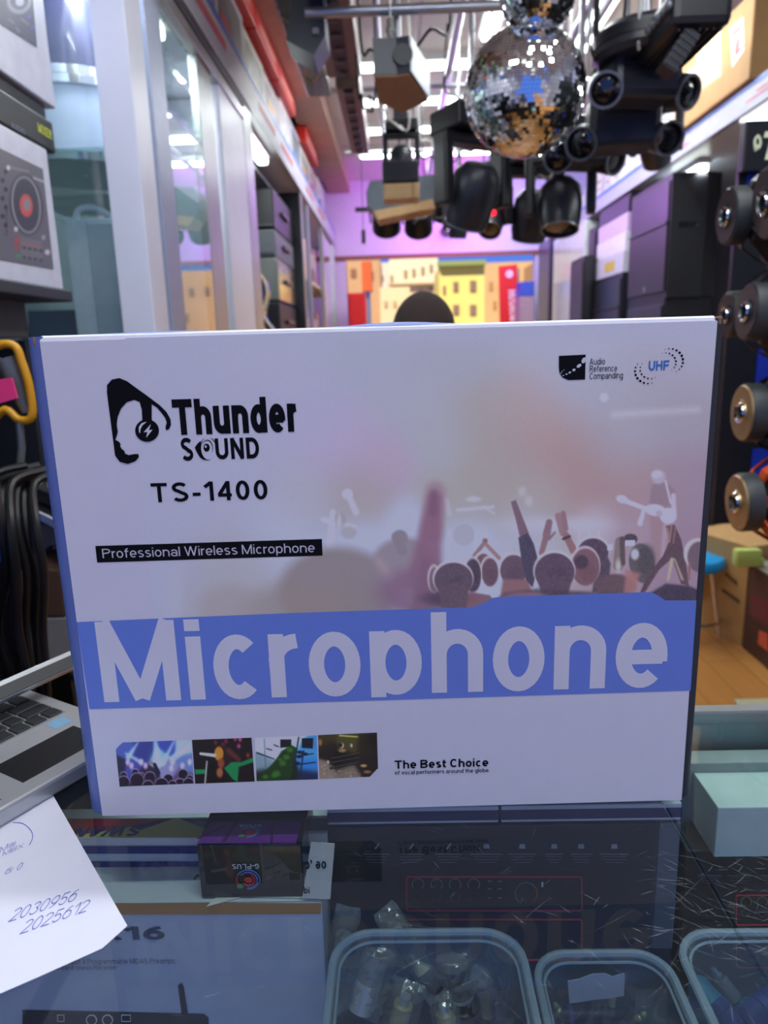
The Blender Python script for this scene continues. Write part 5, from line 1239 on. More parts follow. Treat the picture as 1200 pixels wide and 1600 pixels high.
# ---- nearest open shelf with turntable controllers
XS = -.667
yfar = at_x(100, 450, XS).y
sh = thing('display_shelf', 'dark open shelf unit at the left edge holding the controller cartons', 'shelf', (XS-.2, 1.0, 0))
zs = at_x(100, 455, XS).z
y_end = at_x(113, 455, XS+.02).y
obj('shelf_board', box((-1.14, .55, zs-.022), (XS+.02, y_end, zs), bev=.003), m_shelf, sh)
obj('support_beam', box((-1.1, .6, zs-.09), (XS-.05, y_end-.06, zs-.0225)), mat('grey_brown_beam', (92, 88, 90), rough=.6), sh)
obj('back_panel', box((-1.142, .68, 0), (-1.12, y_end-.03, zs-.095)), m_rk, sh)
obj('side_panel', box((-1.118, y_end-.06, 0), (XS-.06, y_end-.035, zs-.095)), m_rk, sh)
def big_box(name, label, z0, z1, yf, m, func=None, rect=None, xo=0):
    t = thing(name, label, 'box', (XS-.2+xo, yf-.33, z0), group=None)
    obj('carton', box((XS-.40+xo, yf-.72, z0), (XS+xo, yf, z1), bev=.004), m, t)
    if func: paint_panel('printed_picture', rect, 90, 110, lambda a, b: at_x(a, b, XS+xo+.001), func, t, m_print2, gain=(1.25, 1.2, 1.1))
    return t
m_print2 = print_mat('pack_print', rough=.3)
m_wbox = mat('lavender_white_carton', (212, 212, 228), rough=.35)
def dj(PX, PY):
    P = Paint(PX, PY, (96, 96, 110))
    P.ell(41, 320, 26, 48, (62, 62, 74), soft=2, rot=-.12); P.ell(41, 320, 22.5, 45, (150, 150, 166), soft=1.2, rot=-.12); P.ell(41, 320, 20, 42, (64, 66, 78), soft=1.2, rot=-.12)
    P.ell(41, 321, 10, 18, (196, 84, 84), soft=1.2, rot=-.1); P.ell(42, 320, 5.5, 10, (130, 132, 140), soft=1.2)
    for j in range(7):
        P.ell(4 if j % 2 else 9, 268+j*14, 3, 3.5, (40, 40, 52), soft=1); P.ell(10, 330+j*6, 1.5, 2, (60, 60, 70), soft=1)
    for r_ in range(2):
        for c in range(4): P.ell(38+c*8.5, 387+r_*15+c*1.6, 3, 2.6, (28, 30, 44), soft=1)
    P.poly([(32, 370), (66, 378), (66, 410), (33, 404)], (128, 130, 142), a=.35); P.seg(33, 380, 62, 386, 1, 1, (170, 90, 90), soft=1)
    P.ell(26, 375, 3.4, 4, (180, 60, 60), soft=1); P.ell(26, 386, 3, 4, (170, 60, 60), soft=1); P.ell(28, 400, 3.4, 3, (60, 140, 80), soft=1)
    P.seg(53, 278, 68, 284, 1.5, 1.5, (170, 170, 184)); P.seg(18, 262, 45, 268, 1.2, 1.2, (150, 150, 160), soft=2, a=.7); P.ell(13, 262, 3, 4, (190, 190, 200), soft=1); P.ell(25, 358, 3, 4, (190, 190, 200), soft=1); P.ell(74, 394, 4, 4, (190, 190, 204), soft=1.5); P.ell(68, 371, 3, 4, (150, 150, 170), soft=1)
    return P.c
def dj2(PX, PY):
    P = Paint(PX, PY, (70, 72, 96))
    P.ell(30, 2, 19, 20, (140, 142, 166), soft=2, rot=.3); P.ell(30, 0, 14, 15, (60, 62, 84), soft=2); P.ell(31, 3, 7, 7, (180, 182, 206), soft=2)
    P.ell(46, 26, 3, 3, (90, 90, 190), soft=1); P.ell(51, 43, 3, 3, (90, 90, 180), soft=1); P.seg(34, 30, 44, 38, 2, 2, (110, 110, 140)); P.seg(14, 30, 22, 36, 1.4, 1.4, (120, 120, 150)); P.seg(26, 44, 30, 50, 1.4, 1.4, (120, 120, 150))
    return P.c
zb1 = at_x(85, 240, XS).z
big_box('controller_box', 'white carton picturing a controller with a red centred platter on the dark shelf', zs+.001, zb1, yfar, m_wbox, dj, ((-20, 222), (67, 264), (84, 421), (-20, 402)))
yfar2 = at_x(85, 215, XS).y
zb2 = at_x(80, 190, XS).z
t = big_box('keyboard_case', 'black flat carton with yellow-green print between the two white controller cartons', zb1+.001, zb2, yfar2, m_rk)
for i in range(2):
    bm = new(); a, b = ((60, 197), (82, 212)) if i == 0 else ((18, 190), (40, 203))
    p0, p1 = at_x(a[0], a[1]+9, XS+.0008), at_x(b[0], b[1]+9, XS+.0008); p1.z = p0.z
    add_text(bm, 'MIXER' if i == 0 else 'AUDIO', p0, Vector((0, 1, 0)), BZ, width=(p1-p0).length, height=.018 if i == 0 else .010, w=2.2)
    obj('lettering', bm, mat('acid_yellow_print', (196, 206, 60)) if i == 0 else mat('dim_grey_print', (110, 116, 130)), t)
yfar3 = at_x(80, 100, XS-.02).y
t = big_box('controller_box', 'upper white carton with a dark deck picture at the top left corner', zb2+.045, zb2+.50, yfar3, m_wbox, dj2, ((-10, -20), (50, -20), (58, 74), (-10, 30)), xo=-.02)
big_box('record_case', 'thin black tray carrying the upper white controller carton', zb2+.001, zb2+.044, yfar3-.03, m_rk, xo=-.03)
# ---- drums and column case inside the glazed cabinet
m_drum = mat('ice_blue_drum_shell', (188, 202, 222), rough=.2, coat=.6, var=.03); m_chr = mat('chrome', (214, 216, 220), rough=.12, metal=1.0, var=.02)
def drum(label, x, y, z0, z1, r, m, lug=True):
    t = thing('drum', label, 'drum', (x, y, z0))
    bm = new(); add_lathe(bm, [(0, 0.004), (r, .004), (r, z1-z0-.004), (0, z1-z0-.004)], Matrix.Translation((x, y, z0)), 48); obj('shell', bm, m, t, smooth=True)
    for z in (z0, z1-.024):
        bm = new(); add_lathe(bm, [(r+.002, 0), (r+.010, .002), (r+.010, .02), (r+.004, .024), (r+.002, .024)], Matrix.Translation((x, y, z)), 48, closed=True); obj('hoop', bm, m_chr, t, smooth=True, label='chrome hoop')
    if lug:
        for a in range(-150, 181, 60):
            ca, sa = math.cos(math.radians(a)), math.sin(math.radians(a)); p = Vector((x+(r+.016)*ca, y+(r+.016)*sa, 0))
            bm = new(); add_sphere(bm, (p.x, p.y, z0+(z1-z0)*.45), .016, (.7, .7, 2.0)); add_cyl(bm, (p.x, p.y, z0+.012), (p.x, p.y, z1-.01), .0035); obj('lug', bm, m_chr, t, smooth=True)
    return t
dc = at_y(124, 200, 2.02)
zd0, zd1 = 1.809, at_y(124, 112, 1.86).z
drum('ice-blue drum with chrome hoops behind the cabinet glass', dc.x, 2.02, zd0, zd1, .165, m_drum, lug=False)
zu = zd1+.001
drum('dark blue-black drum with a chrome lug stacked above the ice-blue drum', dc.x-.005, 2.02, zu, zu+.31, .152, mat('midnight_drum', (52, 54, 84), rough=.2, coat=.5))
cx0, cx1 = at_y(106, 400, 1.9).x, at_y(150, 400, 1.9).x
t = thing('column_speaker', 'tall pale blue-grey ribbed column standing behind the cabinet glass beside the white post', 'speaker', ((cx0+cx1)/2+.05, 1.97, 1.189))
zc1 = at_y(130, 342, 1.9).z
bm = new(); add_box(bm, (cx0, 1.9, 1.189), (cx1+.06, 2.03, zc1), bev=.004); obj('body', bm, mat('pale_steel_blue', (214, 226, 238), rough=.3, metal=.2), t)
bm = new(); add_box(bm, (cx1-.012, 1.892, 1.20), (cx1+.052, 1.8995, zc1-.012), bev=.002); obj('side_fin', bm, mat('slate_fin', (170, 184, 196), rough=.35), t)
bm = new(); add_tube(bm, [(cx0+.01, 1.95, zc1), (cx0+.02, 1.95, zc1+.03), (cx0+.06, 1.95, zc1+.034), (cx0+.10, 1.95, zc1+.012), (cx1+.03, 1.95, zc1)], .008, 8, 5); obj('cap_handle', bm, m_white, t, smooth=True)
# misc boxes further inside the glazed cabinet (greyish goods seen through the doors)
for i, (nm, c, y, z, h) in enumerate((('grey', (120, 128, 132), 2.22, .909, .24), ('olive-grey', (110, 116, 104), 2.40, .909, .22), ('dull blue', (96, 110, 140), 2.22, 1.189, .30), ('beige', (190, 176, 150), 2.42, 1.189, .26), ('white', (206, 210, 212), 2.24, 1.809, .28), ('green-grey', (120, 138, 128), 2.42, 1.809, .24))):
    o = obj('boxed_goods', box((-1.10, y, z), (-.80, y+.15, z+h), bev=.003), mat('goods_'+nm, c, rough=.4)); tag(o, nm + ' carton on a shelf behind the sliding glass doors', 'box', 'cartons behind the sliding glass doors')
# ---- clutter at the lower left: mixer, tools, cables
side = thing('side_table', 'low dark side table with a white front edge beneath the mixer at the left', 'table', (-.62, .95, 0))
eL = at_y(0, 748, .93); eR = at_y(76, 800, 1.12)
zt2 = 1.075
p0 = at_z(-60, 740, zt2); p1 = at_z(78, 806, zt2); U_ = Vector((p1.x-p0.x, p1.y-p0.y, 0)).normalized(); V_ = Vector((-U_.y, U_.x, 0))
if V_.y < 0: V_ = -V_
mxs = frame(Vector((p0.x, p0.y, 0)), U_, V_, BZ) if U_.cross(V_).z > 0 else frame(Vector((p0.x, p0.y, 0)), U_, V_, BZ)
LS = (p1-p0).length+.10
obj('table_top', box((0, 0, zt2-.014), (LS, .22, zt2), mxs, bev=.002), m_rk, side)
obj('front_edge', box((0, -.006, zt2-.016), (LS, -.0005, zt2+.001), mxs, bev=.002), m_white, side, label='white front edge')
for a in (.02, LS-.03):
    for b in (.02, .18): obj('leg', box((a, b, 0), (a+.02, b+.02, zt2-.0145), mxs), m_rk, side)
obj('cross_shelf', box((.02, .02, .72), (LS-.02, .2, .735), mxs), mat('brown_board', (84, 62, 48), rough=.6), side)
mixer = thing('mixing_console', 'black mixing console with pale knobs on the side table at the left', 'mixer', mxs @ Vector((LS*.55, .15, zt2+.001)))
obj('chassis', box((LS*.12, .02, zt2+.001), (LS*.98, .21, zt2+.03), mxs, bev=.004), mat('console_black', (34, 36, 42), rough=.5), mixer)
for i in range(9):
    for j in range(4):
        q = mxs @ Vector((LS*(.18+.09*i), .042+.045*j, zt2+.0305)); bm = new(); add_cyl(bm, q, q+Vector((0, 0, .010)), .006, .005, 12)
        obj('knob', bm, mat('pale_knob', (196, 184, 160), rough=.4) if j < 2 else m_blkp, mixer, smooth=True)
# hand tool in yellow, pink tag, grey canisters
base = zt2+.0305
def pz(x, y, yy): return at_y(x, y, yy)
t = thing('angle_tool', 'yellow and grey hand tool lying on the mixing console at the left edge', 'tool', pz(20, 660, 1.12))
m_yel = mat('tool_yellow', (212, 150, 20), rough=.4); m_tg = mat('tool_grey', (120, 122, 118), rough=.35, metal=.4)
bm = new(); add_tube(bm, [pz(*q, 1.12) for q in ((-16, 548), (4, 538), (24, 542), (34, 566), (46, 606), (50, 650), (30, 656), (8, 640), (-14, 660))], .0065, 10, 4); obj('yellow_frame', bm, m_yel, t, smooth=True)
bm = new(); add_tube(bm, [pz(*q, 1.135) for q in ((12, 560), (24, 590), (36, 622), (44, 644))], [.020, .018, .014, .010], 12); obj('grey_body', bm, m_tg, t, smooth=True)
bm = new(); add_tube(bm, [pz(*q, 1.14) for q in ((-10, 565), (8, 590), (14, 620))], .012, 10); obj('grip', bm, m_blkp, t, smooth=True)
bm = new(); add_tube(bm, [pz(*q, 1.12) for q in ((30, 656), (34, 700), (30, 745))], .006, 8); obj('stem', bm, m_tg, t, smooth=True)
o = obj('price_tag', box(pz(-25, 632, 1.07), pz(24, 592, 1.0725), bev=.001) if False else add_prism(new(), [pz(*q, 1.07) for q in ((-25, 596), (18, 590), (27, 622), (0, 630), (-25, 634))], (0, .003, 0)), mat('neon_pink_card', (255, 60, 130), rough=.6)); tag(o, 'bright pink card tag stuck on the yellow hand tool', 'tag')
for i, (x, y0, y1, r_, c, nm) in enumerate(((50, 655, 722, .018, (132, 138, 142), 'grey cylindrical canister standing on the mixer beside the microphone carton'), (12, 690, 740, .02, (60, 70, 62), 'dark green canister at the far left on the mixer'), (33, 700, 738, .014, (120, 110, 60), 'olive-yellow small can between the canisters on the mixer'))):
    a = at_z(x, 740, base); bm = new(); top = at_y(x, y0, a.y)
    add_lathe(bm, [(0, 0), (r_*1.0, 0), (r_, .004), (r_, (top.z-base)*.9), (r_*.8, (top.z-base)), (0, (top.z-base))], Matrix.Translation((a.x, a.y, base)), 24)
    o = obj('canister', bm, mat('canister_%d' % i, c, rough=.3, metal=.3), smooth=True); tag(o, nm, 'canister')
rc = random.Random(4)
cl = ['leftmost', 'second from the left', 'third from the left', 'middle', 'third from the right', 'second from the right', 'rightmost, close to the microphone carton', 'loose looping', 'crossing']
for i in range(9):
    x = -14+i*11.5 if i < 7 else (20, 48)[i-7]
    yy = 1.0+.02*(i % 3)
    pts = [pz(x, 748+rc.uniform(-4, 8), yy+.02), pz(x+rc.uniform(-6, 8), 820, yy-.03), pz(x+rc.uniform(0, 16), 900, yy-.03), pz(x+rc.uniform(-6, 16), 980, yy-.02), pz(x+rc.uniform(0, 20)+8, 1060, yy-.02), pz(x+rc.uniform(0, 30)+10, 1180, yy), pz(x+20, 1400, yy)]
    if i < 7: pts = [pts[0]+V_*.05+Vector((0, 0, .012))] + pts
    bm = new(); add_tube(bm, pts, .0055+.001*(i % 2), 8, 5); o = obj('hanging_cable', bm, mat('cable_black', (18, 18, 22), rough=.45), smooth=True); tag(o, cl[i] + ' black cable hanging down from the mixing console', 'cable', 'black cables hanging at the left')
# goods on the lower shelf seen between the cables
bx_ = pz(22, 880, 1.16)
for i, (x0, y0, x1, y1, c, nm) in enumerate(((-10, 835, 30, 880, (24, 90, 170), 'small blue box behind the hanging cables'), (38, 890, 92, 965, (96, 70, 54), 'brown carton behind the right hanging cables'), (40, 965, 110, 1040, (150, 148, 150), 'light grey box low behind the hanging cables'))):
    a = pz(x0, y1, 1.22); b = pz(x1, y0, 1.22)
    o = obj('stored_box', box((a.x, 1.22, a.z), (b.x, 1.36, b.z), bev=.003), mat('stored_%d' % i, c, rough=.5)); tag(o, nm, 'box')
# orange and dark crates seen through the glass between laptop and carton
for i, (yy, c, nm) in enumerate(((1205, (60, 62, 78), 'dark'), (1222, (150, 150, 156), 'grey'), (1236, (190, 88, 44), 'orange-brown'))):
    a = at_z(95, yy, .955-.02*i); b = at_z(152, yy, .955-.02*i)
    o = obj('flat_pack', box((a.x-.06, a.y-.012, .93-.02*i-.012), (b.x+.0, a.y+.014, .955-.02*i), bev=.001), mat('flat_'+nm, c, rough=.5)); tag(o, nm + ' flat pack in the case between the laptop and the microphone carton', 'box')
# ================================================================== lights and gear hanging from the ceiling
m_pipe = mat('steel_pipe', (176, 178, 184), rough=.3, metal=.7)
m_lens = mat('dark_lens', (16, 18, 26), rough=.05, coat=1)
m_body = mat('fixture_black', (26, 27, 33), rough=.4, var=.1)
m_body2 = mat('fixture_charcoal', (44, 46, 56), rough=.35, var=.08)
m_ring = mat('lens_ring_grey', (120, 124, 134), rough=.3, metal=.4)
m_tanp = mat('warm_panel', (214, 176, 126), rough=.5)
m_brn = mat('brown_base_floor_reflection', (150, 112, 80), rough=.5)  # driver box base; also the wood floor reflection painted under the effect light
def pd(px, py, y): return at_y(px, py, y)
# pipes
pipes = []
def pipe(label, a, b, r=.018, drops=()):
    t = thing('lighting_pipe', label, 'pipe', (Vector(a)+Vector(b))/2)
    bm = new(); add_cyl(bm, a, b, r, seg=20); obj('tube', bm, m_pipe, t, smooth=True)
    for f in drops:
        p = Vector(a).lerp(Vector(b), f); bm = new(); add_cyl(bm, p+Vector((0, 0, r)), (p.x, p.y, CEIL), .006, seg=10); obj('hanger_rod', bm, m_pipe, t, smooth=True)
    return t
zp1 = pd(700, 12, 2.55).z
pipe('bare silver pipe crossing just left of the mirror balls', (XG+.30, 2.55, zp1), (.36, 2.55, zp1), .016, (.1, .9))
pipe('silver rail running lengthwise over the right-hand moving lights', (.78, 1.55, 2.62), (.78, 6.6, 2.62), .02, (.05, .5, .95))
pipe('second silver rail above the spider lights', (.90, 1.55, 2.70), (.90, 4.2, 2.70), .016, (.1, .9))
pipe('silver rail running lengthwise over the hanging black lights in the middle', (.28, 2.9, 2.62), (.28, 6.6, 2.62), .018, (.05, .9))
pipe('lengthwise silver rail over the left-hand light bars', (-.05, 2.65, 2.66), (-.05, 6.2, 2.66), .016, (.05, .95))
pipe('thin silver pipe crossing beyond the mirror ball', (-.3, 3.9, 2.58), (1.2, 3.9, 2.58), .012, (.05, .95))
pipe('thin silver cross pipe farther back', (-.3, 5.0, 2.56), (1.2, 5.0, 2.56), .012, (.05, .95))
# mirror balls
def mirror_ball(label, c, r, nlat):
    t = thing('mirror_ball', label, 'mirror ball', c)
    bm = new(); add_sphere(bm, c, r*.985, u=48, v=24); obj('core', bm, mat('ball_core', (70, 72, 76), rough=.4, metal=.6), t, smooth=True)
    bm = new(); rr = random.Random(9)
    for i in range(nlat):
        a0, a1 = -PI/2+PI*i/nlat, -PI/2+PI*(i+1)/nlat; am = (a0+a1)/2
        n = max(6, int(2*nlat*math.cos(am)))
        for k in range(n):
            b0, b1 = 2*PI*k/n, 2*PI*(k+1)/n; bm_ = (b0+b1)/2
            N = Vector((math.cos(am)*math.cos(bm_), math.cos(am)*math.sin(bm_), math.sin(am)))
            e = Vector((-math.sin(bm_), math.cos(bm_), 0)); f = N.cross(e)
            tx, ty = rr.gauss(0, .06), rr.gauss(0, .06)
            e2 = (e + N*tx).normalized(); f2 = (f + N*ty).normalized()
            hx = r*math.cos(am)*math.sin(PI/n)*.95; hy = r*math.sin(PI/nlat/2)*.95
            p = Vector(c)+N*r
            bm.faces.new([bm.verts.new(p+e2*(sx*hx)+f2*(sy*hy)) for sx, sy in ((-1, -1), (1, -1), (1, 1), (-1, 1))])
    # outward normals
    for f in bm.faces:
        f.normal_update()
        if f.normal.dot(f.calc_center_median()-Vector(c)) < 0: f.normal_flip()
    obj('mirror_tiles', bm, mat('mirror_tile', (232, 236, 240), rough=.03, metal=1.0, var=.02), t)
    bm = new(); add_cyl(bm, (c[0], c[1], c[2]+r*.97), (c[0], c[1], c[2]+r+.03), r*.13, seg=20); obj('cap', bm, m_chr, t, smooth=True)
    bm = new(); add_cyl(bm, (c[0], c[1], c[2]+r+.03), (c[0], c[1], CEIL), .003, seg=8); obj('hanging_wire', bm, m_pipe, t)
def at_cam(px, py, zc):
    d = ray(px, py); k = zc/(d.dot(cam_f)); return CAM + d*k
ball_zc = F*.15/93.5
mirror_ball('large round mirror ball, lower of the two, hanging in the upper right middle', at_cam(820, 145, ball_zc), .15, 52)
mirror_ball('small mirror ball cut by the top edge, above the large one', at_cam(841, -14, F*.09/60), .09, 34)

def lathe_part(name, parent, p, d, prof, m, seg=32, smooth=True, label=None):
    mx, _ = align(p, Vector(p)+Vector(d)); bm = new(); add_lathe(bm, prof, mx, seg); return obj(name, bm, m, parent, smooth=smooth, label=label)
def moving_head(label, top, s, yaw, tilt, led=None, group='moving head lights hung from the ceiling', hang=None, m1=None):
    """base on top, U-shaped yoke, head with a lens; s = overall height; hangs from the point `top`"""
    m1 = m1 or m_body
    t = thing('moving_head_light', label, 'stage light', top, group=group)
    mx = Matrix.Translation(top) @ Matrix.Rotation(yaw, 4, 'Z')
    w = s*.52; d = s*.40; bh = s*.17
    obj('base', box((-w/2, -d/2, -bh), (w/2, d/2, 0), mx, bev=s*.02), m1, t)
    obj('display_panel', box((-w*.25, -d/2-.0015, -bh*.75), (w*.25, -d/2, -bh*.25), mx), m_lens, t)
    for sx in (-1, 1):
        bm = new(); x0, x1 = sorted((sx*w*.42, sx*w*.58))
        add_box(bm, (x0, -d*.22, -s*.68), (x1, d*.22, -bh*1.25), mx, bev=s*.02); obj('yoke_arm', bm, m1, t)
    obj('yoke_bridge', box((-w*.58, -d*.22, -bh*1.5), (w*.58, d*.22, -bh-.001), mx, bev=s*.015), m1, t)
    hx = mx @ Matrix.Translation((0, 0, -s*.60)) @ Matrix.Rotation(tilt, 4, 'X')
    R = w*.36
    bm = new(); add_lathe(bm, [(0, R*1.25), (R*.6, R*1.2), (R*.95, R*.8), (R, 0), (R*.95, -R*.7), (R*.86, -R*1.15), (R*.80, -R*1.15), (R*.78, -R*1.0), (0, -R*1.0)], hx, 28); obj('head', bm, m_body2, t, smooth=True)
    bm = new(); add_lathe(bm, [(0, -R*1.02), (R*.76, -R*1.02), (R*.6, -R*1.12), (0, -R*1.2)], hx, 28); obj('lens', bm, m_lens, t, smooth=True)
    bm = new(); add_lathe(bm, [(R*.80, -R*1.13), (R*.88, -R*1.13), (R*.88, -R*1.2), (R*.80, -R*1.2)], hx, 28, closed=True); obj('lens_ring', bm, m_ring, t, smooth=True)
    if led is not None:
        q = hx @ Vector((R*.3, -R*.95, -R*.4)); bm = new(); add_sphere(bm, q, .012, u=10, v=6); obj('indicator', bm, led, t, label='red indicator')
    tp = Vector(top)
    bm = new(); add_cyl(bm, tp, (tp.x, tp.y, hang or CEIL), .008, seg=10); obj('clamp_rod', bm, m_pipe, t, smooth=True)
    obj('clamp', box((-.03, -.018, 0), (.03, .018, .05), mx, bev=.004), m_body2, t)
    return t
m_redled = mat('red_indicator_lamp', (255, 30, 40), emit=(255, 20, 40), es=6)
def top_of(px, py, y): return at_y(px, py, y)
moving_head('black moving head with a warm square underside panel, left of the mirror ball', top_of(626, 190, 3.35), .26, 0, .0)
# its front plate and tan panel below
y = 3.30; a = at_y(597, 268, y); b = at_y(655, 288, y)
t = thing('wash_light', 'black square wash light with a tan glowing-free front panel below the left moving head', 'stage light', ((a.x+b.x)/2, y+.1, b.z))
t['label'] = 'black square light with a tan panel, directly below the left moving head'
obj('housing', box((a.x, y, at_y(600, 287, y).z), (b.x, y+.16, at_y(600, 250, y).z), bev=.01), m_body, t)
c_ = at_y(600, 312, y); obj('front_panel', box((a.x+.004, y-.002, c_.z), (b.x-.03, y+.12, at_y(600, 287, y).z-.001), bev=.004), m_tanp, t, label='tan front panel')
obj('front_panel', box((b.x-.028, y-.002, c_.z), (b.x, y+.12, at_y(600, 287, y).z-.001), bev=.004), m_tanp, t, label='tan front panel')
bm = new(); add_cyl(bm, ((a.x+b.x)/2, y+.13, at_y(600, 250, y).z), ((a.x+b.x)/2, y+.13, CEIL), .007, seg=10); obj('hanger_rod', bm, m_pipe, t)
# grey slab with tan edge
y = 3.95; P = [at_y(*q, y) for q in ((572, 300), (578, 283), (682, 272), (682, 312), (600, 334), (590, 334), (573, 318))]
t = thing('panel_light', 'flat grey panel light with a tan lower edge hanging beneath the left lights', 'stage light', sum(P, Vector())/7)
bm = new(); add_prism(bm, P, (0, .22, 0)); obj('housing', bm, mat('slate_housing', (108, 118, 128), rough=.4), t)
P = [at_y(*q, y-.004) for q in ((583, 330), (676, 311), (680, 324), (592, 343))]; bm = new(); add_prism(bm, P, (0, .2, 0)); obj('edge_strip', bm, m_tanp, t, label='tan lower edge')
q = at_y(640, 280, y+.15); bm = new(); add_cyl(bm, (q.x, y+.15, q.z-.01), (q.x, y+.15, CEIL), .007, seg=10); obj('hanger_rod', bm, m_pipe, t)
# round par lights
def par(label, px, py, y, r, tiltx=.9, mm=None):
    c = at_y(px, py, y); t = thing('par_light', label, 'stage light', c, group='round black par lights')
    hx = Matrix.Translation(c) @ Matrix.Rotation(tiltx, 4, 'X')
    bm = new(); add_lathe(bm, [(0, r*1.1), (r*.7, r*1.0), (r*.95, r*.6), (r, -r*.5), (r*.93, -r*.5), (r*.9, -r*.35), (0, -r*.35)], hx, 28); obj('housing', bm, mm or m_body, t, smooth=True)
    for k in range(7):
        a = 2*PI*k/6; q = (0, 0) if k == 6 else (r*.55*math.cos(a), r*.55*math.sin(a))
        bm = new(); add_sphere(bm, hx @ Vector((q[0], q[1], -r*.38)), r*.2, (1, 1, .5), u=10, v=6); obj('lens', bm, m_ring if k % 3 == 0 else m_lens, t, smooth=True)
    bm = new(); add_tube(bm, [c+Vector((-r*1.08, 0, 0)), c+Vector((-r*1.08, 0, r*1.3)), c+Vector((0, 0, r*1.7)), c+Vector((r*1.08, 0, r*1.3)), c+Vector((r*1.08, 0, 0))], .006, 8, 3); obj('bracket', bm, m_body, t, smooth=True)
    bm = new(); add_cyl(bm, c+Vector((0, 0, r*1.7)), (c.x, c.y, CEIL), .006, seg=8); obj('hanger_rod', bm, m_pipe, t)
par('round black par light, left of the pair under the grey panel light', 604, 348, 4.35, .082)
par('round black par light, right of the pair under the grey panel light', 654, 350, 4.3, .08)
par('black par light in the dark cluster left of the bright purple spot', 694, 328, 4.6, .075)
# big black pair right of centre
moving_head('large black moving head tilted away, hanging below and left of the mirror ball', top_of(738, 172, 2.75), .46, .5, .5)
moving_head('black moving head with a red indicator lamp under the large one', top_of(768, 272, 3.3), .30, -.3, -.7, led=m_redled)
moving_head('black moving head in front of the violet wall, right of the red indicator', top_of(832, 232, 3.3), .44, .2, .4)
moving_head('black moving head behind the grey-ringed lights, lowest on the right', top_of(878, 205, 3.0), .44, -.2, -.3)
moving_head('distant black moving head between the par lights and the purple wall', top_of(716, 300, 4.4), .30, .4, .2)
# spider lights on the right
def spider(label, px, py, y, w, h, yaw=0):
    c = at_y(px, py, y); t = thing('spider_light', label, 'stage light', c, group='two-eyed spider lights on the right rail')
    mx = Matrix.Translation(c) @ Matrix.Rotation(yaw, 4, 'Z')
    obj('body', box((-w/2, -.07, -h/2), (w/2, .07, h/2), mx, bev=.02), m_body2, t)
    for sx in (-1, 1):
        p = mx @ Vector((sx*w*.55, -.02, -h*.3)); d = (mx.to_3x3() @ Vector((sx*.35, -.9, -.35))).normalized()
        R = h*.32
        lathe_part('lamp_barrel', t, p-d*R*.9, d, [(0, 0), (R*.8, 0), (R, R*.5), (R, R*1.5), (R*.86, R*1.6), (R*.82, R*1.5), (0, R*1.5)], m_body, 28)
        lathe_part('lens', t, p-d*R*.9+d*R*1.51, d, [(0, .010), (R*.5, .006), (R*.8, 0), (0, 0)], m_lens, 28)
        lathe_part('lens_ring', t, p-d*R*.9+d*R*1.6, d, [(R*.86, 0), (R*1.0, 0), (R*1.0, .01), (R*.86, .01)], m_ring, 28)
    obj('cooling_fin', box((-w*.3, -.071, h*.1), (w*.3, -.0705, h*.4), mx), m_lens, t)
    bm = new(); add_cyl(bm, (c.x, c.y, c.z+h/2), (c.x, c.y, CEIL), .01, seg=10); obj('hanger_rod', bm, m_pipe, t)
spider('black two-eyed light with angled barrels, right of the mirror ball', 998, 118, 2.35, .21, .15, .2)
spider('black two-eyed light directly below the uppermost one at right', 972, 195, 2.55, .22, .16, -.1)
spider('black two-eyed light lower left, half behind the mirror ball', 905, 225, 2.8, .18, .16, .3)
c = at_y(1010, 68, 2.3); t = thing('beam_light_base', 'round black drum-shaped light base with a silver band above the spider lights', 'stage light', c)
bm = new(); add_lathe(bm, [(0, -.045), (.13, -.045), (.145, -.03), (.145, .02), (.13, .035), (0, .035)], Matrix.Translation(c), 40); obj('housing', bm, m_body2, t, smooth=True)
bm = new(); add_lathe(bm, [(.1455, -.012), (.148, -.012), (.148, .012), (.1455, .012)], Matrix.Translation(c), 40, closed=True); obj('band', bm, m_body, t, smooth=True)
bm = new(); add_cyl(bm, c+Vector((0, 0, .035)), (c.x, c.y, CEIL), .01, seg=10); obj('hanger_rod', bm, m_pipe, t)
moving_head('black yoke light hanging right of the spider lights', top_of(1028, 140, 3.0), .32, -.5, .8)
# light bars on the left
m_barb = mat('bronze_bar_housing', (118, 100, 88), rough=.35, metal=.4)
def light_bar(label, y0, y1, pxl, pxr, pym, zt_off, x0=None, x1=None, z=2.42):
    t = thing('light_bar', label, 'light bar', ((x0+x1)/2, (y0+y1)/2, z), group='long bars hanging lengthwise at upper left')
    obj('housing', box((x0, y0, z), (x1, y1, z+.10), bev=.008), m_barb, t)
    xm = x0+(x1-x0)*.30; xq = x0+(x1-x0)*.70
    obj('lens_tray', box((xm, y0+.02, z-.006), (xq, y1-.02, z-.0005)), m_body, t, label='black lens tray')
    n = int((y1-y0-.06)/.11)
    for k in range(n):
        yy = y0+.05+k*(y1-y0-.10)/max(1, n-1)*.98
        bm = new(); add_cyl(bm, ((xm+xq)/2, yy, z-.012), ((xm+xq)/2, yy, z-.0065), .018, .022, seg=18); obj('lens', bm, m_body2, t, smooth=True)
    for yy in (y0+.15, y1-.15):
        bm = new(); add_cyl(bm, ((x0+x1)/2, yy, z+.10), ((x0+x1)/2, yy, CEIL), .006, seg=8); obj('hanger_rod', bm, m_pipe, t)
xa = at_z(505, 100, 2.42).x; xb = at_z(562, 100, 2.42).x
light_bar('near bronze light bar with a row of black lenses, upper left', 2.05, 3.25, 0, 0, 0, 0, x0=xa, x1=xb)
light_bar('far bronze light bar continuing behind the near one', 3.30, 4.35, 0, 0, 0, 0, x0=xa+.03, x1=xb-.01, z=2.40)
c = at_y(478, 45, 2.55)
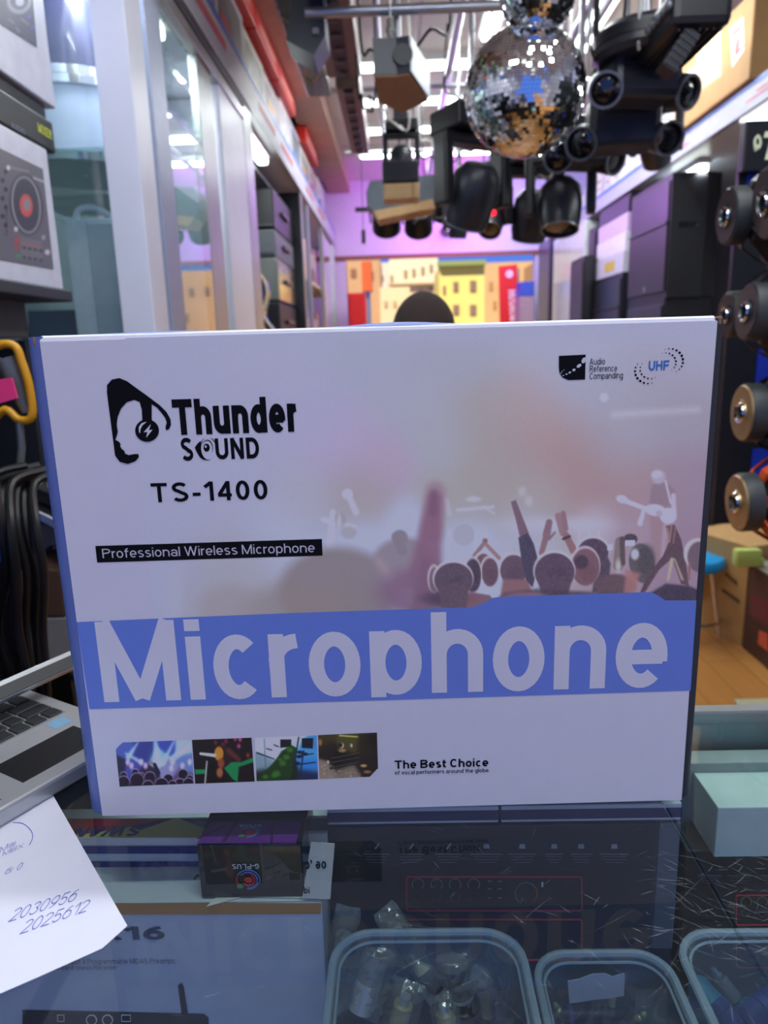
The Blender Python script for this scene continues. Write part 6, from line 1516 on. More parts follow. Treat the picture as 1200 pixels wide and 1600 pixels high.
t = thing('strobe_box', 'dark navy angular effect light beside the near light bar at the top', 'stage light', c)
bm = new(); add_prism(bm, [c+Vector(v) for v in ((-.065, 0, -.03), (.02, 0, -.075), (.06, 0, -.02), (.06, 0, .10), (-.04, 0, .10))], (0, .16, 0)); obj('housing', bm, mat('navy_housing', (30, 34, 52), rough=.35), t)
bm = new(); add_cyl(bm, c+Vector((.0, .08, .10)), (c.x, c.y+.08, CEIL), .008, seg=8); obj('hanger_rod', bm, m_pipe, t)
obj('knob', box(c+Vector((.02, -.012, -.02)), c+Vector((.04, -.001, 0)), bev=.003), m_ring, t)
# patterned grey carton on the shelf end
a = at_x(470, 60, XG+.08); 
t = thing('patterned_package', 'long grey shrink-wrapped package with wavy gold lines hanging left of the light bars', 'package', (XG+.20, 3.0, 2.44))
y0_, y1_ = 2.62, 3.60
xp0, xp1 = at_z(462, 100, 2.46).x, at_z(505, 100, 2.46).x
obj('sleeve', box((xp0, y0_, 2.46), (xp1, y1_, 2.60), bev=.008), mat('dull_grey_wrap', (96, 100, 96), rough=.15, coat=.6, var=.3, scale=12), t)
for k in range(3):
    bm = new(); P = [Vector((xp0+.01+(xp1-xp0-.02)*u, y0_+.16+k*.28+.06*math.sin(u*PI*1.4), 2.4595)) for u in [i/8 for i in range(9)]]; add_tube(bm, P, .003, 6); obj('gold_line', bm, mat('old_gold_print', (170, 150, 90), rough=.4), t)
obj('end_cap', box((xp0+.005, y0_-.004, 2.465), (xp1-.005, y0_-.0005, 2.595)), mat('lilac_cap', (170, 168, 190), rough=.4), t)
for yy in (y0_+.2, y1_-.2):
    bm = new(); add_cyl(bm, ((xp0+xp1)/2, yy, 2.60), ((xp0+xp1)/2, yy, CEIL-.1 if xp0 < -.4 else CEIL), .003, seg=6); obj('hanging_wire', bm, m_pipe, t)
# hexagonal effect light; its underside is coloured as a brown floor reflection
zb = 2.16
base = [at_z(*q, zb) for q in ((584, 117), (620, 116), (640, 113), (669, 155), (629, 175), (592, 158))]
t = thing('effect_light', 'six-sided black effect light with brown floor reflection painted underneath, left of the mirror ball', 'stage light', sum(base, Vector())/6)
bm = new(); add_prism(bm, base, (0, 0, .10)); obj('housing', bm, mat('slate_black_housing', (52, 56, 66), rough=.35), t)
bm = new(); cc = sum(base, Vector())/6; add_prism(bm, [cc+(p-cc)*.99-Vector((0, 0, .0012)) for p in base], (0, 0, -.004)); obj('base_plate', bm, m_brn, t, label='underside with painted floor reflection')
e0, e1 = base[2], base[3]; n_ = (e1-e0).normalized(); 
bm = new(); o_ = Vector((n_.y, -n_.x, 0)); o_ = o_ if (e0-cc).dot(o_) > 0 else -o_
add_prism(bm, [e0+o_*.002+Vector((0, 0, .002)), e1+o_*.002+Vector((0, 0, .002)), e1+o_*.002+Vector((0, 0, .098)), e0+o_*.002+Vector((0, 0, .098))], o_*.004); obj('side_plate', bm, mat('pale_blue_plate', (190, 198, 220), rough=.4), t, label='pale side plate')
bm = new(); add_cyl(bm, base[1]*.5+base[2]*.5+Vector((0, -.002, .05)), base[1]*.5+base[2]*.5+Vector((0, -.008, .05)), .03, seg=20); obj('fan_grille', bm, m_body, t)
bm = new(); add_cyl(bm, cc+Vector((0, 0, .10)), (cc.x, cc.y, CEIL), .012, seg=12); obj('hanger_rod', bm, m_pipe, t)
# vertical chrome pole with hanging crystals
q0 = at_y(611, 92, 2.5); q1 = at_y(608, -5, 2.5)
t = thing('crystal_pendant', 'string of bright crystal beads hanging above the six-sided light', 'pendant', q0)
bm = new(); add_cyl(bm, (q0.x, 2.5, q0.z), (q0.x, 2.5, CEIL), .003, seg=8); obj('wire', bm, m_pipe, t)
for k in range(9):
    zz = q0.z+.012+k*(zp1-q0.z-.05)/9
    bm = new(); bmesh.ops.create_icosphere(bm, subdivisions=1, radius=.013+.004*(k % 3 == 0), matrix=Matrix.Translation((q0.x, 2.5, zz))); obj('bead', bm, mat('crystal_bead', (226, 230, 214), rough=.05, metal=.8), t)
# black box and small things
c = at_y(718, 198, 3.7)
t = thing('driver_box', 'small black box with a brown base hanging left of the mirror ball edge', 'box', c)
obj('housing', box(c+Vector((-.055, 0, -.035)), c+Vector((.06, .12, .05)), bev=.006), m_body, t); obj('base_plate', box(c+Vector((-.058, -.003, -.058)), c+Vector((.063, .12, -.0355)), bev=.003), m_brn, t)
bm = new(); add_cyl(bm, c+Vector((0, .06, .05)), (c.x, c.y+.06, CEIL), .005, seg=8); obj('hanger_rod', bm, m_pipe, t)
c = at_y(568, 370, 5.2)
t = thing('pull_switch', 'small black pull switch on a cord near the left end of the header', 'switch', c)
obj('grip', box(c+Vector((-.014, -.01, -.045)), c+Vector((.014, .01, .045)), bev=.005), m_body, t); bm = new(); add_cyl(bm, c+Vector((0, 0, .045)), (c.x, c.y, CEIL), .003, seg=6); obj('cord', bm, m_body, t)
obj('cord_boss', box((c.x-.05, c.y-.012, at_y(568, 326, 5.2).z-.02), (c.x+.05, c.y+.012, at_y(568, 326, 5.2).z+.01), bev=.006), m_body, t)
# black ribbed light bar at the upper right
a = at_y(1050, 40, 2.0); b = at_y(1150, 20, 2.0)
zz = at_y(1085, 38, 2.0).z
t = thing('light_bar', 'black ribbed light bar with small bright beads above the brown carton, top right', 'light bar', (a.x+.07, 2.15, zz))
obj('housing', box((a.x, 2.0, zz), (a.x+.15, 2.3, zz+.09), bev=.02), m_body, t)
for k in range(7): obj('cooling_rib', box((a.x+.022+.017*k, 2.02, zz-.006), (a.x+.028+.017*k, 2.28, zz-.0005)), m_body2, t)
for k in range(8):
    bm = new(); add_sphere(bm, (a.x-.004, 2.02+k*.035, zz+.05), .012, u=10, v=6); obj('bead', bm, m_ring, t, smooth=True)
for yy in (2.06, 2.24): bm = new(); add_cyl(bm, (a.x+.07, yy, zz+.09), (a.x+.07, yy, CEIL), .006, seg=8); obj('hanger_rod', bm, m_pipe, t)
# ridged hose right of the spider lights
bm = new(); P = [at_y(*q, 2.05) for q in ((1070, 62), (1058, 84), (1046, 100))]
add_box(bm, (-.02, -.03, -.05), (.02, .03, .05), Matrix.Translation(P[1]) @ Matrix.Rotation(.6, 4, 'Y')); 
t = thing('heat_sink', 'black ridged heat sink beside the brown carton at upper right', 'heat sink', P[1])
obj('block', bm, m_body, t)
for k in range(6):
    bm = new(); add_box(bm, (-.022, -.032, -.045+.016*k), (.022, -.0305, -.039+.016*k), Matrix.Translation(P[1]) @ Matrix.Rotation(.6, 4, 'Y')); obj('fin', bm, m_body2, t)
bm = new(); add_cyl(bm, P[1]+Vector((0, 0, .05)), (P[1].x, P[1].y, CEIL), .006, seg=8); obj('hanger_rod', bm, m_pipe, t)
# loose cables
rc = random.Random(21)
cabs = [((560, 60), (700, 30), 2.6, 'black cable drooping under the bare pipe', 'k'), ((700, 135), (790, 128), 3.9, 'black cable running behind the mirror ball to the left', 'k'),
        ((650, 200), (735, 215), 3.7, 'white cable loop below the six-sided light', 'w'), ((655, 235), (740, 225), 4.2, 'grey cable sagging before the far tubes', 'k'), ((660, 262), (760, 250), 4.6, 'thin black cable across the far tubes', 'k'),
        ((800, 235), (870, 250), 3.4, 'white cable coil under the mirror ball', 'w'), ((825, 270), (890, 230), 3.1, 'pale cable between the two lowest black lights', 'w'), ((930, 80), (1010, 45), 2.4, 'white cable bundle left of the spider lights', 'w'),
        ((925, 60), (965, 10), 2.3, 'thin black cable crossing the right ceiling tube', 'k'), ((590, 150), (640, 185), 3.2, 'pale cable from the six-sided light to the moving head', 'w'), ((1000, 40), (1080, 55), 2.2, 'white cable near the black ribbed bar', 'w'), ((556, 130), (590, 135), 3.0, 'black cable stub at the left of the six-sided light', 'k'), ((640, 330), (720, 318), 4.2, 'black cable above the purple wall', 'k'), ((930, 90), (985, 30), 2.5, 'black twisted cable rising to the rail', 'k')]
mcw = mat('cable_white', (206, 206, 200), rough=.5)
for (p, q, y, lab, kk) in cabs:
    a, b = at_y(*p, y), at_y(*q, y+.1); n = 6; P = []
    for i in range(n+1):
        u = i/n; v = a.lerp(b, u); v.z -= .07*math.sin(PI*u)*rc.uniform(.7, 1.3); v.x += rc.uniform(-.02, .02); v.y += rc.uniform(-.03, .03); P.append(v)
    P = [Vector((a.x, a.y, CEIL-.001))] + P + [Vector((b.x, b.y, CEIL-.001))]
    bm = new(); add_tube(bm, P, .0045 if kk == 'w' else .005, 7, 5); o = obj('power_cable', bm, mcw if kk == 'w' else mat('cable_black', (18, 18, 22)), smooth=True); tag(o, lab, 'cable')
# ================================================================== right side of the shop
XW = 1.35
zf1, zf0 = at_x(1200, 108, XW).z, at_x(1200, 152, XW).z
fr_ = thing('shelf_fascia', 'long white fascia board with a blue top stripe on the right side', 'fascia', (XW+.2, 4, zf0))
obj('board', box((XW, 1.2, zf0), (XW+.03, 6.3, zf1)), mat('fascia_lilac_white', (170, 172, 198), rough=.4), fr_)
obj('blue_edge', box((XW-.0016, 1.2, zf1-.02), (XW-.0001, 6.3, zf1-.001)), mat('fascia_blue', (70, 120, 210)), fr_, label='blue edge stripe')
obj('shelf_board', box((XW+.031, 1.2, zf0), (XR-.002, 6.3, zf0+.03)), m_white, fr_)
for i, (a, b, s) in enumerate(((2.62, 3.05, 'OFFER'), (3.6, 4.0, 'AUDIO'))):
    obj('red_print', box((XW-.0016, a, zf0+.03), (XW-.0001, b, zf0+.036)), m_rp, fr_, label='faded red print')
    obj('red_print', box((XW-.0016, a+.06, zf0+.045), (XW-.0001, b-.08, zf0+.053)), m_rp, fr_, label='faded red print')
yy0 = at_z(1120, 208, zf0-.03)
def shelf_tube(px0, py0, px1, py1, lab):
    a = at_z(px0, py0, zf0-.04); b = at_z(px1, py1, zf0-.04); x = (a.x+b.x)/2
    y0, y1 = sorted((a.y, b.y))
    return x, y0, y1
x_, y0_, y1_ = shelf_tube(1150, 187, 1200, 152, '')
x_ = XW+.036
under_tube(max(1.3, y0_-.5), y1_+.1, x_, zf0-.002, 'glowing tube under the right fascia shelf', pw=3)
a = at_z(1097, 264, zf0-.04)
under_tube(a.y-.02, a.y+.35, a.x, zf0-.002, 'short glowing tube above the tall black loudspeaker', pw=3)
# big brown carton and the white cartons on the top shelf
m_crd = mat('corrugated_brown', (206, 160, 100), rough=.7, var=.05, scale=12)
zc = zf1+.002 - (zf1-zf0-.03)
yc0 = at_x(1172, 100, XW-.02).y; yc1 = at_x(1051, 200, XW-.02).y
ztop_ = min(at_x(1051, 110, XW-.02).z, CEIL-.03)
t = thing('brown_carton', 'large brown corrugated carton with red and white labels on the right top shelf', 'box', (XW+.2, (yc0+yc1)/2, zf0+.031))
obj('carton', box((XW-.02, yc0, zf1+.002), (XW+.45, yc1, ztop_), bev=.006), m_crd, t)
obj('bottom_skid', box((XW+.04, yc0+.02, zf0+.0305), (XW+.44, yc1-.02, zf1+.0015)), m_crd, t)
def xpatch(name, t, pts, x, m, label=None):
    bm = new(); add_prism(bm, [at_x(a, b, x) for a, b in pts], None); return obj(name, bm, m, t, label=label)
m_lab = mat('label_white', (222, 218, 216), rough=.4)
xpatch('shipping_label', t, [(1066, 117), (1096, 96), (1094, 146), (1067, 168)], XW-.0212, m_lab, label='white label with pink print')
xpatch('warning_label', t, [(1140, 45), (1161, 26), (1163, 78), (1144, 106)], XW-.0212, m_lab, label='white label with red emblem')
bm = new(); c = at_x(1152, 72, XW-.0216); add_prism(bm, [c+Vector((0, .024*math.cos(k*PI/8), .028*math.sin(k*PI/8))) for k in range(16)], None); obj('label_emblem', bm, m_rd, t)
for q in ([(1068, 160), (1094, 138), (1094, 142), (1068, 164)], [(1070, 124), (1093, 107), (1093, 110), (1070, 127)]): xpatch('label_print', t, q, XW-.0216, mat('pink_print', (214, 120, 150)))
for q in ([(1145, 90), (1162, 68), (1162, 73), (1145, 95)], [(1143, 52), (1158, 38), (1158, 46), (1143, 59)]): xpatch('label_print', t, q, XW-.0216, m_rd)
xpatch('tape', t, [(1086, 82), (1126, 50), (1127, 118), (1096, 140)], XW-.0207, mat('carton_tape', (214, 176, 118), rough=.3), label='pale tape patch')
xpatch('stamp', t, [(1100, 100), (1108, 94), (1108, 97), (1100, 103)], XW-.0216, m_rk)
# rows of white cartons
rw = random.Random(12); y = yc1+.02; k = 0
ord_ = ['nearest', 'second', 'third', 'fourth', 'fifth', 'sixth', 'seventh', 'eighth', 'ninth', 'tenth', 'eleventh', 'twelfth', 'thirteenth', 'fourteenth']
wc = [(214, 214, 222), (200, 200, 206), (222, 218, 214), (206, 208, 220), (226, 226, 230)]
hs = [.33, .31, .20, .30, .26, .16, .20, .18, .14, .10, .12, .1, .1, .1]
while y < 6.1 and k < 14:
    w = rw.uniform(.16, .26); h = hs[k]
    t = thing('white_carton', ord_[k] + ' upright white carton on the right top shelf beyond the brown one', 'box', (XW+.15, y+w/2, zf0+.031), group='white cartons on the right top shelf')
    obj('carton', box((XW+.032, y, zf0+.031), (XW+.36, y+w-.012, zf1+h), bev=.003), mat('shelf_white_%d' % (k % 5), wc[k % 5], rough=.4), t)
    obj('printed_mark', box((XW+.0312, y+.03, zf1+h*.55), (XW+.0318, y+w*.6, zf1+h*.62)), mat('mark_%d' % (k % 3), [(60, 60, 70), (200, 60, 70), (120, 120, 130)][k % 3]), t)
    obj('printed_mark', box((XW+.0312, y+.03, zf1+h*.3), (XW+.0318, y+w*.5, zf1+h*.34)), mat('mark_%d' % ((k+1) % 3), (120, 120, 130)), t)
    y += w; k += 1
# tall black loudspeakers
def loudspeaker(label, x0, y0, y1, z0, z1, dep, grille=True, m=None):
    m = m or m_body
    t = thing('loudspeaker', label, 'loudspeaker', (x0+dep/2, (y0+y1)/2, z0), group='black loudspeakers along the right side')
    ch = (dep*.32); bm = new()
    P = [Vector((x0+.004, y0, z0)), Vector((x0+dep-ch, y0, z0)), Vector((x0+dep, y0+ch*.45, z0)), Vector((x0+dep, y1-ch*.45, z0)), Vector((x0+dep-ch, y1, z0)), Vector((x0+.004, y1, z0))]
    add_prism(bm, P, (0, 0, z1-z0)); bmesh.ops.bevel(bm, geom=[e for e in bm.edges if e.is_boundary is False and e.calc_face_angle(0) > .2], offset=.006, segments=2, affect='EDGES')
    obj('cabinet', bm, m, t)
    H = z1-z0
    if grille:
        obj('grille', box((x0-.006, y0+.02, z0+.03), (x0+.0035, y1-.02, z0+H*.60), bev=.003), mat('grille_cloth', (44, 40, 48), rough=.4, metal=.2, var=.2, scale=300), t)
        obj('horn_panel', box((x0-.004, y0+.02, z0+H*.63), (x0+.0035, y1-.02, z1-.03), bev=.003), mat('horn_satin', (34, 34, 42), rough=.35), t)
        obj('brow', box((x0-.012, y0+.02, z0+H*.603), (x0+.002, y1-.02, z0+H*.628), bev=.003), m_body2, t)
        bm = new(); add_cyl(bm, (x0-.0075, (y0+y1)/2, z0+.06), (x0-.0062, (y0+y1)/2, z0+.06), .016, seg=18); obj('badge', bm, m_ring, t)
    xm = x0+dep*.42
    obj('handle_recess', box((xm-.06, y0-.0012, z0+H*.56), (xm+.04, y0+.004, z0+H*.615), bev=.0015), m_lens, t, label='black handle recess')
    obj('handle', box((xm+.02, y0-.008, z0+H*.565), (xm+.036, y0-.0013, z0+H*.59), bev=.002), m_body2, t)
    return t
ySp = at_x(1046, 350, XW).y
zs1 = at_x(1046, 272, XW).z; zs0 = at_x(1046, 464, XW).z
xr_ = at_y(1132, 300, ySp).x
dSp = xr_-XW
yfarS = at_x(985, 350, XW).y
loudspeaker('tallest black loudspeaker with a handle recess, upper of the pair at right', XW, ySp, yfarS, zs0+.001, zs1, dSp)
loudspeaker('black loudspeaker carrying the tallest one at right', XW, ySp+.02, yfarS, zs0-.66, zs0, dSp)
t = thing('speaker_plinth', 'black plinth under the two large loudspeakers at right', 'plinth', (XW+dSp/2, ySp+.3, 0))
obj('block', box((XW+.02, ySp+.04, 0), (XW+dSp-.02, yfarS-.02, zs0-.661), bev=.004), m_rk, t)
# cartons and more speakers further along
def yx(px, py, x=XW): return at_x(px, py, x).y
stackdefs = []
ya_, yb_ = yx(983, 400), yx(932, 400)
z_ = lambda px, py: at_x(px, py, XW).z
colz = [(z_(955, 468), z_(955, 425), 'black loudspeaker with brown grille', None)]
loudspeaker('low black loudspeaker with a brownish grille below the purple-lit cartons', XW-.02, ya_+.05, yb_, z_(955, 560), z_(955, 432), .36)
obj_base = thing('speaker_plinth', 'black plinth below the low loudspeaker and the purple-lit cartons', 'plinth', (XW+.15, (ya_+yb_)/2, 0))
obj('block', box((XW, ya_+.06, 0), (XW+.33, yb_-.01, z_(955, 560)-.001), bev=.004), m_rk, obj_base)
zz = z_(955, 432)+.001
for i, (pt, c, lab) in enumerate(((400, (190, 186, 206), 'white carton with a yellow label, lowest of the purple-lit stack'), (372, (214, 208, 226), 'glossy white carton in the middle of the purple-lit stack'), (345, (196, 170, 214), 'lilac carton third from the bottom of the purple-lit stack'), (322, (34, 32, 44), 'black carton with white print near the top of the purple-lit stack'), (298, (52, 44, 70), 'topmost dark violet carton of the purple-lit stack'))):
    z2 = min(z_(955, pt), zf0-.004)
    t = thing('product_box', lab, 'box', (XW+.15, (ya_+yb_)/2, zz), group='purple-lit carton stack between the loudspeakers')
    obj('carton', box((XW-.01+.006*i, ya_+.07, zz), (XW+.34, yb_-.02, z2-.002), bev=.003), mat('stack_%d' % i, c, rough=.3), t)
    if i == 0: obj('printed_label', box((XW-.0112, ya_+.25, zz+.03), (XW-.0102, yb_-.25, zz+(z2-zz)*.7)), mat('mustard_label', (190, 160, 60)), t)
    if i in (3, 1): obj('printed_label', box((XW+.05, ya_+.0688, zz+.02), (XW+.22, ya_+.0698, z2-.03)), m_wprint if i == 3 else m_rd, t)
    zz = z2-.001
loudspeaker('slim black loudspeaker beyond the purple-lit cartons', XW, yx(930, 420), yx(918, 420), .001, z_(925, 357), .3)
ff0, ff1 = yx(918, 400)+.02, yx(868, 400)
t = thing('display_board', 'tall glossy white panel with rounded corner beyond the black loudspeakers', 'panel', (XW+.1, (ff0+ff1)/2, 0))
obj('board', box((XW-.02, ff0, 0), (XW+.30, ff1, min(zf0-.006, z_(868, 357))), bev=.02), mat('glossy_white_panel', (216, 222, 224), rough=.15), t)
loudspeaker('black loudspeaker standing before the tall white panel', XW-.10, yx(912, 430, XW-.1), yx(891, 430, XW-.1), .7, at_x(905, 403, XW-.1).z, .075)
t = thing('speaker_plinth', 'black plinth before the tall white panel', 'plinth', (XW-.06, 5, 0)); yq0, yq1 = yx(912, 430, XW-.1), yx(891, 430, XW-.1)
obj('block', box((XW-.095, yq0+.01, 0), (XW-.03, yq1-.01, .699)), m_rk, t)
yb2 = yx(866, 400)
t = thing('banner_stand', 'dark slim display column in purple light beside the doorway', 'display column', (XW, 6.4, 0))
obj('column', box((XW-.03, yb2+.05, 0), (XW+.16, min(7.1, yb2+.55), z_(850, 380)), bev=.01), mat('plum_column', (70, 56, 84), rough=.3), t)
# ---- loudspeaker drivers on the rack at far right
rack = thing('driver_rack', 'black display rack with blue panels holding bare speaker drivers at the right edge', 'rack', (1.45, 2.1, 0))
m_rblue = mat('royal_blue_panel', (30, 60, 190), rough=.4)
xb0 = at_y(1152, 250, 2.34).x
obj('sign_board', box((xb0, 2.30, at_y(1170, 268, 2.3).z), (1.95, 2.34, at_y(1170, 188, 2.3).z), bev=.004), mat('sign_black', (24, 24, 30), rough=.4), rack)
bm = new(); o_ = at_y(1184, 250, 2.2985); u_ = at_y(1184, 206, 2.2985)
add_text(bm, 'Ti', o_, Vector((1, 0, 0)), BZ, height=(u_-o_).length, w=2.2, shear=.2); obj('sign_lettering', bm, mat('pale_green_print', (226, 236, 200), emit=(226, 240, 190), es=.0), rack)
bm = new(); add_tube(bm, [at_y(*q, 2.2975) for q in ((1181, 236), (1179, 222), (1184, 212), (1188, 222), (1185, 232), (1181, 226))], .004, 6, 3); obj('sign_emblem', bm, mat('pale_green_print', (226, 236, 200)), rack)
obj('back_panel', box((xb0+.01, 2.345, .75), (1.95, 2.365, at_y(1170, 268, 2.3).z+.02)), m_rk, rack)
for q0, q1 in (((1166, 250), (1230, 292)), ((1180, 545), (1230, 600)), ((1172, 700), (1230, 748))):
    a = at_y(q0[0], q1[1], 2.34); b = at_y(q1[0], q0[1], 2.34); obj('blue_panel', box((a.x, 2.338, a.z), (b.x, 2.3445, b.z)), m_rblue, rack, label='blue back panel')
obj('side_panel', box((1.36, 1.25, .45), (1.38, 2.34, 2.02)), m_rk, rack)
obj('upright', box((1.92, 2.30, 0), (1.95, 2.34, at_y(1170, 269, 2.3).z)), m_rk, rack); obj('upright', box((1.36, 1.22, 0), (1.39, 1.25, 2.02)), m_rk, rack)
for z in (1.03, 1.25, 1.44, 1.66): obj('peg_bar', box((1.335, 1.26, z), (1.358, 2.29, z+.02)), m_pipe, rack)
for i, z in enumerate((1.2, 1.45)): obj('blue_panel', box((1.352, 1.4, z), (1.3595, 2.1, z+.06)), m_rblue, rack, label='blue side panel')
def driver(label, px, py, y, R, rm, axis, mplate, mbasket, depth=.13, mh=.035):
    """bare loudspeaker driver: magnet at the pixel, rim away along `axis`"""
    c = at_y(px, py, y); d = Vector(axis).normalized()
    t = thing('speaker_driver', label, 'loudspeaker driver', c, group='bare speaker drivers on the right-hand rack')
    mx, _ = align(c, c+d)
    bm = new(); add_lathe(bm, [(rm*.22, 0), (rm*.98, 0), (rm, .004), (rm, mh), (rm*.3, mh+.002), (rm*.22, mh)], mx, 40, closed=True); obj('magnet', bm, mat('ferrite_magnet', (52, 56, 58), rough=.5), t, smooth=True)
    bm = new(); add_lathe(bm, [(rm*.24, -.006), (rm*.42, -.006), (rm*.44, -.003), (rm*.9, -.003), (rm*.94, 0), (rm*.24, -.0005)], mx, 40, closed=True); obj('back_plate', bm, mplate, t, smooth=True)
    bm = new(); add_lathe(bm, [(rm*.24, -.0065), (rm*.34, -.010), (rm*.36, -.0065)], mx, 32, closed=True); obj('vent_ring', bm, m_chr, t, smooth=True)
    bm = new(); add_lathe(bm, [(R*.97, depth), (R, depth), (R, depth+.012), (R*.86, depth+.012), (R*.86, depth)], mx, 48, closed=True); obj('rim', bm, mbasket, t, smooth=True)
    for k in range(6):
        a = 2*PI*k/6+.3; ca, sa = math.cos(a), math.sin(a); ex = mx.to_3x3() @ Vector((ca, sa, 0)); ey = mx.to_3x3() @ Vector((-sa, ca, 0))
        bm = new(); P = []
        for r_, z in ((rm*.7, mh), (rm*1.15, mh+.01), (R*.75, depth*.62), (R*.95, depth)):
            P.append(c+ex*r_+d*z)
        w = R*.09
        vs = [[bm.verts.new(p+ey*s*w+d*q) for s, q in ((-1, 0), (1, 0), (1, .006), (-1, .006))] for p in P]
        for A_, B_ in zip(vs, vs[1:]):
            for j in range(4): bm.faces.new((A_[j], A_[(j+1) % 4], B_[(j+1) % 4], B_[j]))
        bm.faces.new(vs[0]); bm.faces.new(vs[-1]); obj('basket_spoke', bm, mbasket, t)
    bm = new(); add_lathe(bm, [(rm*.5, mh+.012), (R*.5, depth*.55), (R*.85, depth*.95), (R*.85, depth*.92), (R*.45, depth*.5), (rm*.45, mh+.01)], mx, 40, closed=True); obj('cone', bm, mat('paper_cone', (24, 24, 28), rough=.7), t, smooth=True)
    bm = new(); e = c+d*(depth+.012)
    tgt = Vector((1.336, e.y, e.z)); 
    bm2 = new(); add_cyl(bm2, c+d*(mh+.004), c+d*(depth*.5), rm*.45, seg=24); obj('spider', bm2, mat('amber_spider', (150, 110, 60), rough=.7), t); bm.free()
    return t
gold = mat('gold_zinc_plate', (206, 178, 130), rough=.3, metal=.75, var=.1); dkp = mat('dark_plate', (60, 62, 68), rough=.3, metal=.5)
orb = mat('orange_basket', (214, 84, 24), rough=.35); bkb = mat('black_basket', (34, 35, 38), rough=.3)
driver('black driver with a purple sheen on its magnet, upper left of the rack', 1136, 338, 1.86, .135, .066, (1, -.02, .02), dkp, bkb)
driver('large black driver at the right edge under the sign', 1196, 318, 1.70, .15, .075, (1, -.08, .10), dkp, bkb, depth=.15)
driver('black driver in the second row, right beside the microphone carton', 1136, 492, 1.84, .13, .055, (1, -.02, .05), dkp, bkb)
driver('black driver with a grey magnet plate, second row nearest the edge', 1167, 487, 1.66, .125, .062, (1, -.05, -.05), dkp, bkb)
driver('driver with a bright gold magnet plate, third row', 1160, 645, 1.66, .13, .066, (1, -.05, .0), gold, bkb)
driver('driver with an orange basket and gold magnet plate, lowest on the rack', 1152, 785, 1.60, .135, .066, (1, -.03, .04), gold, orb)
# ---- cartons and stool on the floor at right
kA, kB, kC = at_z(1130, 998, 0), at_z(1159, 1011, 0), at_z(1200, 1053, 0)
hC = at_y(1168, 876, kB.y).z
m_kb = mat('kraft_board', (190, 150, 96), rough=.75, var=.06)
kd = (kA-kB).normalized(); kn = Vector((-kd.y, kd.x, 0)); kn = kn if kn.y > 0 else -kn
t = thing('kraft_carton', 'brown kraft carton with faint printing, its face turned towards the stool', 'box', kB+kn*.25)
P0 = [kB+Vector((0, .004, 0)), kA+kd*.25, kA+kd*.25+kn*.45, kB+kn*.5+Vector((.10, .0, 0))]
hK = at_y(1124, 846, kA.y).z
bm = new(); add_prism(bm, P0, (0, 0, hK-.002)); obj('carton', bm, m_kb, t)
for (q0, q1) in (((1133, 893), (1152, 909)), ((1128, 918), (1156, 938))):
    nn = Vector((kd.y, -kd.x, 0)); nn = nn if nn.y < 0 else -nn
    a = on_plane(*q0, kB+nn*.001, nn); b = on_plane(*q1, kB+nn*.001, nn)
    bm = new(); add_prism(bm, [a, Vector((b.x, b.y, b.z)), Vector((b.x, b.y, b.z-.018)), Vector((a.x, a.y, a.z-.018))], None); obj('printed_mark', bm, mat('kraft_print', (96, 76, 54)), t)
XK = kB.x
t = thing('dark_carton', 'maroon-black printed carton with an orange-red mark standing on the wooden floor at right', 'box', (XK+.2, kB.y-.4, 0))
obj('carton', box((XK, kB.y-.78, 0), (XR-.12, kB.y-.002, hC-.012), bev=.004), mat('maroon_black_carton', (72, 46, 42), rough=.4, var=.2, scale=8), t)
obj('top_board', box((XK-.006, kB.y-.78, hC-.0115), (XR-.12, kB.y-.002, hC), bev=.002), mat('grey_kraft', (150, 142, 130), rough=.7), t, label='grey top board')
for q, mm, nm in (([(1186, 984), (1199, 990), (1200, 1018), (1184, 1006)], mat('orange_red_print', (214, 96, 66)), 'printed_mark'), ([(1172, 925), (1200, 940), (1200, 980), (1172, 960)], mat('wine_print', (110, 46, 52)), 'printed_panel')):
    bm = new(); add_prism(bm, [at_x(x_, y_, XK-.0008) for x_, y_ in q], None); obj(nm, bm, mm, t)
bx0 = kB; xs_ = XK
for i, (x0, x1, y0, y1, lab) in enumerate(((1126, 1137, 814, 842, 'small yellow-green bottle standing at the left end of the dark carton'), (1146, 1180, 826, 840, 'flat yellow-green packet lying on the dark carton'))):
    yy = bx0.y-.10; a = at_y(x0, y1, yy); b = at_y(x1, y0, yy)
    bm = new(); add_box(bm, (max(a.x, xs_+.005), yy, hC+.0005), (b.x+.05, yy+.05, hC+.0005+(b.z-a.z)), bev=.01); o = obj('accessory', bm, mat('lime_plastic', (196, 214, 110), rough=.4), smooth=True); tag(o, lab, 'bottle' if i == 0 else 'packet')
    o.name = 'lime_bottle' if i == 0 else 'lime_packet'
s0 = at_z(1103, 1003, 0); sx, sy = s0.x-.04, s0.y+.10
hS = at_y(1116, 873, sy).z
t = thing('stool', 'blue round stool on chrome legs with a foot ring behind the microphone carton', 'stool', (sx, sy, 0))
rS = max(.12, at_y(1131, 873, sy).x-sx)
bm = new(); add_lathe(bm, [(0, -.015), (rS*.9, -.015), (rS, 0), (rS, .02), (rS*.92, .035), (0, .04)], Matrix.Translation((sx, sy, hS-.02)), 36); obj('seat', bm, mat('cyan_vinyl', (20, 150, 214), rough=.4), t, smooth=True, label='bright blue seat')
for k in range(4):
    a = PI/4+k*PI/2; bm = new(); add_cyl(bm, (sx+rS*.6*math.cos(a), sy+rS*.6*math.sin(a), hS-.035), (sx+rS*1.05*math.cos(a), sy+rS*1.05*math.sin(a), .0), .009, seg=12); obj('leg', bm, m_chr, t, smooth=True)
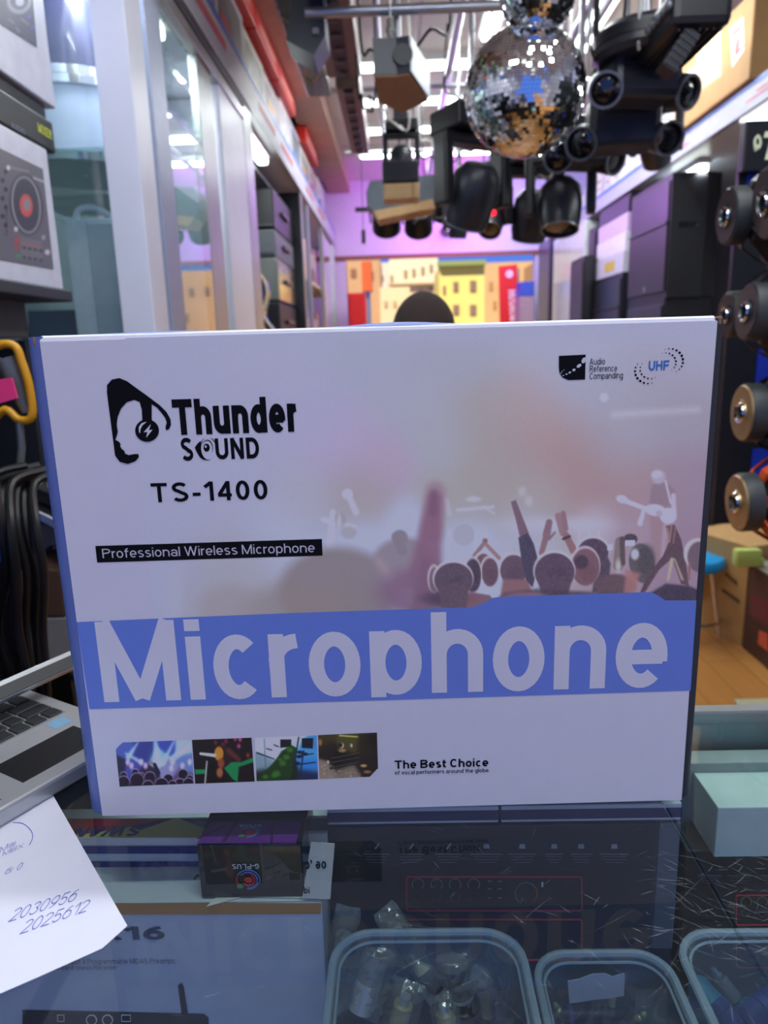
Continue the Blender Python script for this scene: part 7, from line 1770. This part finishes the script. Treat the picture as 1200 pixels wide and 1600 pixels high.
bm = new(); P = [(sx+rS*.98*math.cos(2*PI*k/28), sy+rS*.98*math.sin(2*PI*k/28), .09) for k in range(29)]; add_tube(bm, P, .007, 8); obj('foot_ring', bm, m_chr, t, smooth=True)
a = at_z(1148, 1097, 0.002); b = at_z(1215, 1118, .002)
bm = new(); add_prism(bm, [at_z(1147, 1097, .001), at_z(1230, 1095, .001), at_z(1230, 1125, .001), at_z(1160, 1125, .001)], (0, 0, .012)); o = obj('floor_board', bm, mat('pale_olive_card', (176, 172, 140), rough=.7)); tag(o, 'pale flat board lying on the wooden floor behind the counter', 'board')
# ================================================================== the street beyond the doorway, goods by the door
def fy_(px, py, y): return at_y(px, py, y)
def pane_box(name, x0, y0p, x1, y1p, y, d, m, parent=None):
    a, b = at_y(x0, y1p, y), at_y(x1, y0p, y); return obj(name, box((a.x, y, max(a.z, -.02) if y1p > 520 else a.z), (b.x, y+d, b.z)), m, parent)
def building(label, x0, x1, ytop, y, d, c, wins, winc=(120, 104, 90), roof=None, extra=None):
    a, b = at_y(x0, 400, y), at_y(x1, ytop, y)
    t = thing('building', label, 'building', ((a.x+b.x)/2, y, -.02))
    obj('wall', box((a.x, y, -.02), (b.x, y+d, b.z)), mat('facade_%d' % (abs(hash(label)) % 99991 if False else len(_mats)), c, rough=.9, var=.06, scale=.5), t)
    for (wx, wy, ww, wh) in wins:
        p, q = at_y(wx, wy+wh, y-.05), at_y(wx+ww, wy, y-.05)
        w = obj('window', box((p.x, y-.08, p.z), (q.x, y-.002, q.z)), mat('window_dark_%d' % sum(winc), winc, rough=.3), t)
    if roof:
        p, q = at_y(x0-2, roof[1], y-.4), at_y(x1+2, roof[0], y-.4)
        obj('cornice', box((p.x, y-.5, p.z), (q.x, y-.01, q.z)), mat('cornice_%d' % sum(roof[2]), roof[2], rough=.8), t)
    return t
building('cream building with a row of four narrow windows', 608, 684, 402, 45, 8, (246, 226, 180), [(631, 422, 5, 13), (644, 420, 5, 13), (658, 417, 5, 13), (671, 413, 5, 13), (610, 430, 4, 12), (632, 456, 4, 10), (655, 452, 4, 10), (671, 449, 4, 10)], (170, 140, 100), roof=(440, 446, (214, 180, 132)))
building('yellow building with square windows behind the person', 686, 757, 414, 36, 5, (252, 224, 120), [(708, 440, 8, 16), (734, 438, 10, 18), (708, 476, 9, 16), (734, 476, 10, 17), (692, 446, 4, 14)], (150, 120, 90), roof=(406, 416, (150, 160, 90)))
building('low buff building left of the cream one', 592, 640, 448, 38, 5, (240, 214, 160), [(600, 470, 5, 10), (614, 470, 5, 10)], (200, 170, 120))
building('tan building farther behind, right of the yellow one', 757, 840, 408, 60, 6, (222, 178, 120), [(764, 440, 6, 14), (770, 470, 6, 14), (818, 430, 6, 12)], (190, 140, 90))
building('brown building at the left of the street', 541, 594, 404, 55, 6, (206, 160, 112), [(548, 420, 8, 14), (575, 424, 8, 14)], (150, 104, 70))
building('pale tower between the cream building and the brown one', 590, 612, 410, 70, 5, (240, 220, 184), [(596, 430, 3, 10)], (190, 150, 110))
building('ochre building beyond the right edge of the doorway', 842, 1010, 400, 52, 6, (226, 170, 104), [(860, 430, 8, 14), (885, 430, 8, 14), (910, 430, 8, 14), (940, 430, 8, 14), (970, 430, 8, 14), (870, 470, 8, 14), (920, 470, 8, 14)], (150, 104, 70))
building('salmon building farthest right along the street', 1014, 1260, 396, 42, 5, (232, 160, 124), [(1040, 430, 8, 14), (1080, 430, 8, 14), (1120, 430, 8, 14), (1160, 430, 8, 14), (1060, 470, 8, 14), (1140, 470, 8, 14)], (190, 90, 70))
building('sand-coloured building hidden at the left end of the street', 380, 538, 398, 56, 6, (228, 200, 150), [(400, 430, 8, 14), (440, 430, 8, 14), (490, 430, 8, 14)], (150, 120, 90))
o = pane_box('awning_panel', 566, 408, 580, 455, 11.0, .3, mat('orange_panel', (230, 96, 30), rough=.6)); tag(o, 'tall orange panel outside at the left of the doorway', 'panel')
bm = new(); add_cyl(bm, (o.location.x, 11.15, -.02), (o.location.x, 11.15, o.location.z+.01), .04); o2 = obj('post', bm, m_pipe); tag(o2, 'steel post carrying the orange panel outside', 'post')
m_redb = mat('signal_red', (238, 34, 36), rough=.45)
o = pane_box('red_cabinet', 543, 458, 570, 600, 6.55, .4, m_redb); 
bm_z = at_y(556, 600, 6.55).z
tag(o, 'red cabinet standing by the left side of the doorway', 'cabinet')
a_, b_ = at_y(543, 458, 6.55), at_y(570, 458, 6.55)
bpy.data.objects.remove(o)
t = thing('red_cabinet', 'red cabinet standing by the left side of the doorway', 'cabinet', ((a_.x+b_.x)/2, 6.75, 0))
obj('body', box((a_.x, 6.55, .0), (b_.x, 6.95, a_.z), bev=.01), m_redb, t); obj('door', box((a_.x+.012, 6.54, .05), (b_.x-.012, 6.549, a_.z-.03), bev=.003), m_redb, t)
# tall red banner with white vertical lettering
Yb = 6.9
P = [at_y(*q, Yb) for q in ((779, 416), (808, 413), (813, 505), (783, 507))]
x0b, x1b = P[0].x, P[1].x
t = thing('red_banner', 'tall red banner with white vertical lettering at the right of the doorway', 'banner', ((x0b+x1b)/2, Yb, 0))
bm = new(); add_prism(bm, [P[0], P[1], Vector((P[2].x+.03, Yb, .05)), Vector((P[3].x+.03, Yb, .05))], (0, .01, 0)); obj('cloth', bm, m_redb, t)
for dx_ in (.2, .8):
    bm = new(); xx = x0b+(x1b-x0b)*dx_+.05; add_cyl(bm, (xx, Yb+.02, 0), (xx, Yb+.02, P[0].z-.02), .008, seg=8); obj('pole', bm, m_pipe, t)
bm = new(); o_ = at_y(800, 505, Yb-.003); u_ = at_y(797, 440, Yb-.003); dirv = (u_-o_).normalized()
wv = Vector((-dirv.z, 0, dirv.x))
add_text(bm, 'MICROSOUND', at_y(795, 440, Yb-.003)+Vector((-.03, 0, 0)), -dirv, Vector((dirv.z, 0, -dirv.x)) if False else Vector((1, 0, 0)), width=.62, height=.085, w=2.2)
bm.free()
m_ban = mat('banner_white_print', (246, 220, 214), rough=.6)
for k, ch in enumerate('HUSNOISUHA'[:9]):
    bm = new(); q = at_y(794+k*.55, 446+k*8.2, Yb-.003); add_text(bm, ch, q+Vector((0, 0, -.04)), Vector((0, 0, -1)), Vector((1, 0, 0)), width=.042, height=.07, w=2.4); obj('banner_lettering', bm, m_ban, t)
bm = new(); q = at_y(796, 428, Yb-.003); bmesh.ops.create_circle(bm, cap_ends=True, segments=16, radius=.035, matrix=Matrix.Translation(q) @ Matrix.Rotation(PI/2, 4, 'X')); obj('banner_emblem', bm, m_ban, t)
# blue and lilac boxes by the door
a, b = at_y(813, 440, 6.6), at_y(835, 440, 6.6)
zb_ = at_y(820, 463, 6.6).z
o = obj('lilac_carton', box((a.x, 6.6, 0), (b.x, 6.9, zb_-.001), bev=.004), mat('lilac_grey_carton', (190, 160, 176), rough=.5)); tag(o, 'tall lilac-grey carton to the right of the red banner', 'box')
o = obj('blue_carton', box((a.x+.01, 6.6, zb_), (b.x, 6.9, a.z), bev=.004), mat('cobalt_carton', (70, 100, 214), rough=.5)); tag(o, 'blue carton on top of the lilac-grey one by the doorway', 'box')
# spotlight glare lamp on the header
c = at_y(700, 353, 6.9)
t = thing('spot_lamp', 'small glowing white-violet spot lamp before the purple header', 'lamp', c)
bm = new(); add_sphere(bm, c, .035, u=16, v=10); obj('bulb', bm, mat('violet_white_glow', (230, 210, 255), emit=(225, 200, 255), es=8), t, smooth=True)
bm = new(); add_cyl(bm, (c.x, c.y+.02, c.z), (c.x, YB-.001, c.z), .04, .05, seg=20); obj('socket', bm, m_body, t)
# ================================================================== the person behind the carton
skin = mat('dark_brown_skin', (74, 44, 32), rough=.5, var=.08, scale=40)
hc = at_cam(662, 490, 1.92)
Rh = .080
hx_, hy_, hz_ = hc.x, hc.y, at_y(662, 458, hc.y).z
per = thing('person', 'person with cropped dark hair, top of the head showing above the microphone carton', 'person', (hx_, hy_, 0))
# body: one skinned surface, seated
me = bpy.data.meshes.new('body'); H = hz_           # crown height
V = {}
def v(n, x, y, z, r): V[n] = (x, y, z, r)
pelv = H-.86
v('pelvis', 0, .02, pelv, .135); v('belly', 0, .0, pelv+.18, .125); v('chest', 0, 0, pelv+.38, .135); v('neckb', 0, .01, pelv+.56, .060); v('neck', 0, -.005, pelv+.63, .054); v('headl', 0, -.012, H-.150, .066); v('headt', 0, 0, H-.10, .052)
for s, n in ((-1, 'l'), (1, 'r')):
    v('sh'+n, s*.18, 0, pelv+.50, .062); v('el'+n, s*.25, -.06, pelv+.24, .042); v('wr'+n, s*.15, -.28, pelv+.16, .028); v('ha'+n, s*.11, -.35, pelv+.16, .026)
    v('hip'+n, s*.10, -.04, pelv-.03, .095); v('kn'+n, s*.13, -.42, pelv-.04, .062); v('an'+n, s*.13, -.36, .09, .042); v('to'+n, s*.14, -.52, .04, .036)
names = list(V); idx = {n: i for i, n in enumerate(names)}
ed = [('pelvis', 'belly'), ('belly', 'chest'), ('chest', 'neckb'), ('neckb', 'neck'), ('neck', 'headl'), ('headl', 'headt')]
for n in 'lr': ed += [('chest', 'sh'+n), ('sh'+n, 'el'+n), ('el'+n, 'wr'+n), ('wr'+n, 'ha'+n), ('pelvis', 'hip'+n), ('hip'+n, 'kn'+n), ('kn'+n, 'an'+n), ('an'+n, 'to'+n)]
vl = [V[n][:3] for n in names]; el = [(idx[a], idx[b]) for a, b in ed]; rl = [V[n][3] for n in names]
for s, n in ((-1, 'l'), (1, 'r')):       # five fingers per hand
    hx0 = V['ha'+n]
    for k, (fx, L) in enumerate(((-.022, .062), (-.008, .072), (.007, .068), (.021, .055))):
        b0 = len(vl); vl += [(hx0[0]+fx, hx0[1]-.030, hx0[2]), (hx0[0]+fx, hx0[1]-.03-L*.55, hx0[2]+.002), (hx0[0]+fx, hx0[1]-.03-L, hx0[2]-.016)]; rl += [.0095, .0085, .007]; el += [(idx['ha'+n], b0), (b0, b0+1), (b0+1, b0+2)]
    b0 = len(vl); vl += [(hx0[0]-s*.034, hx0[1]-.0, hx0[2]+.004), (hx0[0]-s*.045, hx0[1]-.035, hx0[2])]; rl += [.011, .009]; el += [(idx['ha'+n], b0), (b0, b0+1)]
me.from_pydata(vl, el, [])
bo = bpy.data.objects.new('body', me); COL.objects.link(bo)
sk = bo.modifiers.new('Skin', 'SKIN'); sk.use_smooth_shade = True
for i, r_ in enumerate(rl): me.skin_vertices[0].data[i].radius = (r_, r_)
me.skin_vertices[0].data[0].use_root = True
sb = bo.modifiers.new('Sub', 'SUBSURF'); sb.levels = sb.render_levels = 2
me.materials.append(skin); bo.parent = per
# skull, hair and face on the head
def ellip(name, c, r, sc, m, lab=None, u=36, v=24):
    bm = new(); add_sphere(bm, Vector((hx_, hy_, 0))+Vector(c), r, sc, u, v); return obj(name, bm, m, per, smooth=True, label=lab)
bm = new(); add_sphere(bm, (hx_, hy_+.006, H-.105), .1, (.80, .98, 1.06), 40, 28)
for q in bm.verts:   # jaw narrows downwards
    z = (q.co.z-(H-.105))/.106
    if z < 0: q.co.x = hx_+(q.co.x-hx_)*(1+.28*z); q.co.y = hy_+(q.co.y-hy_)*(1+.10*z)
obj('head', bm, skin, per, smooth=True)
bm = new(); add_sphere(bm, (hx_, hy_+.006, H-.102), .104, (.82, .99, 1.03), 40, 28)
bmesh.ops.delete(bm, geom=[q for q in bm.verts if q.co.z < H-.080-.9*max(0, q.co.y-hy_)*0-(.06 if q.co.y > hy_+.01 else 0)], context='VERTS')
obj('hair', bm, mat('cropped_black_hair', (52, 38, 34), rough=.9, var=.3, scale=400), per, smooth=True, label='close-cropped black hair')
for s in (-1, 1):
    ellip('ear', (s*.083, .008, H-.125), .022, (.35, .7, 1.25), skin, u=16, v=10)
    ellip('eye', (s*.030, -.079, H-.112), .011, (1.15, .7, .5), mat('eye_white', (210, 204, 196), rough=.2), u=14, v=8)
    ellip('iris', (s*.030, -.0855, H-.112), .0046, (1, .5, 1), m_lens, u=10, v=6)
ellip('nose', (0, -.094, H-.140), .016, (.9, .9, 1.3), skin, u=16, v=10)
ellip('mouth', (0, -.084, H-.172), .022, (1.1, .45, .35), mat('lip', (96, 52, 46), rough=.5), u=16, v=8)
# shirt following the torso
bm = new()
rings = [(pelv-.05, .155, .135), (pelv+.10, .150, .130), (pelv+.30, .168, .138), (pelv+.44, .182, .132), (pelv+.52, .165, .105), (pelv+.575, .085, .078), (pelv+.59, .070, .070)]
pr = []
for z, rx, ry in rings: pr.append([bm.verts.new((hx_+rx*math.cos(2*PI*k/28), hy_+.005+ry*math.sin(2*PI*k/28), z)) for k in range(28)])
for A2_, B2_ in zip(pr, pr[1:]):
    for k in range(28): bm.faces.new((A2_[k], A2_[(k+1) % 28], B2_[(k+1) % 28], B2_[k]))
obj('shirt', bm, mat('plain_dark_shirt', (50, 54, 66), rough=.9, bump=.3, scale=80), per, smooth=True)
for s in (-1, 1):
    bm = new(); add_tube(bm, [(hx_+s*.13, hy_, pelv+.49), (hx_+s*.19, hy_-.005, pelv+.46), (hx_+s*.225, hy_-.03, pelv+.33)], [.078, .070, .060], 16, 4) if False else add_tube(bm, [(hx_+s*.13, hy_, pelv+.49), (hx_+s*.19, hy_-.005, pelv+.45), (hx_+s*.225, hy_-.03, pelv+.33)], [.078, .070, .060], 16)
    obj('sleeve', bm, mat('plain_dark_shirt', (50, 54, 66)), per, smooth=True)
    bm = new(); add_tube(bm, [(hx_+s*.085, hy_+.02, pelv-.02), (hx_+s*.115, hy_-.22, pelv-.03), (hx_+s*.13, hy_-.44, pelv-.04), (hx_+s*.13, hy_-.40, pelv-.30), (hx_+s*.13, hy_-.37, .12)], [.11, .098, .08, .07, .062], 16); obj('trouser_leg', bm, mat('dark_trousers', (36, 40, 56), rough=.9), per, smooth=True)
    bm = new(); add_box(bm, (hx_+s*.135-.05, hy_-.56, 0), (hx_+s*.135+.05, hy_-.29, .085), bev=.03, seg=3); obj('shoe', bm, m_blkp, per, smooth=True)
t = thing('stool', 'tall dark stool on which the person behind the carton sits', 'stool', (hx_, hy_+.05, 0))
zs_ = pelv-.15
bm = new(); add_lathe(bm, [(0, -.03), (.15, -.03), (.165, -.01), (.16, .01), (0, .015)], Matrix.Translation((hx_, hy_+.05, zs_)), 32); obj('seat', bm, m_blkp, t, smooth=True)
for k in range(4):
    a = PI/4+k*PI/2; bm = new(); add_cyl(bm, (hx_+.1*math.cos(a), hy_+.05+.1*math.sin(a), zs_-.03), (hx_+.2*math.cos(a), hy_+.05+.2*math.sin(a), 0), .012, seg=10); obj('leg', bm, m_pipe, t, smooth=True)
# ================================================================== pieces that belong to one part go under that part
NEST = {'microphone_box': {'front_panel': ('concert_photograph', 'title_band', 'title_lettering', 'logo_lettering', 'model_number', 'caption_strip', 'caption_lettering', 'slogan_lettering', 'feature_lettering', 'logo_emblem', 'logo_earcup', 'logo_crescent', 'logo_lightning', 'logo_speaker', 'feature_badge', 'feature_badge_dot', 'feature_dot', 'small_photograph')},
        'moving_head_light': {'head': ('lens', 'lens_ring', 'indicator'), 'base': ('display_panel',)}, 'par_light': {'housing': ('lens',)},
        'speaker_driver': {'back_plate': ('vent_ring',)}, 'mixing_console': {'chassis': ('knob',)}, 'laptop': {'keyboard_well': ('key',), 'base': ('touchpad', 'palm_sticker', 'badge_sticker'), 'lid': ('lid_bezel',)},
        'loudspeaker': {'grille': ('badge',), 'cabinet': ('handle_recess', 'handle')}, 'amplifier_case': {'shell': ('handle', 'trim_strip')}, 'jack_plug': {'barrel': ('colour_ring',)},
        'light_bar': {'lens_tray': ('lens',), 'housing': ('cooling_rib', 'bead')}, 'building': {'wall': ('window', 'cornice')}, 'drum': {'shell': ('lug',)},
        'acoustic_guitar': {'body': ('binding', 'top_plate', 'sound_hole', 'bridge')}, 'driver_rack': {'sign_board': ('sign_lettering', 'sign_emblem')},
        'handwritten_sheet': {'sheet': ('handwriting',)}, 'red_banner': {'cloth': ('banner_lettering', 'banner_emblem')}, 'shelf_fascia': {'board': ('blue_edge', 'red_print')},
        'brown_carton': {'carton': ('shipping_label', 'warning_label', 'label_emblem', 'label_print', 'tape', 'stamp')}, 'display_counter': {'glass_top': ('scratches',)},
        'audio_box': {'carton': ('printed_frame', 'printed_knob', 'printed_key', 'printed_text_line', 'printed_icon', 'printed_ports', 'lettering')}, 'mixer_box': {'carton': ('seam_tape', 'lettering', 'printed_device', 'printed_antenna', 'printed_knob', 'printed_icon')},
        'gadget_box': {'carton': ('purple_face', 'dark_ray', 'emblem_ring', 'emblem_centre', 'emblem_leaf', 'lettering')}, 'striped_box': {'carton': ('stripe', 'top_print', 'lettering')}}
for root in [o for o in bpy.data.objects if o.parent is None and o.type == 'EMPTY']:
    rule = NEST.get(root.name.split('.')[0])
    if not rule: continue
    kids = list(root.children)
    for host, subs in rule.items():
        h = [k for k in kids if k.name.split('.')[0] == host]
        if not h: continue
        for k in kids:
            if k.name.split('.')[0] in subs and k is not h[0]: k.parent = h[-1]    # part meshes share their thing's frame
